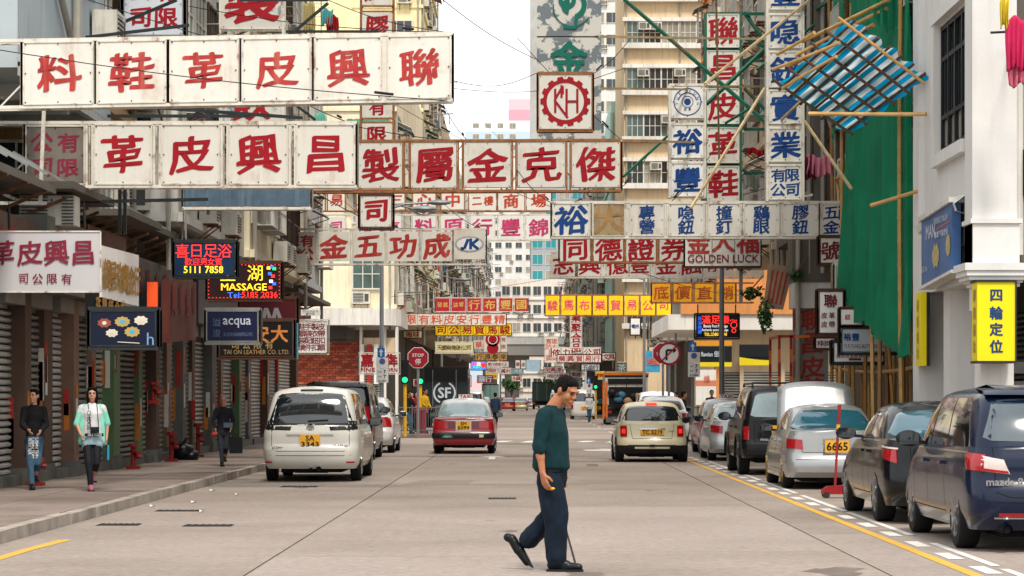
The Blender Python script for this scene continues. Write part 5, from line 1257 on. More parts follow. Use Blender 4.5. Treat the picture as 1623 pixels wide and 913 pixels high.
# big mitsubishi style condenser on the rail over the large white board, and the post in front
t = thing('air_conditioner', 'tall outdoor air conditioner unit on a rail above the large white board', 'air conditioner', tuple(Wp(95, 357, 41)))
p, q = Wp(60, 310, 41), Wp(118, 357, 41); b = MB(); b.box(p.x - .3, q.x, 41, 41.5, q.z, p.z, m_ac); b.build('casing', t)
b = MB(); 
for i in range(9): z = q.z + (p.z - q.z) * (i + .5) / 9; b.box(q.x - .2, q.x - .015, 40.97, 41, z - .012, z + .012, m_grille)
for i in range(9): z = q.z + (p.z - q.z) * (i + .5) / 9; b.box(p.x - .28, p.x + .16, 40.98, 41, z - .01, z + .01, m_grille)
b.build('grille', t)
b = MB(); F = Fr(Wp(82, 321, 41)); 
for a in (90, 210, 330):
    u, w = .035 * math.cos(R(a)), .035 * math.sin(R(a)); ca, sa = math.cos(R(a)), math.sin(R(a))
    b.add([F.at(u + x * ca - y * sa, w + x * sa + y * ca, .006) for x, y in ((-.035, 0), (0, -.02), (.035, 0), (0, .02))], [(0, 1, 2, 3)], i_red)
b.build('emblem', t)
t = thing('sign_support_frame', 'white and rusty steel brackets under the first sign rows at the near left', 'steel frame', tuple(Wp(66, 320, 40.5)))
for a in ((70, 170, 64, 320, 40.5), (0, 322, 74, 322, 40.5), (0, 305, 36, 322, 40.6), (128, 320, 330, 316, 43), (190, 300, 190, 372, 44), (198, 300, 198, 372, 44.3), (330, 340, 330, 170, 46), (170, 165, 480, 187, 44), (170, 184, 400, 184, 47), (0, 86, 36, 86, 42), (0, 155, 36, 157, 42), (280, 0, 160, 50, 48), (520, 5, 300, 190, 50), (380, 0, 520, 0, 52), (420, 50, 600, 50, 56), (500, 190, 380, 100, 54), (130, 60, 300, 40, 46)):
    b = MB(); b.beam(Wp(a[0], a[1], a[4]), Wp(a[2], a[3], a[4] + .2), .055, .055, m_frw if a[4] < 43 else m_darksteel); b.build('bar', t)

# more boards deep in the street
for s, a, c, d, e, Y, ik, pm, lab in (('麗華', 655, 601, 679, 612, 132, i_red, m_pan2, 'white two character board just over the railing people on the left'),
    ('大新餐廳', 700, 583, 742, 592, 150, i_or, m_pan2, 'pale four character board above the black lorry on the left'),
    ('押', 733, 596, 746, 612, 175, i_red, m_pan2, 'single red character board between the black lorry and the taxi roof sign'),
    ('藥行', 757, 596, 781, 606, 205, pw, M('sign_deep_red', '8e2228', .5), 'dark red board with white characters above the taxi roof'),
    ('永興', 811, 596, 826, 604, 290, i_red, m_pan2, 'tiny white board under the teal banner'),
    ('五金行', 922, 578, 950, 587, 150, i_blue, m_pan2, 'white board with blue characters right of the walking head'),
    ('粥麵', 944, 590, 958, 600, 160, i_red, yl, 'small yellow board near the far traffic light'),
    ('文具', 955, 560, 975, 571, 170, i_red, m_pan2, 'white board with two red characters left of the white lorry roof'),
    ('茶', 979, 575, 992, 590, 140, pw, M('sign_dark_green', '1f4f3a', .5), 'dark green one character board above the white lorry'),
    ('電訊', 1000, 505, 1014, 530, 108, i_blue, m_pan2, 'upright white board left of the foot massage sign'),
    ('海味', 640, 525, 668, 535, 135, i_red, M('sign_cream', 'd6cda4', .5), 'cream two character board above the stop sign'),
    ('裕華布業', 955, 480, 985, 490, 190, i_or, m_pan2, 'small pale board behind the bright yellow row')):
    sign('hanging_sign', lab, Y, [(s, a, c, d, e)], ik, pan=pm, bolts=False, fill=1.05, dep=.2, off=.02, fr=m_frd if Y % 20 else m_frw)
# ------------------------------------------------------------------ vehicles (local: rear bumper at y=0, nose at y=L, centre x=0)
def paint(k, c, **a): return M(k, c, **{**dict(rough=.3, metal=.1, var=.03, coat=.45, dirt=.12, dcol='6a6258', spec=.4), **a})
m_tyre = M('tyre_rubber', '1b1b1c', .85, var=.15); m_rim = M('alloy_rim', '9a9b9c', .3, .8, var=.05); m_rimg = M('gold_rim', 'a5854a', .35, .7, var=.05); m_hub = M('steel_wheel', '6a6b6c', .5, .5, var=.1)
m_cglass = M('car_glass', '11171b', .06, var=0, spec=.8, coat=.6); m_cglb = M('car_glass_blue', '1c4a58', .07, var=0, spec=.8, coat=.6); m_cglp = M('car_glass_pale', '75888a', .1, var=.25, scale=2.5, spec=.8, coat=.5)
m_trim = M('black_trim', '17191b', .5, var=.1); m_chrome = M('chrome', 'b8b8b8', .15, 1., var=0); m_tail = M('tail_lamp_red', '96141a', .15, var=.1, scale=12, coat=.8); m_tailw = M('tail_lamp_white', 'c9b8b4', .15, var=.1, scale=12, coat=.8)
m_plate = M('plate_yellow', 'dca02a', .5, var=.04); m_ink = M('ink_black', '141414', .5, var=0); m_gap = M('panel_gap', '0c0d0e', .8, var=0); m_well = M('wheel_well', '0a0a0b', .9, var=0)
m_int = M('under_body', '101112', .9, var=0)
TAIL_ON = M('brake_lamp_lit', 'e02818', .3, var=0, emit=.8)

def lerp(pts, x):
    if x <= pts[0][0]: return pts[0][1:] if len(pts[0]) > 2 else pts[0][1]
    for a, b in zip(pts, pts[1:]):
        if x <= b[0]:
            t = (x - a[0]) / (b[0] - a[0] or 1); t2 = t
            if len(a) > 2: return tuple(p + (q - p) * t2 for p, q in zip(a[1:], b[1:]))
            return a[1] + (b[1] - a[1]) * t2
    return pts[-1][1:] if len(pts[-1]) > 2 else pts[-1][1]
def outline(w, y0, y1, rr, rf, bow, bowf, barrel=.03, ns=22, nc=5, ne=6):
    """half outline from the rear centre to the front centre, then mirrored"""
    P = []
    def side(t): return w * (1 - barrel * (2 * t - 1) ** 2 * (2 * t - 1) ** 2 - barrel * .6 * (2 * t - 1) ** 2)
    L = y1 - y0
    wr, wf = side(rr / L), side(1 - rf / L)
    ex = wr - rr * .9
    for i in range(ne): x = ex * i / ne; P.append((x, y0 + bow * (x / w) ** 2))
    yb = y0 + bow * (ex / w) ** 2
    for i in range(nc):
        a = PI / 2 * i / nc; P.append((ex + (wr - ex) * math.sin(a), yb + (rr - (yb - y0)) * (1 - math.cos(a))))
    for i in range(ns + 1): t = i / ns; y = y0 + rr + (L - rr - rf) * t; P.append((side((y - y0) / L), y))
    ex = wf - rf * .9; yb = y1 - bowf * (ex / w) ** 2
    for i in range(1, nc + 1):
        a = PI / 2 * i / nc; P.append((ex + (wf - ex) * math.cos(a), y1 - rf + (rf - (y1 - yb)) * math.sin(a)))
    for i in range(1, ne + 1): x = ex * (1 - i / ne); P.append((x, y1 - bowf * (x / w) ** 2))
    n = len(P); return P + [(-x, y) for x, y in P[n - 2:0:-1]]
def loft(rings, zs, capz, m, capm=None, crown=.02):
    """rings: lists of (x, y); zs: function per ring (x, y) -> z; closed top through shrinking copies"""
    b = MB(); n = len(rings[0]); vs = []
    for r, z in zip(rings, zs): vs += [(x, y, z(x, y)) for x, y in r]
    fs = []
    for k in range(len(rings) - 1):
        for i in range(n): fs.append((k * n + i, k * n + (i + 1) % n, (k + 1) * n + (i + 1) % n, (k + 1) * n + i))
    top = rings[-1]; k0 = len(rings) - 1
    h = n // 2
    # cap: columns across from each point to its mirror
    cap = {}
    for i in range(1, h):
        x, y = top[i]; a = k0 * n + i; c = k0 * n + (n - i); row = [a]
        for s in (.75, .5, .25, 0, -.25, -.5, -.75):
            row.append(len(vs)); vs.append((x * s, y, capz(x * s, y) + crown * (1 - s * s)))
        row.append(c); cap[i] = row
    for i in range(1, h - 1):
        p, q = cap[i], cap[i + 1]
        for j in range(8): fs.append((p[j], p[j + 1], q[j + 1], q[j]))
    fs.append(tuple([k0 * n] + cap[1][::-1])); fs.append(tuple([k0 * n + h] + cap[h - 1]))
    b.add(vs, fs, m)
    b.add([vs[i] for i in range(n)], [tuple(range(n - 1, -1, -1))], None) if False else b.f.append(tuple(range(n - 1, -1, -1))) or b.m.append(0)
    return b
def tomesh_obj(b, name, parent, smooth=True, ang=38):
    me = bpy.data.meshes.new(name); me.from_pydata(b.v, [], b.f)
    for m in b.mats: me.materials.append(m)
    bm = bmesh.new(); bm.from_mesh(me); bmesh.ops.recalc_face_normals(bm, faces=bm.faces); bm.to_mesh(me); bm.free()
    if smooth: me.polygons.foreach_set('use_smooth', [True] * len(me.polygons)); me.set_sharp_from_angle(angle=R(ang))
    return link(name, me, parent)
WH = {}
def wheel_mesh(r, w, kind):
    k = (r, w, kind)
    if k in WH: return WH[k]
    b = MB(); n = 28; prof = [(.62, -.46), (.78, -.5), (.94, -.47), (1, -.36), (1, .36), (.94, .47), (.78, .5), (.62, .46)]
    vs = [(p[1] * w, r * p[0] * math.cos(2 * PI * i / n), r * p[0] * math.sin(2 * PI * i / n)) for i in range(n) for p in prof]
    fs = [(i * 8 + j, i * 8 + j + 1, ((i + 1) % n) * 8 + j + 1, ((i + 1) % n) * 8 + j) for i in range(n) for j in range(7)]
    b.add(vs, fs, m_tyre); ty = b.mesh('tyre', smooth=True)
    rb = MB(); mt = {'alloy': m_rim, 'gold': m_rimg, 'steel': m_hub}[kind]
    for sx in (-1, 1):
        x = sx * w * .38
        vs = []
        for i in range(n):
            a = 2 * PI * i / n
            for rr, xx in ((.66, .48), (.6, .46), (.56, .22), (.2, .2)): vs.append((sx * w * xx, r * rr * math.cos(a), r * rr * math.sin(a)))
        fs = [(i * 4 + j, i * 4 + j + 1, ((i + 1) % n) * 4 + j + 1, ((i + 1) % n) * 4 + j) for i in range(n) for j in range(2)]
        rb.add(vs, fs, mt); rb.add([(sx * w * .2, r * .6 * math.cos(2 * PI * i / n), r * .6 * math.sin(2 * PI * i / n)) for i in range(n)], [tuple(range(n))], m_well)
        ns = 7 if kind == 'alloy' else 5 if kind == 'gold' else 9
        for i in range(ns):
            a = 2 * PI * i / ns; rb.beam((x, .08 * r * math.cos(a), .08 * r * math.sin(a)), (sx * w * .43, .61 * r * math.cos(a), .61 * r * math.sin(a)), .05 if kind == 'alloy' else .07, .03, mt)
        rb.tube((sx * w * .3, 0, 0), (sx * w * .45, 0, 0), .17 * r, mt, 12)
    WH[k] = (ty, rb.mesh('rim', smooth=True)); return WH[k]

class Car:
    def __init__(c, name, label, cat, X, Y, S, group=None, yaw=0):
        c.S = S; c.t = thing(name, label, cat, (X, Y, 0), group, local=True); c.t.rotation_euler.z = yaw
        L, zb = S['L'], S.get('zb', .2); ztop = S['ztop']; yr, yf, wz = S['yr'], S['yf'], S['wz']; bm_ = S['paint']
        zref = lerp(ztop, .3); fr = [0, .05, .12, .22, .32, .42, .5, .58, .66, .74, .82, .88, .93, .97, 1.0]
        rings, zs = [], []
        for f in fr:
            z0 = zb + f * (zref - zb); w = lerp(wz, z0)
            rings.append(outline(w, lerp(yr, z0), L - lerp(yf, z0), S.get('rr', .28), S.get('rf', .4), S.get('bow', .06), S.get('bowf', .2), S.get('barrel', .03)))
            zs.append(lambda x, y, f=f: zb + f * (lerp(ztop, y) - zb))
        b = loft(rings, zs, lambda x, y: lerp(ztop, y), bm_, crown=.03)
        body = tomesh_obj(b, 'body', c.t)
        wr, ww = S.get('wr', .31), S.get('ww', .2); c.wr = wr
        cut = MB(); tr = S['track'] / 2
        for y in S['axles']:
            for s in (-1, 1):
                xa, xb = sorted((s * (tr - ww / 2 - .06), s * 2)); cut.tube((xa, y, wr), (xb, y, wr), wr + .055, m_well, 30)
        co = tomesh_obj(cut, 'cut', None, False)
        md = body.modifiers.new('b', 'BOOLEAN'); md.operation = 'DIFFERENCE'; md.solver = 'EXACT'; md.object = co; md.material_mode = 'TRANSFER'
        me = evald(body, co); body.modifiers.clear(); body.data = me
        me.set_sharp_from_angle(angle=R(38)); bpy.data.objects.remove(co)
        c.body = body
        bb = MB(); bb.box(-.6, .6, .5, L - .5, zb + .02, .62, m_int)
        # greenhouse
        G = S['G']; rings, zs = [], []
        for z, a, e, w in G:
            rings.append(outline(w, a, L - e, S.get('gr', .2), S.get('gf', .25), S.get('gbow', .06), .12, .05, ns=18, nc=4, ne=5)); zs.append(lambda x, y, z=z: z)
        b = loft(rings, zs, lambda x, y, z=G[-1][0]: z, S.get('roofpaint', bm_), crown=S.get('crown', .05))
        c.cabin = tomesh_obj(b, 'cabin', c.t, ang=50)
        def bvh(*os):
            v, f = [], []
            for o in os:
                k = len(v); v += [x.co.copy() for x in o.data.vertices]; f += [tuple(k + i for i in p.vertices) for p in o.data.polygons]
            return BVHTree.FromPolygons(v, f)
        c.bvh = bvh(c.body, c.cabin)
        # wheels
        ty, rim = wheel_mesh(wr, ww, S.get('rim', 'alloy'))
        for y in S['axles']:
            for s in (-1, 1):
                w = bpy.data.objects.new('wheel', None); COL.objects.link(w); w.parent = c.t; w.location = (s * tr, y, wr)
                link('tyre', ty, w); link('rim', rim, w)
        # windows
        zb_, zt_ = G[0][0], G[-1][0]
        gl, gs = S.get('rearglass', m_cglass), S.get('sideglass', m_cglass)
        rw = S.get('rearwin', (zb_ + .06, zt_ - .1, .1, .12))
        def gw(z): return lerp([(g[0], g[3]) for g in G], z)
        z0, z1, m0, m1 = rw
        a, e = gw(z0) - m0, gw(z1) - m1
        top = [(-e, z1 - .05), (-e + .04, z1 - .012), (-e * .5, z1 + .008), (0, z1 + .012), (e * .5, z1 + .008), (e - .04, z1 - .012), (e, z1 - .05)]
        bot = [(-a, z0 + .04), (-a + .04, z0 + .008), (-a * .5, z0), (0, z0 - .004), (a * .5, z0), (a - .04, z0 + .008), (a, z0 + .04)]
        c.decal('rear_window', gl, 'rear', top, bot, .006, n=16, m_=6)
        for side in ('left', 'right'):
            for yb0, yb1, yt0, yt1 in S['sidewin']:
                z0, z1 = zb_ + S.get('swlow', .04), zt_ - S.get('swtop', .09)
                c.decal('side_window', gs, side, [(yt0, z1), (yt1, z1)], [(yb0, z0), (yb1, z0)], .006, n=8, m_=5)
    def frame(c, d):
        if d == 'rear': return Vector((0, 1, 0)), Vector((1, 0, 0)), Vector((0, 0, 0))
        if d == 'front': return Vector((0, -1, 0)), Vector((1, 0, 0)), Vector((0, 0, 0))
        if d == 'left': return Vector((1, 0, 0)), Vector((0, 1, 0)), Vector((0, 0, 0))
        if d == 'right': return Vector((-1, 0, 0)), Vector((0, 1, 0)), Vector((0, 0, 0))
        a, s = d; a = R(a)   # corner view, s = -1 left / +1 right
        D = Vector((-s * math.sin(a), math.cos(a), 0)); Rr = Vector((math.cos(a), s * math.sin(a), 0)); return D, Rr, Vector((s * c.S['W'] / 2, .1, 0))
    def hit(c, d, u, w, off):
        D, Rr, O = c.frame(d); o = O + Rr * u + Vector((0, 0, w)) - D * 4
        if d == 'front': o = o + Vector((0, c.S['L'] + 4, 0))
        h, n, i, dist = c.bvh.ray_cast(o, D)
        if h is None:
            h, n, i, dist = c.bvh.find_nearest(o + D * 4.05)
        if n.dot(D) > 0: n = -n
        nn = (n * .5 - D * .5).normalized()
        return h + nn * off
    def decal(c, name, m, d, top, bot, off=.006, parent=None, n=8, m_=3, label=None, skirt=True):
        def sm(pl, k):
            L = [0]
            for p, q in zip(pl, pl[1:]): L.append(L[-1] + math.hypot(q[0] - p[0], q[1] - p[1]))
            out = []
            for i in range(k + 1):
                t = L[-1] * i / k; j = 0
                while j < len(L) - 2 and L[j + 1] < t: j += 1
                f = (t - L[j]) / ((L[j + 1] - L[j]) or 1); p, q = pl[j], pl[j + 1]; out.append((p[0] + (q[0] - p[0]) * f, p[1] + (q[1] - p[1]) * f))
            return out
        T, B = sm(top, n), sm(bot, n); vs, fs = [], []; idx = {}
        for j in range(m_ + 1):
            for i in range(n + 1):
                t = j / m_; u = T[i][0] * (1 - t) + B[i][0] * t; w = T[i][1] * (1 - t) + B[i][1] * t
                idx[i, j] = len(vs); vs.append(c.hit(d, u, w, off))
        for j in range(m_):
            for i in range(n): fs.append((idx[i, j], idx[i + 1, j], idx[i + 1, j + 1], idx[i, j + 1]))
        if skirt:
            ring = [(i, 0) for i in range(n + 1)] + [(n, j) for j in range(1, m_ + 1)] + [(i, m_) for i in range(n - 1, -1, -1)] + [(0, j) for j in range(m_ - 1, 0, -1)]
            D = c.frame(d)[0]; k = len(vs); vs += [vs[idx[r]] + D * (off + .012) for r in ring]
            for a in range(len(ring)): e = (a + 1) % len(ring); fs.append((idx[ring[a]], k + a, k + e, idx[ring[e]]))
        b = MB(); b.add(vs, fs, m); o = tomesh_obj(b, name, parent or c.t, ang=60)
        if label: o['label'] = label
        return o
    def quad(c, name, m, d, x0, z0, x1, z1, off=.006, **k): return c.decal(name, m, d, [(x0, z1), (x1, z1)], [(x0, z0), (x1, z0)], off, **k)
    def line(c, d, pts, m=None, w=.009, mb=None, off=.003):
        b = mb or MB(); n = 0
        for p, q in zip(pts, pts[1:]):
            L = math.hypot(q[0] - p[0], q[1] - p[1]); k = max(1, int(L / .09)); nx, ny = -(q[1] - p[1]) / L * w / 2, (q[0] - p[0]) / L * w / 2; vs = []
            for i in range(k + 1):
                u, z = p[0] + (q[0] - p[0]) * i / k, p[1] + (q[1] - p[1]) * i / k
                vs += [c.hit(d, u + nx, z + ny, off), c.hit(d, u - nx, z - ny, off)]
            b.add(vs, [(2 * i, 2 * i + 1, 2 * i + 3, 2 * i + 2) for i in range(k)], m or m_gap)
        return b
    def text(c, s, d, u, w, h, m, wid=None, off=.01, parent=None, name='lettering', o2=.01):
        b = MB(); p = c.hit(d, u, w, off); D, Rr, O = c.frame(d); put(b, s, Fr(p, Rr), 0, 0, h, m, wid=wid, d=0, off=o2, warp=0); return b.build(name, parent or c.t)
    def plate(c, z, lines, y=None, x=0, w=.46, h=.24, surround=None, hs=None):
        y = c.hit('rear', x, z, .02).y if y is None else y
        b = MB(); b.box(x - w / 2, x + w / 2, y - .012, y + .04, z - h / 2, z + h / 2, m_plate); o = b.build('number_plate', c.t)
        if surround: b = MB(); b.box(x - w / 2 - .03, x + w / 2 + .03, y - .004, y + .05, z - h / 2 - .03, z + h / 2 + .03, surround); b.build('plate_holder', c.t)
        b = MB(); n = len(lines); hh = hs or h * .74 / n
        for i, s in enumerate(lines):
            put(b, s, Fr((x, y - .014, z + h * .46 * ((n - 1) / 2 - i))), 0, 0, hh, m_ink, wid=w * (.86 if len(s) > 3 else .42), d=0.002, off=.022, warp=0)
        b.build('lettering', o)
    def mirrors(c, y, z, m, s=1, x=None, bx=.13):
        for sd in (-1, 1):
            xx = sd * ((x or c.S['W'] / 2) + .08); b = MB(); b.ell((xx, y, z), (bx * s, .07 * s, .085 * s), m, 12, 8); b.beam((xx - sd * .22, y + .03, z - .05), (xx, y + .03, z - .03), .05, .04, m_trim)
            b.box(xx - .1 * s, xx + .1 * s, y - .074, y - .055, z - .06 * s, z + .06 * s, m_cglass); b.build('wing_mirror', c.t, smooth=True)
    def pipe(c, x, z, r=.035, y=-.02, w=1):
        b = MB(); b.tube((x, y, z), (x, y + .4, z), r, m_chrome, 12, cap=False); b.tube((x, y + .03, z), (x, y + .05, z), r * .85, m_well, 12); b.build('exhaust_pipe', c.t, smooth=True)
    def under(c, drop=.07):
        L = c.S['L']; b = MB(); zb = c.S.get('zb', .2)
        b.box(-.55, .55, .35, L - .6, zb - drop, zb + .1, m_int); b.tube((-.3, .3, zb - .02), (.3, .3, zb - .02), .06, m_int, 8); b.build('under_body', c.t)
    def gaps(c, segs):
        b = MB()
        for d, pts in segs: c.line(d, pts, mb=b)
        b.build('panel_gap', c.t)
    def doors(c, ys, z0=.3, z1=None, side=('left', 'right')):
        z1 = z1 or c.S['G'][0][0]; b = MB()
        for s in side:
            for y in ys: c.line(s, [(y, z0), (y, z1)], mb=b)
            c.line(s, [(ys[0], z0 + .02), (ys[-1], z0 + .02)], mb=b)
        b.build('panel_gap', c.t)
        for s in side:
            for y in ys[:-1]:
                b = MB(); p = c.hit(s, y + .16, z1 - .14, .02); b.box(p.x - .02, p.x + .02, p.y - .08, p.y + .08, p.z - .018, p.z + .018, c.S['paint']); b.build('door_handle', c.t)
def lampL(c, name, m, x0, z0, x1, z1, ang=35, off=.012, lab=None, sd=(-1, 1), **k):
    """lamp cluster wrapping the corner: u from outer edge"""
    for s in sd:
        a, e = (x0, x1) if s < 0 else (-x1, -x0)
        c.quad(name, m, (ang, s), a, z0, e, z1, off, **k)

# 1 white people carrier, left front
pw_ = paint('pearl_white_paint', 'c5c2b8', metal=0, dirt=.2)
S = dict(L=4.8, W=1.8, zb=.24, ztop=[(0, 1.02), (1.2, 1.02), (3.6, 1.0), (4.8, .72)], yr=[(.24, .14), (.34, .03), (.5, 0), (.62, .01), (.68, .07), (.9, .07), (1.02, .1)], yf=[(.24, .2), (.5, 0), (.8, .2), (1.02, .5)],
  wz=[(.24, .82), (.34, .87), (.6, .9), (.85, .9), (1.02, .86)], G=[(1.0, .12, .95, .86), (1.15, .15, 1.15, .84), (1.35, .22, 1.45, .8), (1.52, .3, 1.7, .755), (1.6, .36, 1.85, .72), (1.65, .44, 2.0, .66), (1.68, .55, 2.15, .56)],
  track=1.54, axles=[.98, 3.93], wr=.335, paint=pw_, gr=.22, gbow=.09, rr=.3, bow=.1, crown=.05, sidewin=[(.42, 1.5, .6, 1.45), (1.56, 2.6, 1.52, 2.3), (2.66, 3.5, 2.36, 2.75)], rearwin=(1.06, 1.6, .1, .12))
c = Car('parked_people_carrier', 'pearl white people carrier with plate SA 3343 at the left kerb', 'car', -3.96, 45.4, S)
c.decal('rear_glass_band', m_trim, 'rear', [(-.84, 1.08), (-.5, 1.075), (.5, 1.075), (.84, 1.08)], [(-.86, .93), (-.62, .93), (-.5, 1.03), (.5, 1.03), (.62, .93), (.86, .93)], .004, n=20)
c.decal('rear_glass_band', m_trim, (50, 1), [(-.35, 1.12), (.2, 1.1)], [(-.35, .93), (.15, .95)], .004); c.decal('rear_glass_band', m_trim, (50, -1), [(-.2, 1.1), (.35, 1.12)], [(-.15, .95), (.35, .93)], .004)
c.gaps([('rear', [(-.7, 1.02), (-.7, .66), (-.62, .56), (.62, .56), (.7, .66), (.7, 1.02)]), ('rear', [(-.86, .5), (-.6, .48), (.6, .48), (.86, .5)])]); c.doors([1.5, 2.6, 3.5])
c.quad('plate_garnish', pw_, 'rear', -.42, .86, .42, .9, .03); c.plate(.74, ['SA', '3343'], w=.36, h=.24)
b = MB(); F = Fr(c.hit('rear', 0, .975, .014)); 
def oval(b, F, rx, rz, t, m, u=0, w=0, d=0):
    n = 24; b.add([F.at(u + r * rx / 1 * math.cos(2 * PI * i / n) * 1, w + r * rz * math.sin(2 * PI * i / n), d) for i in range(n) for r in (1 - t, 1)], [(2 * i, 2 * i + 1, (2 * i + 3) % (2 * n), (2 * i + 2) % (2 * n)) for i in range(n)], m)
for a in ((.07, .045, .16, 0, 0), (.026, .045, .4, 0, 0), (.055, .02, .3, 0, .018)): oval(b, F, a[0], a[1], a[2], m_chrome if 0 else m_trim, a[3], a[4], .001 * a[0])
b.build('emblem', c.t)
c.text('ESTIMA', 'rear', -.58, .62, .04, m_trim, wid=.2); c.text('V6 AERAS', 'rear', .54, .66, .045, m_trim, wid=.27)
for x in (-.76, .72): c.quad('reflector', m_tail, 'rear', x - .07, .345, x + .07, .375, .012)
c.quad('high_brake_light', m_trim, 'rear', -.2, 1.64, .2, 1.665, .02); 
b = MB(); b.beam(c.hit('rear', -.05, 1.1, .03), c.hit('rear', .32, 1.12, .03), .025, .02, m_trim); b.build('wiper', c.t)
c.mirrors(3.35, 1.06, m_trim); c.pipe(.02, .23); c.pipe(.16, .24, .05); c.under()
# 2 black people carrier behind it
S = dict(L=4.85, W=1.83, zb=.24, ztop=[(0, 1.12), (3.8, 1.1), (4.85, .85)], yr=[(.24, .12), (.4, 0), (.6, .0), (.66, .06), (1.12, .1)], yf=[(.24, .2), (.5, 0), (.9, .2), (1.12, .5)], wz=[(.24, .85), (.5, .91), (.95, .91), (1.12, .88)],
  G=[(1.1, .1, .8, .88), (1.5, .16, 1.3, .85), (1.75, .22, 1.7, .8), (1.84, .3, 1.9, .76), (1.89, .45, 2.1, .64)], track=1.57, axles=[.95, 3.85], wr=.34, paint=paint('black_car_paint', '0a0b0d', dirt=.05), sidewin=[(.35, 1.5, .45, 1.45), (1.56, 2.7, 1.5, 2.6), (2.76, 3.6, 2.66, 3.0)], rearwin=(1.2, 1.75, .12, .14), crown=.04, rearglass=m_cglass, sideglass=m_cglb)
c = Car('parked_people_carrier', 'tall black people carrier parked just beyond the white one', 'car', -4.66, 60.5, S)
lampL(c, 'tail_lamp', m_tail, .0, .95, .22, 1.3, 45); c.doors([1.5, 2.7, 3.6]); c.quad('high_brake_light', m_tail, 'rear', -.16, 1.79, .16, 1.83, .02); c.mirrors(3.5, 1.2, m_trim); c.plate(.8, ['ND', '861']); c.under()
c.quad('spoiler', c.S['paint'], 'rear', -.7, 1.76, .7, 1.87, .06)
# 3 white hatchback
S = dict(L=4.4, W=1.75, zb=.22, ztop=[(0, .98), (3.2, .95), (4.4, .7)], yr=[(.22, .14), (.35, 0), (.6, 0), (.66, .05), (.98, .12)], yf=[(.22, .2), (.5, 0), (.98, .5)], wz=[(.22, .82), (.5, .87), (.8, .87), (.98, .82)],
  G=[(.95, .12, .9, .8), (1.2, .3, 1.3, .74), (1.4, .5, 1.75, .66), (1.48, .7, 1.95, .58), (1.52, .9, 2.1, .46)], track=1.5, axles=[.8, 3.45], wr=.32, paint=paint('white_car_paint', 'cfcecb', metal=0), sidewin=[(.7, 1.5, .95, 1.5), (1.56, 2.6, 1.56, 2.2)], rearwin=(1.02, 1.38, .1, .1))
def hatch(label, X, Y, tail=True):
    c = Car('parked_hatchback', label, 'car', X, Y, S)
    lampL(c, 'tail_lamp', m_tail, .0, .72, .26, .98, 45); c.doors([1.5, 2.6]); c.mirrors(2.9, 1.05, S['paint']); c.plate(.66, ['RK', '4270']); c.under(); c.gaps([('rear', [(-.62, .95), (-.6, .56), (.6, .56), (.62, .95)])])
    return c
hatch('small white hatchback, the last car in the row at the left kerb', -4.55, 68.4)
# 4 taxi
tr_ = paint('taxi_red', '8e1a24', metal=0, dirt=.2); ts_ = paint('taxi_silver', 'b4b6b6', metal=.3)
ST = dict(L=4.7, W=1.7, zb=.24, ztop=[(0, .93), (.5, .97), (1.05, .98), (3.3, .96), (4.7, .75)], yr=[(.24, .1), (.32, .02), (.46, 0), (.56, .0), (.6, .05), (.97, .1)], yf=[(.24, .1), (.5, 0), (.95, .15)], wz=[(.24, .8), (.45, .85), (.6, .85), (.8, .84), (.93, .8), (.97, .78)],
  G=[(.95, .95, 1.35, .77), (1.15, 1.08, 1.6, .72), (1.33, 1.26, 1.85, .66), (1.42, 1.4, 2.0, .61), (1.46, 1.55, 2.15, .5)], track=1.46, axles=[1.05, 3.75], wr=.31, ww=.185, rim='steel', paint=tr_, roofpaint=ts_, sidewin=[(1.4, 2.1, 1.55, 2.1), (2.16, 3.2, 2.16, 2.75)], rearwin=(1.0, 1.37, .07, .08), rr=.16, rearglass=m_cglp, barrel=.015, crown=.04)
def taxi(label, X, Y, yaw=0, plate=['SM', '5099']):
    c = Car('taxi', label, 'taxi', X, Y, ST, 'red and silver taxis', yaw)
    c.quad('tail_lamp', m_tail, 'rear', -.8, .68, -.42, .86, .012, label=None); c.quad('tail_lamp', m_tail, 'rear', .42, .68, .8, .86, .012)
    c.quad('rear_panel', M('taxi_dark_red', '5c141c', .3, coat=.6), 'rear', -.42, .68, .42, .86, .008); c.plate(.76, plate, w=.36, h=.24, surround=m_chrome)
    c.quad('bumper', m_trim, 'rear', -.83, .42, .83, .56, .02, n=14); c.quad('bumper', m_trim, (45, 1), -.3, .42, .12, .56, .02); c.quad('bumper', m_trim, (45, -1), -.12, .42, .3, .56, .02)
    c.quad('chrome_strip', m_chrome, 'rear', -.8, .585, .8, .6, .02, n=14); c.quad('chrome_strip', m_chrome, 'rear', -.78, .89, .78, .905, .012, n=14)
    if plate:
        b = MB(); F = Fr(c.hit('rear', -.43, .475, .03)); b.add([F.at(.15 * math.cos(a * PI / 8), -.04 + .1 * math.sin(a * PI / 8), 0) for a in range(9)], [tuple(range(9))], M('sticker_green', '0f6a4e', .5, var=0)); put(b, '4 SEATS', F, 0, -.005, .04, pw, wid=.18, d=.003, warp=0, off=.005); b.build('sticker', c.t)
        c.quad('sticker', M('sticker_cream', 'b9b48a', .5, var=0), 'rear', .42, .45, .54, .53, .03)
    b = MB(); b.box(-.19, .19, 2.15, 2.3, 1.49, 1.6, M('taxi_sign_white', 'd9d0cc', .4, var=0)); o = b.build('roof_sign', c.t); b = MB(); put(b, 'TAXI', Fr((0, 2.148, 1.545)), 0, 0, .085, LEr if 0 else i_red, wid=.32, d=.003, off=.03, warp=0); b.build('lettering', o)
    c.mirrors(3.25, 1.03, m_trim, .9, bx=.1); c.doors([1.45, 2.13, 3.2]); c.under(); c.gaps([('rear', [(-.78, .93), (-.78, .6)]), ('rear', [(.78, .93), (.78, .6)])]); c.pipe(-.5, .24, .03)
    return c
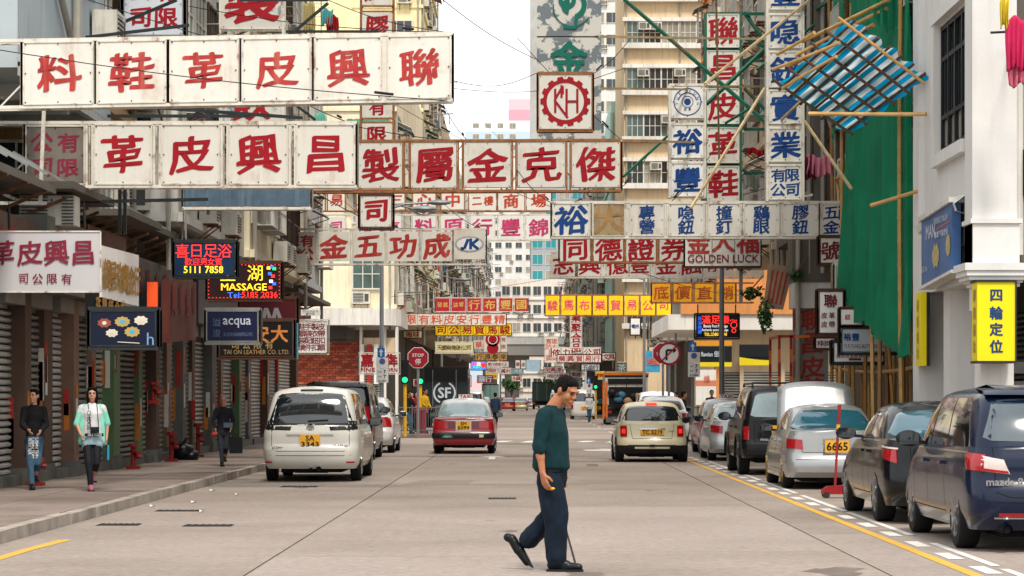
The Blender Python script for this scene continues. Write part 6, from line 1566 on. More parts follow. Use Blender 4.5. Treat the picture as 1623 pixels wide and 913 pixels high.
taxi('red and silver taxi driving away in the left lane with a green sticker', -1.78, 67.5)
# 5 small cream hatchback with black arches driving away
pm_ = paint('pepper_white_paint', 'c9bf9f', metal=0)
S = dict(L=3.65, W=1.69, zb=.2, ztop=[(0, .9), (.5, .93), (2.7, .9), (3.65, .72)], yr=[(.2, .12), (.3, 0), (.52, 0), (.58, .06), (.93, .12)], yf=[(.2, .2), (.5, 0), (.93, .4)], wz=[(.2, .82), (.4, .845), (.6, .84), (.8, .82), (.93, .77)],
  G=[(.9, .14, .8, .76), (1.05, .24, 1.0, .73), (1.2, .36, 1.2, .69), (1.31, .47, 1.4, .64), (1.37, .58, 1.5, .58), (1.4, .7, 1.6, .48)], track=1.5, axles=[.6, 3.07], wr=.31, ww=.21, paint=pm_, rr=.36, bow=.14, gbow=.1, gr=.22, sidewin=[(.6, 1.3, .7, 1.3), (1.36, 2.5, 1.36, 2.0)], rearwin=(.97, 1.31, .06, .07), rearglass=m_cglass, crown=.03)
c = Car('driving_hatchback', 'small cream hatchback with black lower trim and plate TC 5219 driving away', 'car', 2.86, 59, S)
for s in (-1, 1):
    c.quad('tail_lamp', m_tail, 'rear', s * .66 - .075, .6, s * .66 + .075, .86, .016); c.quad('brake_lens', TAIL_ON, 'rear', s * .66 - .04, .68, s * .66 + .04, .78, .024)
c.quad('lower_trim', m_trim, 'rear', -.8, .2, .8, .32, .012, n=14); c.quad('lower_trim', m_trim, (45, 1), -.35, .2, .15, .4, .012); c.quad('lower_trim', m_trim, (45, -1), -.15, .2, .35, .4, .012)
c.quad('bumper_slot', m_trim, 'rear', -.56, .37, .56, .41, .01, n=12)
c.gaps([('rear', [(-.52, .9), (-.46, .56), (.46, .56), (.52, .9)])]); c.quad('plate_garnish', m_chrome, 'rear', -.3, .775, .3, .795, .02)
c.plate(.71, ['TC 5219'], w=.54, h=.13, hs=.1); c.quad('high_brake_light', TAIL_ON, 'rear', -.13, 1.345, .13, 1.375, .03); c.mirrors(2.35, .97, m_trim, .95, bx=.11)
c.pipe(-.05, .25, .035); c.pipe(.05, .25, .035); c.quad('emblem', m_trim, 'rear', -.06, .36, .06, .42, .02); c.text('Cooper S', 'rear', .46, .73, .035, m_trim, wid=.14); c.under(); c.doors([1.3, 2.5])
b = MB()
for x in (-.5, .25): b.ell((x, 1.6, 1.02), (.16, .07, .16), m_trim, 10, 6)
b.build('head_rest', c.t, smooth=True)
for x in (-.2, .3):
    b = MB(); b.beam(c.hit('rear', x, 1.0, .02), c.hit('rear', x + .25, 1.01, .02), .015, .015, m_trim); b.build('wiper', c.t)
# 6 right hand row, nearest first: dark blue people carrier
pb_ = paint('deep_blue_paint', '06142e', rough=.22, metal=.0, dirt=0, coat=.25, spec=.25)
S = dict(L=4.87, W=1.85, zb=.22, ztop=[(0, 1.04), (1, 1.05), (3.6, 1.0), (4.87, .75)], yr=[(.22, .16), (.34, .02), (.5, 0), (.66, .02), (.72, .09), (.9, .08), (1.04, .13)], yf=[(.22, .2), (.5, 0), (1.0, .5)], wz=[(.22, .86), (.4, .91), (.7, .925), (.92, .91), (1.04, .86)],
  G=[(1.0, .15, .95, .87), (1.15, .2, 1.15, .85), (1.35, .3, 1.45, .81), (1.5, .42, 1.75, .765), (1.56, .52, 1.9, .73), (1.6, .62, 2.05, .65), (1.62, .75, 2.15, .56)], track=1.58, axles=[1.0, 3.95], wr=.345, ww=.225, paint=pb_, rr=.34, bow=.1, gbow=.1, gr=.26,
  sidewin=[(.5, 1.6, .85, 1.6), (1.66, 2.7, 1.66, 2.55), (2.76, 3.6, 2.61, 2.9)], rearwin=(1.1, 1.52, .12, .13), rearglass=M('car_glass_clear', '3a474f', .08, var=.35, scale=1.6, spec=.8, coat=.7), crown=.05)
c = Car('parked_people_carrier', 'deep blue people carrier nearest the camera at the right, cut by the frame', 'car', 5.24, 24.8, S)
for s in (-1, 1):
    a, e = (-.2, .12) if s < 0 else (-.12, .2)
    c.decal('tail_lamp', m_tail, (38, s), [(-.2, .99), (.1, .97)] if s < 0 else [(-.1, .97), (.2, .99)], [(-.13, .82), (.1, .81)] if s < 0 else [(-.1, .81), (.13, .82)], .016, n=8, m_=4)
    c.decal('lamp_lens', m_tailw, (18, s), [(.12, .96), (.34, .92)] if s < 0 else [(-.34, .92), (-.12, .96)], [(.12, .81), (.4, .78)] if s < 0 else [(-.4, .78), (-.12, .81)], .016, n=8, m_=4)
    c.decal('lamp_lens', m_tail, (18, s), [(.13, .84), (.38, .81)] if s < 0 else [(-.38, .81), (-.13, .84)], [(.13, .81), (.39, .785)] if s < 0 else [(-.39, .785), (-.13, .81)], .02, n=8, m_=2)
c.text('mazda 8', 'rear', -.56, .7, .075, m_chrome, wid=.36, o2=.02, off=.035); c.quad('plate_garnish', m_chrome, 'rear', -.3, .78, .8, .84, .03, n=10); c.plate(.62, ['RT', '8213'], x=.1)
c.quad('reflector', m_tail, 'rear', -.62, .36, -.3, .4, .014); c.quad('reflector_trim', m_chrome, 'rear', -.66, .34, -.26, .355, .012); c.pipe(-.55, .24, .05)
c.quad('spoiler', pb_, 'rear', -.66, 1.53, .66, 1.62, .07, n=12); c.gaps([('rear', [(-.66, 1.04), (-.64, .6), (-.5, .55), (.5, .55), (.64, .6), (.66, 1.04)]), ('rear', [(-.9, .5), (.9, .5)])]); c.doors([1.55, 2.65, 3.6], .34)
c.quad('chrome_strip', m_chrome, 'left', .5, .98, 3.6, .995, .01, n=16); c.mirrors(3.45, 1.08, m_trim, 1.1); c.under()
b = MB(); b.beam(c.hit('rear', -.1, 1.12, .03), c.hit('rear', .35, 1.14, .03), .025, .02, m_trim); b.build('wiper', c.t)
# 7 dark saloon
pd_ = paint('black_green_paint', '05080a', rough=.22, metal=.0, dirt=0, coat=.25, spec=.25)
S = dict(L=4.84, W=1.85, zb=.22, ztop=[(0, 1.0), (.5, 1.03), (1.1, 1.02), (3.4, .98), (4.84, .7)], yr=[(.22, .14), (.34, 0), (.6, 0), (.7, .05), (1.0, .06)], yf=[(.22, .1), (.5, 0), (.95, .3)], wz=[(.22, .86), (.45, .915), (.7, .92), (.92, .88), (1.02, .83)],
  G=[(1.0, .85, 1.5, .83), (1.15, 1.05, 1.75, .78), (1.3, 1.3, 2.0, .71), (1.4, 1.52, 2.2, .65), (1.45, 1.75, 2.4, .54)], track=1.58, axles=[1.02, 3.9], wr=.34, ww=.24, paint=pd_, sidewin=[(1.15, 2.0, 1.6, 2.05), (2.06, 3.1, 2.1, 2.6)], rearwin=(1.05, 1.36, .08, .09), rearglass=m_cglb, rr=.36, bow=.12, crown=.04)
c = Car('parked_saloon', 'black saloon with large wheels between the deep blue and the silver cars', 'car', 5.18, 30.3, S)
for s in (-1, 1):
    c.decal('tail_lamp', m_tail, (40, s), [(-.3, .92), (.08, .9)] if s < 0 else [(-.08, .9), (.3, .92)], [(-.18, .8), (.1, .74)] if s < 0 else [(-.1, .74), (.18, .8)], .014, n=10, m_=3)
    c.decal('lamp_strip', m_tailw, (40, s), [(-.3, .945), (.1, .925)] if s < 0 else [(-.1, .925), (.3, .945)], [(-.3, .93), (.1, .905)] if s < 0 else [(-.1, .905), (.3, .93)], .017, n=10, m_=1)
c.doors([1.55, 2.05, 3.1], .32); c.quad('chrome_strip', m_chrome, 'left', 1.1, .99, 3.2, 1.005, .01, n=14); c.mirrors(3.05, 1.07, m_trim, 1.05); c.plate(.78, ['KV', '3120'], w=.4); c.gaps([('rear', [(-.6, 1.0), (-.58, .6), (.58, .6), (.6, 1.0)])]); c.pipe(-.5, .25, .045); c.under()
# 8 silver saloon with its bonnet up
psv = paint('silver_paint', '9b9c9c', rough=.3, metal=.55)
SS = dict(L=4.3, W=1.69, zb=.2, ztop=[(0, .95), (.4, .99), (1.0, .98), (3.1, .95), (4.3, .72)], yr=[(.2, .12), (.3, 0), (.5, 0), (.58, .06), (.95, .08)], yf=[(.2, .1), (.5, 0), (.9, .2)], wz=[(.2, .82), (.34, .85), (.6, .845), (.85, .81), (.98, .76)],
  G=[(.95, .75, 1.3, .76), (1.1, .92, 1.5, .72), (1.25, 1.12, 1.75, .655), (1.34, 1.3, 1.95, .6), (1.39, 1.5, 2.1, .48)], track=1.46, axles=[.92, 3.54], wr=.305, rim='gold', paint=psv, sidewin=[(1.1, 1.85, 1.35, 1.85), (1.92, 2.85, 1.92, 2.35)], rearwin=(.99, 1.31, .06, .07), rearglass=m_cglb, rr=.28, bow=.1, crown=.04)
c = Car('parked_saloon', 'silver saloon with raised bonnet and plate 6665 at the right kerb', 'car', 5.08, 41.7, SS)
for s in (-1, 1):
    c.decal('tail_lamp', m_tail, (32, s), [(-.18, .85), (.22, .83)] if s < 0 else [(-.22, .83), (.18, .85)], [(-.12, .7), (.24, .67)] if s < 0 else [(-.24, .67), (.12, .7)], .012, n=10, m_=3)
c.plate(.72, ['6665'], w=.4, h=.2, surround=m_chrome, hs=.13); c.gaps([('rear', [(-.7, .93), (-.56, .62), (.56, .62), (.7, .93)]), ('rear', [(-.84, .5), (.84, .5)])]); c.doors([1.3, 1.88, 2.85], .3)
b = MB()
for x in (-.35, .35): b.ell((x, 2.6, 1.06), (.22, .1, .16), M('seat_cloth_blue', '2b6478', .9), 10, 6)
b.build('seat', c.t, smooth=True)
b = MB(); n = 8; vs = []
for i in range(n + 1):
    for j in range(7):
        u = -1 + 2 * i / n; v = j / 6; vs.append((u * .7 * (1 - .06 * v), 3.05 + .62 * v * .55 , .98 + .78 * v + .05 * (1 - u * u) - (.06 * abs(u) ** 6 if v > .8 else 0)))
b.add(vs, [(i * 7 + j, i * 7 + j + 1, (i + 1) * 7 + j + 1, (i + 1) * 7 + j) for i in range(n) for j in range(6)], psv); o = tomesh_obj(b, 'raised_bonnet', c.t); solid(o, .03)
b = MB(); b.tube((.5, 3.7, .8), (.45, 3.35, 1.4), .01, m_steel); b.build('bonnet_stay', c.t)
c.mirrors(2.7, 1.0, m_trim, .9); c.under(); c.quad('sill', psv, 'left', 1.1, .2, 3.2, .27, .03, n=12)
# 9 black off roader
pk_ = paint('off_road_black', '0a0c0e', rough=.3, dirt=.05, coat=.2, spec=.25)
S = dict(L=4.4, W=1.8, zb=.34, ztop=[(0, 1.1), (3.1, 1.08), (4.4, .95)], yr=[(.34, .08), (.4, 0), (.62, 0), (.66, .05), (1.1, .06)], yf=[(.34, .1), (.6, 0), (1.05, .1)], wz=[(.34, .86), (.5, .9), (.8, .89), (1.1, .85)],
  G=[(1.08, .08, 1.1, .84), (1.4, .12, 1.35, .79), (1.62, .18, 1.65, .73), (1.7, .26, 1.8, .68), (1.73, .4, 1.95, .58)], track=1.54, axles=[.85, 3.4], wr=.36, ww=.22, paint=pk_, rr=.2, gr=.16, sidewin=[(.35, 1.3, .45, 1.3), (1.36, 2.3, 1.36, 2.25), (2.36, 3.1, 2.31, 2.6)], rearwin=(1.14, 1.6, .14, .14), rearglass=m_cglp, crown=.03)
c = Car('parked_off_roader', 'black off road car with roof rails behind the raised silver bonnet', 'car', 5.0, 49.2, S)
for s in (-1, 1): c.quad('tail_lamp', m_tail, 'rear', s * .77 - .05, .7, s * .77 + .05, .96, .014, m_=5)
c.plate(.86, ['LL', '254'], x=-.1, w=.36, h=.24); c.quad('rear_bumper', m_trim, 'rear', -.88, .42, .88, .6, .05, n=14); c.gaps([('rear', [(-.62, 1.08), (-.62, .66), (.62, .66), (.62, 1.08)])]); c.text('FREELANDER', 'rear', -.3, .7, .04, pw, wid=.4)
for s in (-1, 1):
    b = MB(); b.path([(s * .62, .4, 1.7), (s * .62, .5, 1.8), (s * .62, 2.4, 1.8), (s * .62, 2.5, 1.74)], .02, m_trim, 6); b.build('roof_rail', c.t)
b = MB(); b.tube((-.62, .6, 1.81), (.62, .6, 1.81), .02, m_trim); b.build('roof_rail', c.t)
b = MB(); b.tube((.12, -.2, .95), (.12, -.02, .95), .34, m_tyre, 24, .36); b.build('spare_wheel', c.t, smooth=True) if False else None
b = MB(); 
for s in (-1, 1):
    for y in S['axles']:
        for i in range(9):
            a0, a1 = PI * i / 9, PI * (i + 1) / 9; r = .43
            b.beam((s * .9, y + r * math.cos(a0), .36 + r * math.sin(a0)), (s * .9, y + r * math.cos(a1), .36 + r * math.sin(a1)), .05, .07, m_trim)
b.build('arch_trim', c.t); c.mirrors(3.0, 1.14, m_trim, 1.05); c.doors([1.33, 2.33, 3.1], .4); c.under(.1)
# 10 silver saloon farther, 11 taxi at the kerb
S2 = {**SS, 'paint': paint('silver_pale_paint', 'adb0b2', rough=.3, metal=.45), 'rim': 'alloy', 'rearglass': m_cglp}
c = Car('parked_saloon', 'pale silver saloon between the black off road car and the taxi', 'car', 5.12, 60.0, S2)
for s in (-1, 1): c.decal('tail_lamp', m_tail, (35, s), [(-.3, .88), (.25, .84)] if s < 0 else [(-.25, .84), (.3, .88)], [(-.2, .72), (.25, .66)] if s < 0 else [(-.25, .66), (.2, .72)], .012)
c.doors([1.3, 1.88, 2.85], .3); c.mirrors(2.7, 1.0, m_trim, .95); c.plate(.7, ['JF', '902']); c.under()
taxi('red and silver taxi parked at the right kerb with a white roof sign', 5.35, 66.6, plate=['HV', '338'])
# far traffic
for (lab, X, Y, p, sp, nm, cat) in (('white car with its hatch glass visible just beyond the cream hatchback', 4.35, 82, 'cfcfcc', 0, 'parked_hatchback', 'car'), ('white estate car beyond the cream hatchback, second in line', 4.9, 96, 'c9cac8', 1, 'parked_people_carrier', 'car')):
    S3 = dict(L=4.5, W=1.72, zb=.24, ztop=[(0, 1.05), (3.4, 1.0), (4.5, .8)], yr=[(.24, .1), (.4, 0), (1.05, .08)], yf=[(.24, .1), (.9, .2)], wz=[(.24, .82), (.5, .86), (.9, .85), (1.05, .82)], G=[(1.03, .1, .9, .82), (1.4, .22, 1.4, .76), (1.62, .32, 1.7, .7), (1.7, .45, 1.9, .58)] if sp else [(1.03, .12, .9, .8), (1.3, .3, 1.4, .72), (1.45, .42, 1.7, .64), (1.52, .6, 1.9, .5)],
      track=1.5, axles=[.8, 3.5], wr=.32, paint=paint('white_paint_' + str(sp), p, metal=0), sidewin=[(.5, 1.5, .6, 1.5), (1.56, 2.7, 1.56, 2.4)], rearwin=(1.1, 1.56 if sp else 1.4, .1, .1))
    c = Car(nm, lab, cat, X, Y, S3); lampL(c, 'tail_lamp', m_tail, .0, .75, .2, 1.0, 40); c.plate(.7, ['PM', '118']); c.under(); c.mirrors(2.9, 1.1, m_trim)
for lab, X, Y, S_, nm in (('red hatchback far down the street in the left lane', -2.35, 262, {**SS, 'paint': tr_}, 'driving_saloon'), ('champagne saloon far away beside the red car', -1.05, 268, {**SS, 'paint': paint('champagne', 'a59a86', metal=.4)}, 'driving_saloon'),
                       ('dark small car far behind the silver and red ones', -3.4, 300, {**SS, 'paint': pk_}, 'driving_saloon')):
    c = Car(nm, lab, 'car', X, Y, S_); lampL(c, 'tail_lamp', m_tail, .0, .7, .25, .88, 35); c.plate(.7, ['HX', '77'])
for lab, X, Y, S_, nm in (('silver car half way down the left kerb beyond the black lorry', -4.4, 150, {**SS, 'paint': MATS['silver_pale_paint']}, 'parked_saloon'), ('red taxi like car far along the left kerb', -4.3, 228, ST, 'parked_saloon'), ('white car parked at the right kerb beyond the orange gated lorry', 4.9, 226, {**SS, 'paint': MATS['white_car_paint']}, 'parked_saloon'),
                       ('grey car oncoming end of the far middle lane', .4, 318, {**SS, 'paint': psv}, 'driving_saloon'), ('dark car parked at the right kerb near the far white vans', 5.0, 186, {**SS, 'paint': pk_}, 'parked_saloon')):
    c = Car(nm, lab, 'car', X, Y, S_); lampL(c, 'tail_lamp', m_tail, .0, .7, .25, .88, 35); c.plate(.7, ['HX', '77'])
SV = dict(L=4.7, W=1.75, zb=.25, ztop=[(0, 1.1), (4, 1.05), (4.7, .8)], yr=[(.25, .08), (.4, 0), (1.1, .03)], yf=[(.25, .1), (.9, .2)], wz=[(.25, .84), (.5, .87), (1.1, .86)], G=[(1.08, .04, .5, .86), (1.6, .1, 1.0, .82), (1.9, .18, 1.3, .75), (1.97, .3, 1.5, .62)], track=1.5, axles=[.8, 3.7], wr=.33, paint=paint('white_van_paint', 'c6c6c3', metal=0), sidewin=[(.4, 2.0, .45, 2.0), (2.1, 3.4, 2.1, 3.1)], rearwin=(1.2, 1.75, .14, .14))
for lab, X, Y in (('white van alone in the far middle lane behind the walking man', 3.05, 278), ('white van in the right lane, farther of the two by the traffic light', 4.4, 205), ('white van in the right lane nearer than its twin by the traffic light', 3.6, 168), ('white van half hidden behind the driving taxi', -4.3, 190)):
    c = Car('van', lab, 'van', X, Y, SV, 'white vans in the far traffic'); c.quad('tail_lamp', m_tail, 'rear', -.84, .7, -.72, 1.0, .012); c.quad('tail_lamp', m_tail, 'rear', .72, .7, .84, 1.0, .012); c.plate(.75, ['LS', '41'])
# lorries
def lorry(name, label, X, Y, w, h, L, boxm, cabm, box_z=.95, cab=True, group=None):
    t = thing(name, label, 'lorry', (X, Y, 0), local=True)
    b = MB(); b.box(-w / 2, w / 2, 0, L - 1.9, box_z, h, boxm); b.box(-w / 2 - .03, w / 2 + .03, -.03, .05, box_z - .03, box_z + .08, m_trim); b.box(-w / 2 - .03, w / 2 + .03, -.03, .05, h - .07, h + .03, m_trim); b.build('cargo_box', t)
    b = MB(); b.beam((0, -.02, box_z + .1), (0, -.02, h - .1), .04, .03, m_trim)
    for x in (-w * .25, w * .25): b.beam((x, -.04, box_z + .1), (x, -.04, h - .1), .03, .03, m_steel)
    b.build('door_bars', t)
    b = MB(); b.box(-w / 2 + .1, w / 2 - .1, L - 1.8, L, .5, 2.3, cabm); b.build('cab', t)
    b = MB(); b.box(-w / 2 + .3, w / 2 - .3, .1, L - .5, .55, .8, m_int); b.box(-w / 2 + .05, w / 2 - .05, 0, .08, .45, .6, m_trim); b.build('chassis', t)
    for s in (-1, 1): b = MB(); b.box(s * w * .4 - .12, s * w * .4 + .12, -.04, .02, .62, .78, m_tail); b.build('tail_lamp', t)
    ty, rim = wheel_mesh(.42, .28, 'steel')
    for y in (1.1, L - 1.2):
        for s in (-1, 1):
            q = bpy.data.objects.new('wheel', None); COL.objects.link(q); q.parent = t; q.location = (s * (w / 2 - .2), y, .42); link('tyre', ty, q); link('rim', rim, q)
    return t
t = lorry('parked_lorry', 'black box lorry with white SF roundel parked on the left beyond the stop sign', -4.2, 124, 2.3, 2.95, 6.5, M('lorry_black', '1e2a2e', .4, var=.1, coat=.3), M('lorry_cab_dark', '26292b', .4))
b = MB(); F = Fr((0.0, -.05, 1.72)); ring(b, F, .47, .56, pw, d=.01, a0=R(115), a1=R(245), n=20); ring(b, F, .47, .56, pw, d=.01, a0=R(-65), a1=R(65), n=20); put(b, 'SF', F, 0, 0, .5, pw, d=.012, wid=.6, off=.03, warp=0); b.build('emblem', t)
b = MB(); b.box(-1.1, 1.1, -.045, -.01, 2.3, 2.85, m_trim); b.build('upper_panel', t)
ww_ = M('lorry_white', 'c4c2bb', .5, var=.08, dirt=.3)
t = lorry('parked_lorry', 'white high sided lorry with orange rear gates parked on the right', 5.2, 136, 2.3, 2.65, 6.5, ww_, ww_, box_z=1.0)
b = MB()
for x in (-1.25, -1.08): b.beam((x, -.3, .3), (x, -.3, 2.3), .1, .08, m_o)
for z in (.5, 1.0, 1.5, 2.0, 2.25): b.beam((-1.3, -.3, z), (-1.02, -.3, z), .06, .06, m_o)
b.build('tail_gate', t); b = MB(); b.box(-1.0, 1.0, -.06, -.02, 2.2, 2.5, m_trim); b.box(-.95, .9, -.06, -.02, 1.1, 2.05, m_dark); b.build('opening', t)
b = MB(); rn = random.Random(3)
for i in range(7): b = MB() if i == 0 else b; b.ell((rn.uniform(-.8, .6), -.12, 1.25 + rn.random() * .6), (.25, .15, .2), [m_trim, M('sack_blue', '3a6a8a'), M('sack_tan', '9a7a5a')][i % 3], 8, 6)
b.build('cargo', t, smooth=True); b = MB(); b.box(-1.2, 1.2, -.02, .3, 2.68, 2.8, m_o); b.box(-1.1, 1.1, 1, 3, 2.7, 2.9, M('rack_tan', 'a58a5c')); b.build('roof_rack', t)
lorry('driving_lorry', 'dark box lorry in the far distance under the flyover', 1.4, 298, 2.3, 3.2, 6, M('lorry_dark_green', '20302c', .5), ww_)
lorry('driving_lorry', 'green and white lorry far off, left of the flyover column', -5.2, 330, 2.2, 3.1, 6, M('lorry_green_white', '6f8f86', .5), ww_)

# ------------------------------------------------------------------ trolley jack, rubbish bag
t = thing('trolley_jack', 'red trolley jack with upright handle beside the black saloon', 'trolley jack', (4.72, 38.4, 0)); m_j = M('jack_red', '8a1a1e', .4, var=.15, coat=.3)
b = MB(); x, y = 4.72, 38.4
for s in (-1, 1): b.prism([(-.28, .06), (.28, .06), (.28, .12), (.1, .2), (-.2, .18), (-.28, .12)], Fr((x, y + s * .09, 0)), 0, .03, m_j)
b.box(x - .2, x + .15, y - .08, y + .08, .08, .12, m_j); b.tube((x + .1, y - .15, .15), (x + .1, y + .1, .15), .05, m_j, 10); b.build('frame', t)
b = MB(); b.tube((x - .08, y, .15), (x - .03, y, 1.1), .02, m_j, 8); b.tube((x - .03, y, 1.1), (x - .01, y, 1.42), .026, m_j, 8); b.tube((x - .033, y, 1.03), (x - .028, y, 1.12), .03, M('jack_yellow', 'c9a01e'), 8); b.build('handle', t)
for dx in (-.22, .22):
    for s in (-1, 1): b = MB(); b.tube((x + dx, y + s * .13, .05), (x + dx, y + s * .1, .05), .05, m_iron, 10); b.build('caster', t)
b = MB(); b.tube((x + .18, y, .18), (x + .18, y, .24), .05, m_iron, 10); b.build('saddle', t)
t = thing('rubbish_bag', 'shiny black rubbish bag slumped on the pavement by the shutters', 'rubbish bag', (-7.75, 56.3, .127)); b = MB()
b.ell((-7.75, 56.3, .3), (.26, .25, .22), M('bag_black', '0e1012', .25, bump=.6, bscale=12), 16, 10); b.ell((-7.55, 56.2, .22), (.2, .2, .13), MATS['bag_black'], 12, 8); b.tube((-7.72, 56.3, .48), (-7.66, 56.3, .62), .05, MATS['bag_black'], 8, .02)
o = b.build('sack', t, smooth=True)
b2 = [v for v in o.data.vertices]
for v in b2:
    n_ = noise.noise(v.co * 9); v.co += v.co.normalized() * n_ * .06

# ------------------------------------------------------------------ traffic signs, lamps, railings
m_pole = M('grey_pole', '7c8082', .45, .4, var=.1); m_sblue = M('sign_traffic_blue', '1e63a8', .4, var=.03); m_sred = M('sign_traffic_red', '8a1c2a', .4, var=.04); m_swh = M('sign_traffic_white', 'c9c9c6', .4, var=.03); m_yp = M('yellow_black_post', 'c99a1c', .5)
def pole(t, x, y, z1, r=.045, m=None, z0=.1, name='pole'):
    b = MB(); b.tube((x, y, z0), (x, y, z1), r, m or m_pole, 10); b.build(name, t, smooth=True)
def poly(n, r, rot=0): return [(r * math.cos(2 * PI * i / n + rot), r * math.sin(2 * PI * i / n + rot)) for i in range(n)]
p = Wp(662.5, 567, 92); t = thing('stop_sign', 'dark red octagonal stop sign with white rim on a pole at the left junction', 'traffic sign', (p.x, 92, .12)); pole(t, p.x, 92.1, p.z)
F = Fr(p); b = MB(); b.prism(poly(8, .41, PI / 8), F, 0, .03, m_swh); b.prism(poly(8, .385, PI / 8), F, -.006, 0, m_sred); b.build('plate', t)
b = MB(); put(b, 'STOP', F, 0, .09, .12, m_swh, wid=.42, d=.012, off=.02, warp=0); put(b, '停', F, 0, -.14, .2, m_swh, d=.012, off=.01, warp=0); b.build('lettering', t)
def arrow(b, F, s, m, w=0, d=.012): b.add([F.at(x * s, w + y * s, d) for x, y in ((-.16, -.75), (.16, -.75), (.16, .1), (.5, .1), (0, .75), (-.5, .1), (-.16, .1))], [tuple(range(7))], m)
def oneway(px, py0, Y, lab, sc=1.):
    p = Wp(px, py0, Y); t = thing('one_way_sign', lab, 'traffic sign', (p.x, Y, .12)); k = Y / 4000; pole(t, p.x, Y + .1, p.z + 12 * k * sc)
    b = MB(); b.prism([(-6.2 * k * sc, -8 * k * sc), (6.2 * k * sc, -8 * k * sc), (6.2 * k * sc, 8 * k * sc), (-6.2 * k * sc, 8 * k * sc)], Fr(p), 0, .02, m_sblue); b.build('plate', t)
    b = MB(); arrow(b, Fr(p), 8 * k * sc, m_swh); b.build('arrow', t)
    q = Wp(px + 2 * sc, py0 + 17.5 * sc, Y); F = Fr(q); b = MB(); b.prism([(-10 * k * sc, -9 * k * sc), (10 * k * sc, -9 * k * sc), (10 * k * sc, 9 * k * sc), (-10 * k * sc, 9 * k * sc)], F, 0, .02, m_swh); b.build('plate', t)
    b = MB(); disc(b, F, 5 * k * sc, i_red, d=.006, w=3 * k * sc); disc(b, F, 4 * k * sc, m_sblue, d=.01, w=3 * k * sc); b.build('roundel', t)
    q = Wp(px + 2 * sc, py0 + 38 * sc, Y); F = Fr(q); b = MB(); b.prism([(-10 * k * sc, -12 * k * sc), (10 * k * sc, -12 * k * sc), (10 * k * sc, 11 * k * sc), (-10 * k * sc, 11 * k * sc)], F, 0, .02, m_swh); b.build('plate', t)
    b = MB(); put(b, '7', F, 4 * k * sc, 6 * k * sc, 6 * k * sc, m_ink, d=.01, warp=0); put(b, '7', F, 4 * k * sc, -2 * k * sc, 6 * k * sc, m_ink, d=.01, warp=0); put(b, '上午', F, -4 * k * sc, 6 * k * sc, 3 * k * sc, m_ink, d=.01, warp=0); put(b, '下午', F, -4 * k * sc, -2 * k * sc, 3 * k * sc, m_ink, d=.01, warp=0); put(b, '的士除外', F, 0, -9 * k * sc, 3 * k * sc, m_ink, d=.01, warp=0); b.build('lettering', t)
    return t
oneway(604, 559, 70, 'blue one way arrow sign above no stopping plates on the left pole', .95)
oneway(1098, 550, 76, 'blue one way arrow sign above no stopping plates at the right junction', .95)
p = Wp(1060.5, 560.5, 88); t = thing('no_turn_sign', 'round white no right turn sign with red ring at the right junction', 'traffic sign', (p.x, 88, .12)); pole(t, p.x - .0, 88.1, p.z); F = Fr(p)
b = MB(); b.prism(poly(32, .41), F, 0, .03, m_swh); b.build('plate', t); b = MB(); ring(b, F, .33, .41, m_sred, d=.008)
stroke(b, F, [(-.09, -.22), (-.09, .12), (.16, .12)], .075, m_ink, .010); b.add([F.at(*q, .0125) for q in ((.14, .22), (.14, .02), (.27, .12))], [(0, 1, 2)], m_ink); stroke(b, F, [(-.25, -.25), (.25, .25)], .05, m_sred, .014); b.build('symbol', t)
p = Wp(1051, 560, 92); t = thing('stop_sign', 'back to back red octagonal sign peeping out left of the no turning sign', 'traffic sign', (p.x, 92, .12)); pole(t, p.x, 92.1, p.z); b = MB(); b.prism(poly(8, .42, PI / 8), Fr(p), 0, .03, m_swh); b.prism(poly(8, .39, PI / 8), Fr(p), -.006, 0, m_sred); b.build('plate', t)
b = MB(); put(b, '停', Fr(p), -.16, 0, .16, m_swh, d=.012); b.build('lettering', t)
def lamp_post(px, pytop, Y, r, lab, arm=0, armz=0):
    p = Wp(px, pytop, Y); t = thing('lamp_post', lab, 'lamp post', (p.x, Y, .12)); b = MB(); b.tube((p.x, Y, .1), (p.x, Y, p.z), r, m_pole, 10, r * .75); b.tube((p.x, Y, .1), (p.x, Y, 1.2), r * 1.4, m_pole, 10, r * 1.3); b.build('column', t, smooth=True)
    if arm:
        b = MB(); b.path([(p.x, Y, p.z - .1), (p.x + arm * .5, Y, p.z + .15), (p.x + arm, Y, p.z + .2)], .04, m_pole, 8); b.build('arm', t)
        b = MB(); b.ell((p.x + arm + .35 * (1 if arm > 0 else -1), Y, p.z + .2), (.45, .16, .1), m_pole, 12, 6); b.build('lantern', t, smooth=True)
lamp_post(605, 330, 90, .09, 'tall grey lamp post rising past the stop sign corner on the left', 1.7)
lamp_post(1144, 420, 74, .09, 'grey lamp post in front of the lit foot massage sign')
lamp_post(1021, 440, 115, .08, 'slim pale lamp post crossing the yellow panels at mid right', -1.5)
lamp_post(1071, 500, 104, .05, 'thin post right of the no turning sign')
lamp_post(700, 430, 165, .1, 'distant lamp post with arm left of centre', 1.8); lamp_post(793, 500, 250, .1, 'farthest lamp post near the flyover column', 1.6)
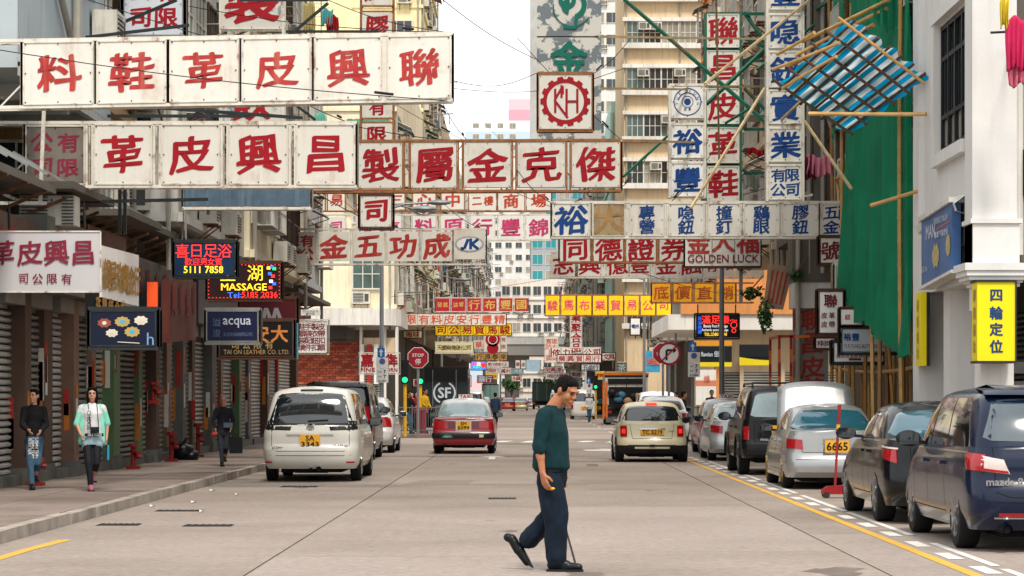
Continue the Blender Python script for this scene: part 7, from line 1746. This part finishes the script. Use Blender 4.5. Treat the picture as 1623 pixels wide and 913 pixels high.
# street lantern hung over the left lane
def wire_lamp(px, py, Y, lab):
    p = Wp(px, py, Y); t = thing('street_lantern', lab, 'street lantern', tuple(p)); b = MB(); b.ell(p, (.5, .2, .12), m_pole, 12, 6); b.build('lantern', t, smooth=True); b = MB(); b.path([p + Vector((-.4, 0, 0)), p + Vector((-1.8, .1, .35))], .035, m_pole, 6); b.build('arm', t)
wire_lamp(672, 331, 92, 'pale street lantern on an arm just under the long red row'); wire_lamp(735, 443, 160, 'small street lantern above the red panels with yellow characters')
def traffic_light(x, y, lab, side=1):
    t = thing('traffic_light', lab, 'traffic light', (x, y, .12)); pole(t, x, y, 2.0, .06, m_yp); b = MB(); b.box(x - .14, x + .14, y - .14, y + .1, 2.0, 2.85, m_trim); b.build('housing', t)
    for i, m in enumerate((M('signal_green_lit', '1ed07a', .3, var=0, emit=1.6), m_dark, m_dark)):
        b = MB(); b.tube((x, y - .15, 2.14 + .27 * i), (x, y - .16, 2.14 + .27 * i), .1, m, 14); b.build('lens', t)
    b = MB(); b.box(x - .28, x + .28, y + .1, y + .12, 1.9, 2.95, m_swh); b.build('backing_board', t) if False else None
traffic_light((642 - 840) * 91 / 4000, 91, 'pedestrian traffic light glowing green beside the stop sign'); traffic_light((666.5 - 840) * 100 / 4000, 100, 'second green traffic light just behind the stop sign pole')
traffic_light((934 - 840) * 160 / 4000 + .4, 160, 'far traffic light on a yellow post right of the walking man'); 
t = oneway(933, 604, 160, 'small blue arrow sign far off on a yellow post', .5)
def railing(x0, x1, y0, y1, lab, n=14):
    t = thing('railing', lab, 'railing', (x0, y0, .12)); a, c = Vector((x0, y0, .12)), Vector((x1, y1, .12)); m = M('railing_grey', '5a6062', .5, .3)
    for z in (.15, 1.0): b = MB(); b.tube(a + Vector((0, 0, z)), c + Vector((0, 0, z)), .025, m, 6); b.build('rail', t)
    for i in range(n + 1): b = MB(); q = a + (c - a) * i / n; b.tube(q, q + Vector((0, 0, 1.0 if i % 5 else 1.08)), .012 if i % 5 else .03, m, 5); b.build('baluster', t)
railing(-4.9, -3.5, 94.2, 94.2, 'grey railing across the left junction corner facing the traffic'); railing(-3.55, -3.55, 95, 108, 'grey railing along the kerb toward the black lorry', 40); railing(6.0, 7.3, 96, 99, 'grey railing by the right junction beside the couple')
t = thing('bollard', 'red post box like bollard on the left junction corner', 'bollard', (-4.15, 96.4, .12)); b = MB(); b.tube((-4.15, 96.4, .12), (-4.15, 96.4, 1.0), .2, m_sred, 12); b.ell((-4.15, 96.4, 1.0), (.22, .22, .12), m_sred); b.build('post', t, smooth=True)
# overhead cables
def cable(x0, y0, Y0, x1, y1, Y1, lab, sag=.3, r=.011):
    a, c = Wp(x0, y0, Y0), Wp(x1, y1, Y1); b = MB(); b.path([a + (c - a) * (i / 14) + Vector((0, 0, -sag * math.sin(PI * i / 14))) for i in range(15)], r, m_wire, 4); tag(b.build('cable'), lab, 'cable', 'overhead cables')
for i, a in enumerate(((690, -10, 66, 852, 95, 74, 'thin black cable running down to the tall grey peeling board'), (-10, 68, 41, 700, 150, 42, 'cable sagging in front of the topmost sign row'), (0, 30, 41.5, 190, 40, 50, 'cable at the extreme top left in front of the overhanging building'), (0, 46, 41.5, 200, 60, 50, 'lower cable at the top left before the overhanging building'),
    (718, 128, 66, 850, 116, 74, 'cable leaving the first row and ending at the gear sign'), (716, 140, 66, 990, 108, 74, 'nearly level pale sky cable behind the gear sign'), (560, 200, 60, 830, 222, 64, 'cable along the top of the long bright red row'), (985, 60, 74, 1460, 20, 60, 'cable crossing the ribbon window building'), (1000, 320, 80, 1300, 270, 60, 'cable under the upright YUE FUNG sign'),
    (620, 470, 110, 880, 440, 130, 'cable above the red panels in mid distance'), (730, 150, 150, 835, 260, 200, 'cable slanting through the pale sky gap'), (490, 300, 52, 690, 360, 80, 'cable from the faded blue board to the row beneath'), (1010, 430, 76, 1195, 470, 84, 'cable under the low row with brackets'), (880, 330, 80, 700, 230, 90, 'cable behind the last character of the long red row'))):
    cable(*a, sag=.15 + .1 * (i % 3))
# washing
def garment(px, py, Y, w, h, m, lab, name='garment', seed=0):
    p = Wp(px, py, Y); vs, fs = cloth(w, h, 4.5, .035, 26, 12, seed)
    b = MB(); b.add([(p.x + x, p.y + y, p.z + z) for x, y, z in vs], fs, m); o = b.build(name, smooth=True); solid(o, .004); tag(o, lab, 'washing', 'washing hung out'); return o
mk = M('cloth_hot_pink', 'c22a5a', .9, var=.08); mk2 = M('cloth_patterned_pink', 'cf6f86', .9, var=.25, scale=14)
garment(1611, 28, 36.6, .30, .75, mk, 'hot pink shirt hanging at the top right beside the white building', 'shirt', 1); garment(1615, 92, 36.7, .3, .4, mk2, 'patterned pink shorts hanging below the hot pink shirt', 'shorts', 2); garment(1592, -4, 36.5, .12, .42, M('cloth_yellow', 'd8c23a', .9), 'yellow and white cloth hanging left of the hot pink shirt', 'cloth', 3)
t = thing('clothes_pole', 'dark clothes pole fixed to the white pilaster at the top right', 'clothes pole', (7.1, 37.2, 6.9)); b = MB(); b.tube((6.75, 37.0, 6.88), (7.7, 36.8, 6.9), .018, m_darksteel); b.tube((7.2, 38, 6.7), (7.2, 36.9, 6.9), .018, m_darksteel); b.build('pole', t)
for i, (px, py, w, h, m, lab) in enumerate(((1300, 247, .55, .42, M('cloth_rose', 'cf7f92', .9), 'rose towel hanging between the net and the blue button column'), (1282, 246, .28, .5, M('cloth_wine', '6b1f35', .9), 'wine red garment left of the rose towel'), (1200, 236, .5, .14, i_red, 'small red cloth over a rail behind the green framed sign'), (1192, 275, .4, .35, M('cloth_stripe_grey', '8a8f86', .9, var=.3), 'greyish striped cloth behind the green framed sign'))):
    garment(px, py, 54 if i < 2 else 60.8, w, h, m, lab, 'towel', i + 5)
for i, (px, py, m, lab) in enumerate(((490, 4, M('cloth_khaki', 'a89a68', .9), 'khaki trousers hanging high behind the first sign row'), (518, 15, M('cloth_turq', '4f9a9a', .9), 'turquoise garment hanging high between balconies on the left'), (527, 25, i_red, 'red garment hanging high between balconies on the left'), (508, 178, M('cloth_mint', '7fc0ac', .9), 'mint green cloth hanging just under the first sign row'))):
    garment(px, py, 64, .3, .75 if i == 0 else .4, m, lab, 'garment', i + 20)
# ------------------------------------------------------------------ people: limbs and trunk as one remeshed surface; local frame looks towards -Y
m_skin = M('skin', 'a46c4c', .55, var=.05, scale=8, spec=.3); m_skin2 = M('skin_light', 'bd8a70', .55, var=.04, spec=.3); m_hair = M('hair_black', '0a0807', .8, var=.2, scale=20, bump=.8, bscale=150, spec=.15); m_hairg = M('hair_grey', '8f8a84', .7, var=.2, scale=20)
m_eye = M('eye_dark', '17110e', .3, var=0); m_lip = M('lip', '8f4c42', .5, var=0)
def cone(b, p, q, r0, r1, n=12):
    """tapered limb with round ends"""
    p, q = Vector(p), Vector(q); d = (q - p).normalized(); a = d.orthogonal().normalized(); c = d.cross(a); rings = []
    for t in (-.95, -.6, 0): rings.append((p + d * r0 * t, r0 * math.sqrt(max(0, 1 - t * t)) + .001))
    for t in (0, .6, .95): rings.append((q + d * r1 * t, r1 * math.sqrt(max(0, 1 - t * t)) + .001))
    vs = [o + (a * math.cos(2 * PI * i / n) + c * math.sin(2 * PI * i / n)) * r for o, r in rings for i in range(n)]
    fs = [(k * n + i, k * n + (i + 1) % n, (k + 1) * n + (i + 1) % n, (k + 1) * n + i) for k in range(5) for i in range(n)] + [tuple(range(n - 1, -1, -1)), tuple(range(5 * n, 6 * n))]
    b.add(vs, fs, None)
def chain(b, pts):
    for (p, r), (q, s) in zip(pts, pts[1:]): cone(b, p, q, r, s)
def stack(b, rings, n=20):
    """rings: (cx, cy, z, rx, ry)"""
    vs = [(cx + rx * math.cos(2 * PI * i / n), cy + ry * math.sin(2 * PI * i / n), z) for cx, cy, z, rx, ry in rings for i in range(n)]
    fs = [(k * n + i, k * n + (i + 1) % n, (k + 1) * n + (i + 1) % n, (k + 1) * n + i) for k in range(len(rings) - 1) for i in range(n)] + [tuple(range(n - 1, -1, -1)), tuple(range((len(rings) - 1) * n, len(rings) * n))]
    b.add(vs, fs, None)
def remesh(b, name, parent, m, vox, it=3, wr=0, wsc=14, top=None, bot=None, seed=0):
    me = bpy.data.meshes.new(name); me.from_pydata(b.v, [], b.f)
    bm = bmesh.new(); bm.from_mesh(me); bmesh.ops.recalc_face_normals(bm, faces=bm.faces); bm.to_mesh(me); bm.free()
    o = link(name, me, parent); md = o.modifiers.new('r', 'REMESH'); md.mode = 'VOXEL'; md.voxel_size = vox; md.use_smooth_shade = True
    s = o.modifiers.new('s', 'SMOOTH'); s.iterations = it; s.factor = .5
    me2 = evald(o); o.modifiers.clear(); o.data = me2
    me2.materials.clear(); me2.materials.append(m)
    if wr:
        for v in me2.vertices:
            c = v.co; q = Vector((c.x * wsc, c.y * wsc, c.z * wsc * .55 + seed)); f = noise.noise(q) + .5 * noise.noise(q * 2.1)
            # creases gather by the joints
            v.co = c + v.normal * f * wr
    me2.polygons.foreach_set('use_smooth', [True] * len(me2.polygons)); me2.update()
    return o
def headparts(t, c, yaw, s=1., hair='short', hm=m_hair, sk=m_skin, tilt=0, vox=.0065):
    """returns the list of shapes of the head (to be merged into the body) and makes eyes, hair"""
    T = Matrix.Rotation(yaw, 4, 'Z') @ Matrix.Rotation(tilt, 4, 'X'); c = Vector(c)
    W_ = lambda v: c + T @ (Vector(v) * s)
    T3 = T.to_3x3()
    h = MB()
    e = lambda p, r: h.ell(W_(p), [x * s for x in r], None, 16, 12, T3)
    e((0, .012, .03), (.075, .093, .088)); e((0, -.022, -.03), (.062, .068, .082)); e((0, -.03, -.075), (.045, .055, .042)); e((0, -.06, -.1), (.026, .026, .022))
    e((0, -.082, .028), (.05, .018, .014)); e((-.034, -.062, -.03), (.024, .02, .03)); e((.034, -.062, -.03), (.024, .02, .03))
    h_ = [((0, -.088, .015), .008), ((0, -.102, -.02), .012)]
    cone(h, W_(h_[0][0]), W_(h_[1][0]), .009 * s, .014 * s); e((-.012, -.098, -.024), (.011, .012, .009)); e((.012, -.098, -.024), (.011, .012, .009))
    e((0, -.088, -.058), (.026, .012, .009)); e((0, -.086, -.07), (.022, .012, .008))
    for sx in (-1, 1): h.ell(W_((sx * .077, .008, -.005)), (.012 * s, .022 * s, .034 * s), None, 10, 8, T3)
    for sx in (-1, 1):
        b = MB(); b.ell(W_((sx * .03, -.0835, .006)), (.014 * s, .009 * s, .0065 * s), m_eye, 10, 6, T3); b.build('eye', t)
        b = MB(); b.beam(W_((sx * .014, -.099, .026)), W_((sx * .046, -.088, .029)), .006 * s, .006 * s, hm); b.build('eyebrow', t)
    b = MB(); b.ell(W_((0, -.0985, -.064)), (.017 * s, .005 * s, .003 * s), m_lip, 10, 5, T3); b.build('mouth', t)
    hb = MB()
    hb.ell(W_((0, .02, .038)), (.081 * s, .094 * s, .085 * s), None, 20, 14, T3)
    hb.ell(W_((0, .045, .0)), (.078 * s, .072 * s, .085 * s), None, 16, 12, T3)
    if hair == 'short':
        hb.ell(W_((0, -.026, .078)), (.066 * s, .05 * s, .036 * s), None, 14, 8, T3)
        for sx in (-1, 1): hb.ell(W_((sx * .07, -.018, .035)), (.014 * s, .03 * s, .038 * s), None, 10, 6, T3)
    elif hair == 'bob':
        for sx in (-1, 1): hb.ell(W_((sx * .07, .01, -.05)), (.028 * s, .055 * s, .12 * s), None, 12, 8, T3)
        hb.ell(W_((0, .06, -.06)), (.08 * s, .045 * s, .11 * s), None, 12, 8, T3); hb.ell(W_((-.03, -.045, .09)), (.055 * s, .04 * s, .03 * s), None, 10, 6, T3); hb.ell(W_((.035, -.045, .085)), (.05 * s, .04 * s, .03 * s), None, 10, 6, T3)
    elif hair == 'tail':
        hb.ell(W_((0, .1, .02)), (.035 * s, .05 * s, .04 * s), None, 10, 8, T3); hb.ell(W_((.01, .12, -.08)), (.03 * s, .03 * s, .1 * s), None, 10, 8, T3)
        hb.ell(W_((0, -.035, .088)), (.06 * s, .045 * s, .032 * s), None, 10, 6, T3)
    elif hair == 'curly':
        rn = random.Random(4)
        for i in range(26):
            a, p = rn.uniform(0, 6.28), rn.uniform(.1, 1.5)
            v = Vector((math.cos(a) * math.sin(p), math.sin(a) * math.sin(p), math.cos(p)))
            if v.y < -.45 and v.z < .55: continue
            hb.ell(W_((v.x * .08, .02 + v.y * .09, .045 + v.z * .085)), (.026 * s,) * 3, None, 8, 6)
    remesh(hb, 'hair', t, hm, vox * 1.1, 2, .004, 40)
    return h
def hand(b, w, d, palm, curl=.5, s=1., side=1):
    """wrist w, pointing direction d, palm normal; five separate bent fingers"""
    w, d, pn = Vector(w), Vector(d).normalized(), Vector(palm).normalized(); sd = d.cross(pn).normalized() * side
    k = w + d * .045 * s
    for i in (-1.5, -.5, .5, 1.5): cone(b, w + sd * i * .010 * s, w + d * .088 * s + sd * i * .0195 * s, .016 * s, .0125 * s, 8)
    for i, L in zip((-1.5, -.5, .5, 1.5), (.062, .075, .08, .07)):
        base = w + d * .09 * s + sd * i * .021 * s; dd = d; p = base; r = .0088 * s
        for q in range(3):
            ang = curl * (.55 + .3 * q); dd = (dd * math.cos(ang) + pn * math.sin(ang)).normalized(); n = p + dd * L * (.42, .33, .25)[q] * s; cone(b, p, n, r, r * .92, 8); p = n; r *= .92
    p = w + d * .03 * s + sd * .026 * s; q = p + (d * .6 + sd * .8 + pn * .3).normalized() * .042 * s; r_ = q + (d * .9 + sd * .1 + pn * .5).normalized() * .034 * s
    cone(b, p, q, .0135 * s, .0115 * s, 8); cone(b, q, r_, .011 * s, .009 * s, 8)
def shoe(t, heel, toe, up, m, w=.045, name='shoe', sole=None, vox=.008):
    heel, toe, up = Vector(heel), Vector(toe), Vector(up).normalized(); d = (toe - heel); L = d.length; d.normalize(); b = MB()
    cone(b, heel + up * .045, heel + d * L * .45 + up * .05, .042, .045); cone(b, heel + d * L * .4 + up * .035, heel + d * L * .86 + up * .03, .046, .034); cone(b, heel + up * .05 + d * .01, heel + up * .1 + d * .02, .038, .04)
    sd = d.cross(up).normalized(); bx = MB(); o = remesh(b, name, t, m, vox, 2)
    b = MB(); vs = []
    for z in (-.012, .012):
        for u, ww in ((-.04, .03), (0, .043), (L * .4, .04), (L * .75, .05), (L * .95, .036), (L, .0)):
            vs += [heel + d * u + sd * ww + up * z, heel + d * u - sd * ww + up * z]
    n = 12; fs = [(i, i + 1, i + 3, i + 2) for i in range(0, 10, 2)] + [(n + i, n + i + 2, n + i + 3, n + i + 1) for i in range(0, 10, 2)] + [(i, i + 2, n + i + 2, n + i) for i in range(0, 10, 2)] + [(i + 1, n + i + 1, n + i + 3, i + 3) for i in range(0, 10, 2)] + [(0, n, n + 1, 1)]
    b.add(vs, fs, sole or m_trim); b.build('sole', o)
    return o

# ---- the walking man
MX, MY = (874 - 840) * 22.4 / 4000, 22.4
man = thing('person', 'man in dark teal sweater and navy trousers walking across the middle of the road', 'man', (MX, MY, 0), local=True)
man.rotation_euler.z = R(76)
m_teal = M('sweater_teal', '08292d', .9, var=.08, scale=6, bump=.15, bscale=90); m_nt = M('trousers_navy', '0a1725', .85, var=.1, scale=5, bump=.1, bscale=60); m_sh = M('black_leather', '101214', .35, var=.2)
HC = (0.0, -.14, 1.6)
hd = headparts(man, HC, R(-28), 1.09, 'short', tilt=R(25))
bd = MB(); bd.v, bd.f, bd.m = hd.v, hd.f, hd.m
cone(bd, (0, .0, 1.43), (0, -.09, 1.56), .062, .055); stack(bd, [(0, 0, .85, .13, .09), (0, .0, 1.1, .14, .09), (0, .01, 1.3, .16, .09), (0, .0, 1.4, .12, .07), (0, 0, 1.45, .06, .055)])
RS, RE, RW = (-.19, .02, 1.385), (-.24, .05, 1.1), (-.25, .02, .875)
LS, LE, LW = (.19, .0, 1.385), (.25, .05, 1.1), (.24, .0, .88)
chain(bd, [(RS, .045), (RE, .038), (RW, .026)]); chain(bd, [(LS, .045), (LE, .038), (LW, .026)])
cone(bd, Vector(RE) + Vector((0, 0, -.03)), Vector(RE) * .55 + Vector(RW) * .45, .044, .037)
hand(bd, RW, (.0, -.28, -1), (.75, -.65, 0), .55, 1.08, 1); hand(bd, LW, (0, -.3, -.9), (-.8, -.4, 0), .5, 1.05, -1)
# legs inside the trousers, to keep the body one figure
RH, RK_, RA = (-.09, .01, .88), (-.085, -.075, .48), (-.08, -.085, .1)
LH, LK_, LA = (.09, .01, .88), (.085, .02, .5), (.08, .27, .235)
chain(bd, [(RH, .07), (RK_, .05), (RA, .035)]); chain(bd, [(LH, .07), (LK_, .05), (LA, .035)])
remesh(bd, 'body', man, m_skin, .0065, 2)
sw = MB(); stack(sw, [(0, .0, .885, .168, .135), (0, .0, .92, .195, .168), (0, -.0, .99, .194, .164), (0, -.0, 1.12, .19, .152), (0, .0, 1.24, .194, .15), (0, .01, 1.34, .19, .13), (0, .012, 1.4, .16, .1), (0, 0, 1.445, .085, .075), (0, -.012, 1.47, .068, .062)])
chain(sw, [((-.165, .015, 1.385), .075), (RS, .076), ((-.225, .038, 1.2), .066), ((-.24, .05, 1.12), .06)]); chain(sw, [((.165, 0, 1.385), .075), (LS, .078), ((.25, .03, 1.13), .062)])
cone(sw, (-.24, .05, 1.125), (-.243, .047, 1.09), .063, .061); cone(sw, (.25, .03, 1.12), (.25, .02, 1.09), .064, .062)
remesh(sw, 'sweater', man, m_teal, .009, 2, .016, 11, seed=3)
tr = MB(); stack(tr, [(0, 0, .74, .15, .12), (0, .0, .82, .168, .132), (0, .0, .9, .165, .13), (0, 0, .945, .15, .118)])
chain(tr, [((-.09, .0, .8), .118), ((-.09, -.03, .64), .118), ((-.085, -.06, .48), .11), ((-.08, -.055, .27), .096), ((-.08, -.06, .115), .092)])
chain(tr, [((.085, .0, .8), .11), ((.085, .02, .62), .105), (LK_, .098), ((.083, .13, .37), .09), ((.08, .235, .262), .084)])
remesh(tr, 'trousers', man, m_nt, .009, 2, .02, 9, seed=7)
b = MB(); stack(b, [(0, .0, .885, .172, .135), (0, .0, .925, .172, .135)], 24); b.build('belt', man, m_trim)
shoe(man, (-.08, -.02, .012), (-.08, -.31, .012), (0, 0, 1), m_sh)
shoe(man, (.08, .345, .255), (.08, .195, .018), (0, .87, .5), m_sh)
b = MB(); b.ell(Vector(RW) + Vector((.0, -.09, -.135)), (.014, .022, .012), M('lighter_yellow', 'd8a81c', .4), 8, 6); b.build('held_lighter', man)

def walker(label, X, Y, yaw, H, hair, hm, sk, top, leg, cat='woman', top_len=.78, sleeve=1., armf=(0, 0), stride=.12, skirt=None, shoes=m_sh, group=None, vox=.011, headyaw=0, z0=.127, coat=None, name='person', bust=.0, wid=1., elbow=0):
    t = thing(name, label, cat, (X, Y, z0), group, local=True); t.rotation_euler.z = yaw; s = H / 1.7
    def V(x, y, z): return Vector((x * s * wid if abs(x) > .02 else x, y * s, z * s))
    h = headparts(t, V(0, -.02, 1.585), headyaw, s, hair, hm, sk, vox=.008)
    b = MB(); b.v, b.f, b.m = h.v, h.f, h.m
    cone(b, V(0, 0, 1.42), V(0, -.01, 1.53), .048 * s, .045 * s); stack(b, [tuple(V(0, 0, .85)) + (.12 * s, .08 * s), tuple(V(0, 0, 1.3)) + (.13 * s, .075 * s), tuple(V(0, 0, 1.42)) + (.07 * s, .05 * s)])
    arms = []
    for sx, f in ((-1, armf[0]), (1, armf[1])):
        S_, E_, W_ = V(sx * .165, 0, 1.36), V(sx * (.215 + elbow), .02 - f * .12, 1.1), V(sx * (.2 - f * .1 + elbow * .5), -.04 - f * .24, .9 + f * .13)
        arms.append((S_, E_, W_)); chain(b, [(S_, .04 * s), (E_, .032 * s), (W_, .022 * s)]); d = (W_ - E_).normalized(); hand(b, W_, d + Vector((0, -.1, -.3)), (-sx, -.2, 0), .5, s * .92, -sx)
    legs = []
    for sx, st in ((-1, stride), (1, -stride)):
        Hh, K, A_ = V(sx * .08, 0, .86), V(sx * .065, -abs(st) * .7 if st < 0 else -st * .8, .47 if st > 0 else .45), V(sx * .035, -st if st > 0 else -st * 1.8, .08 if st >= 0 else .08 + min(.14, abs(st) * 1.0))
        legs.append((Hh, K, A_)); chain(b, [(Hh, .07 * s), (K, .048 * s), (A_, .033 * s)])
        shoe(t, A_ + V(0, .045, -.07), A_ + V(0, -.17, -.075), (0, 0, 1), shoes, vox=.01)
    remesh(b, 'body', t, sk, vox * .8, 2)
    b = MB(); tl = top_len; stack(b, [tuple(V(0, 0, tl)) + (.165 * s * wid, .12 * s), tuple(V(0, 0, 1.0)) + (.145 * s * wid, .11 * s), tuple(V(0, 0, 1.15)) + (.145 * s * wid, .108 * s), tuple(V(0, -.01, 1.27)) + (.16 * s * wid, (.11 + bust) * s), tuple(V(0, 0, 1.38)) + (.14 * s * wid, .085 * s), tuple(V(0, 0, 1.44)) + (.065 * s, .058 * s)])
    for S_, E_, W_ in arms:
        e = S_ + (E_ - S_) * min(1, sleeve * 2) if sleeve < .5 else E_; pts = [(V(0, 0, 1.36) * .3 + S_ * .7, .06 * s), (S_, .06 * s), (e, .05 * s)]
        if sleeve > .5: pts.append((E_ + (W_ - E_) * (sleeve * 2 - 1) * .95, .038 * s))
        chain(b, pts)
    remesh(b, 'top', t, top, vox, 2, .007 * s, 10)
    b = MB(); stack(b, [tuple(V(0, 0, .74)) + (.14 * s * wid, .11 * s), tuple(V(0, 0, .86)) + (.16 * s * wid, .118 * s), tuple(V(0, 0, .95)) + (.14 * s * wid, .105 * s)])
    for Hh, K, A_ in legs: chain(b, [(Hh - V(0, 0, .04), .088 * s), (K, .06 * s if not skirt else .06 * s), (A_ + V(0, 0, .03), .045 * s)])
    remesh(b, 'trousers', t, leg, vox, 2, .005, 10)
    return t, V, arms, legs, s
bk = M('cloth_black', '141517', .9, var=.1); wt = M('cloth_white', 'c9cacb', .9, var=.05); dn = M('denim', '3a5468', .9, var=.15, scale=10); mint = M('cloth_mint_cardigan', '7fc9b0', .9, var=.06); tg = M('tights_black', '17181c', .7, var=.1)
PX = lambda px, Y: (px - 840) * Y / 4000
t, V, arms, legs, s = walker('young woman in long black top with white stripes, at the far left', PX(54, 38.3), 38.3, R(12), 1.53, 'tail', m_hair, m_skin2, bk, dn, top_len=.56, sleeve=1, armf=(.9, .8), stride=.15, headyaw=R(-32), wid=.95)
b = MB()
for k, x in enumerate((-.08, -.02, .045)):
    for i, ch in enumerate('URBAN TEAM' if k else 'BEAM TEAM'):
        if ch != ' ': put(b, ch, Fr(V(x, -.14, .86 - i * .033), (0, 0, -1), (1, 0, 0)), 0, 0, .05 * s, wt, d=.004, off=.02, warp=0)
b.build('print', t)
t, V, arms, legs, s = walker('young woman in mint cardigan and denim shorts with a camera on the left pavement', PX(146, 37.9), 37.9, R(14), 1.56, 'bob', m_hair, m_skin2, wt, tg, top_len=.83, sleeve=.3, armf=(.25, -.15), stride=.16, wid=1.02, shoes=M('shoe_pink', 'b06a78', .7), headyaw=R(-5), elbow=.03)
b = MB(); stack(b, [tuple(V(0, 0, .76)) + (.172 * s, .125 * s), tuple(V(0, 0, .88)) + (.17 * s, .125 * s), tuple(V(0, 0, .92)) + (.155 * s, .115 * s)])
for sx in (-1, 1): cone(b, V(sx * .085, -.01, .82), V(sx * .085, -.01, .76), .095 * s, .1 * s)
remesh(b, 'shorts', t, M('denim_pale', '8aa0a8', .9, var=.12), .01, 2)
b = MB()
for sx in (-1, 1):
    chain(b, [(V(sx * .12, 0, 1.37), .06 * s), (V(sx * .165, .0, 1.355), .058 * s), (arms[(sx + 1) // 2][1], .05 * s)]); chain(b, [(V(sx * .13, .02, 1.3), .06 * s), (V(sx * .15, .02, 1.05), .06 * s), (V(sx * .17, .03, .8), .055 * s)])
stack(b, [tuple(V(0, .06, .78)) + (.14 * s, .06 * s), tuple(V(0, .06, 1.38)) + (.13 * s, .05 * s)])
remesh(b, 'cardigan', t, mint, .011, 2, .007, 10)
b = MB(); p = V(.03, -.15, 1.0); b.box(p.x - .065, p.x + .065, p.y - .03, p.y + .03, p.z - .045, p.z + .045, m_trim); b.tube(p, p + Vector((0, -.08, -.01)), .036, m_trim, 12); b.path([p + Vector((-.06, 0, .04)), V(-.07, -.06, 1.43)], .008, m_trim, 4); b.path([p + Vector((.06, 0, .04)), V(.07, -.06, 1.43)], .008, m_trim, 4); b.build('camera', t)
b = MB(); put(b, 'CHOISE', Fr(V(-.06, -.14, 1.16), (0, 0, -1), (1, 0, 0)), 0, 0, .06, m_ink, d=.006, off=.01, warp=0); put(b, 'ON A MISSION', Fr(V(.03, -.15, .92)), 0, 0, .04, wt, wid=.2, d=.006, warp=0); b.box(-.12, .16, V(0, -.148, 0).y, V(0, -.14, 0).y, V(0, 0, .895).z, V(0, 0, .945).z, m_trim); b.build('print', t)
b = MB(); q = arms[1][2]; b.box(q.x - .0, q.x + .03, q.y - .12, q.y + .12, q.z - .34, q.z - .12, M('bag_blue', '2f7f9c', .7)); b.path([q + Vector((.0, 0, -.12)), V(.17, .0, 1.42)], .012, MATS['bag_blue'], 5); b.build('shoulder_bag', t)
t, V, arms, legs, s = walker('elderly grey haired woman in dark clothes carrying a black bag on the left pavement', PX(354, 51), 51, R(10), 1.43, 'curly', m_hairg, m_skin2, M('cloth_charcoal', '23222a', .9, var=.12), M('cloth_slate', '2a2d33', .9, var=.1), top_len=.74, armf=(.15, .3), stride=.12, wid=1.02, headyaw=R(-4), elbow=.02)
q = arms[1][2]; b = MB(); b.box(q.x - .04, q.x + .22, q.y - .1, q.y - .04, q.z - .52, q.z - .2, bk); b.path([q + Vector((.02, -.07, -.2)), q + Vector((0, -.05, -.05)), q + Vector((.14, -.07, -.2))], .01, bk, 5); b.build('shopping_bag', t)
b = MB(); p = V(.1, -.15, 1.0); b.box(p.x - .09, p.x + .09, p.y - .03, p.y + .03, p.z - .05, p.z + .05, M('purse_grey', '4a5560', .4)); b.path([p + Vector((-.08, 0, .05)), V(-.1, -.06, 1.42)], .008, m_trim, 4); b.build('purse', t)
b = MB(); q = arms[0][2]; b.ell(q + Vector((-.02, -.05, -.12)), (.07, .05, .05), M('bag_red_dots', '8e2a26', .6, var=.5, scale=30)); b.build('small_bag', t)
# far people
walker('man in grey jacket over a yellow shirt standing by the left junction railing', PX(673, 97), 97, R(60), 1.72, 'short', m_hair, m_skin, M('cloth_yellow_shirt', 'c99a1e', .9), bk, cat='man', vox=.02, stride=.02, armf=(.6, .6))
walker('man in black top leaning at the left junction railing', PX(648, 96), 96, R(50), 1.62, 'short', m_hair, m_skin, bk, dn, cat='man', vox=.02, stride=.15, armf=(1.4, 1.4))
walker('person in red behind the man in the black top at the left junction', PX(660, 101), 101, R(10), 1.6, 'bob', m_hair, m_skin2, i_red, bk, cat='woman', vox=.02, stride=.03)
walker('person in pale red shirt waiting at the left junction beside the black post', PX(654, 104), 104, R(-20), 1.6, 'bob', m_hair, m_skin2, M('cloth_salmon', 'c96a5c', .9), bk, cat='woman', vox=.02, stride=.03)
walker('dark dressed pedestrian in the road between the taxi and the far red car', PX(785, 118), 118, R(180), 1.72, 'short', m_hair, m_skin, M('cloth_navy', '1c2638', .9), bk, cat='man', vox=.02, stride=.12, z0=0)
walker('man in black by the right junction railing, nearer the parked taxi', PX(1083, 86), 86, R(100), 1.72, 'short', m_hair, m_skin, bk, bk, cat='man', vox=.02, stride=.1, z0=0.0)
walker('person in dark jacket left of the man in black at the right junction', PX(1073, 92), 92, R(-60), 1.7, 'short', m_hair, m_skin, M('cloth_bluegrey', '2d3844', .9), bk, cat='man', vox=.02, stride=.08, z0=0.0)
walker('cyclist like pedestrian in pale top in the far right lane by the white vans', PX(934, 150), 150, R(0), 1.7, 'short', m_hair, m_skin, wt, dn, cat='man', vox=.02, stride=.05, z0=0.0)
for i, (px, Y, m, lab) in enumerate(((1128, 90, bk, 'pedestrian on the far right pavement behind the parked taxi'), (818, 300, i_red, 'tiny far pedestrian near the flyover column'))):
    walker(lab, PX(px, Y), Y, 0, 1.65, 'short', m_hair, m_skin, m, bk, cat='man', vox=.025, stride=.05)

bpy.data.scenes.remove(TS)
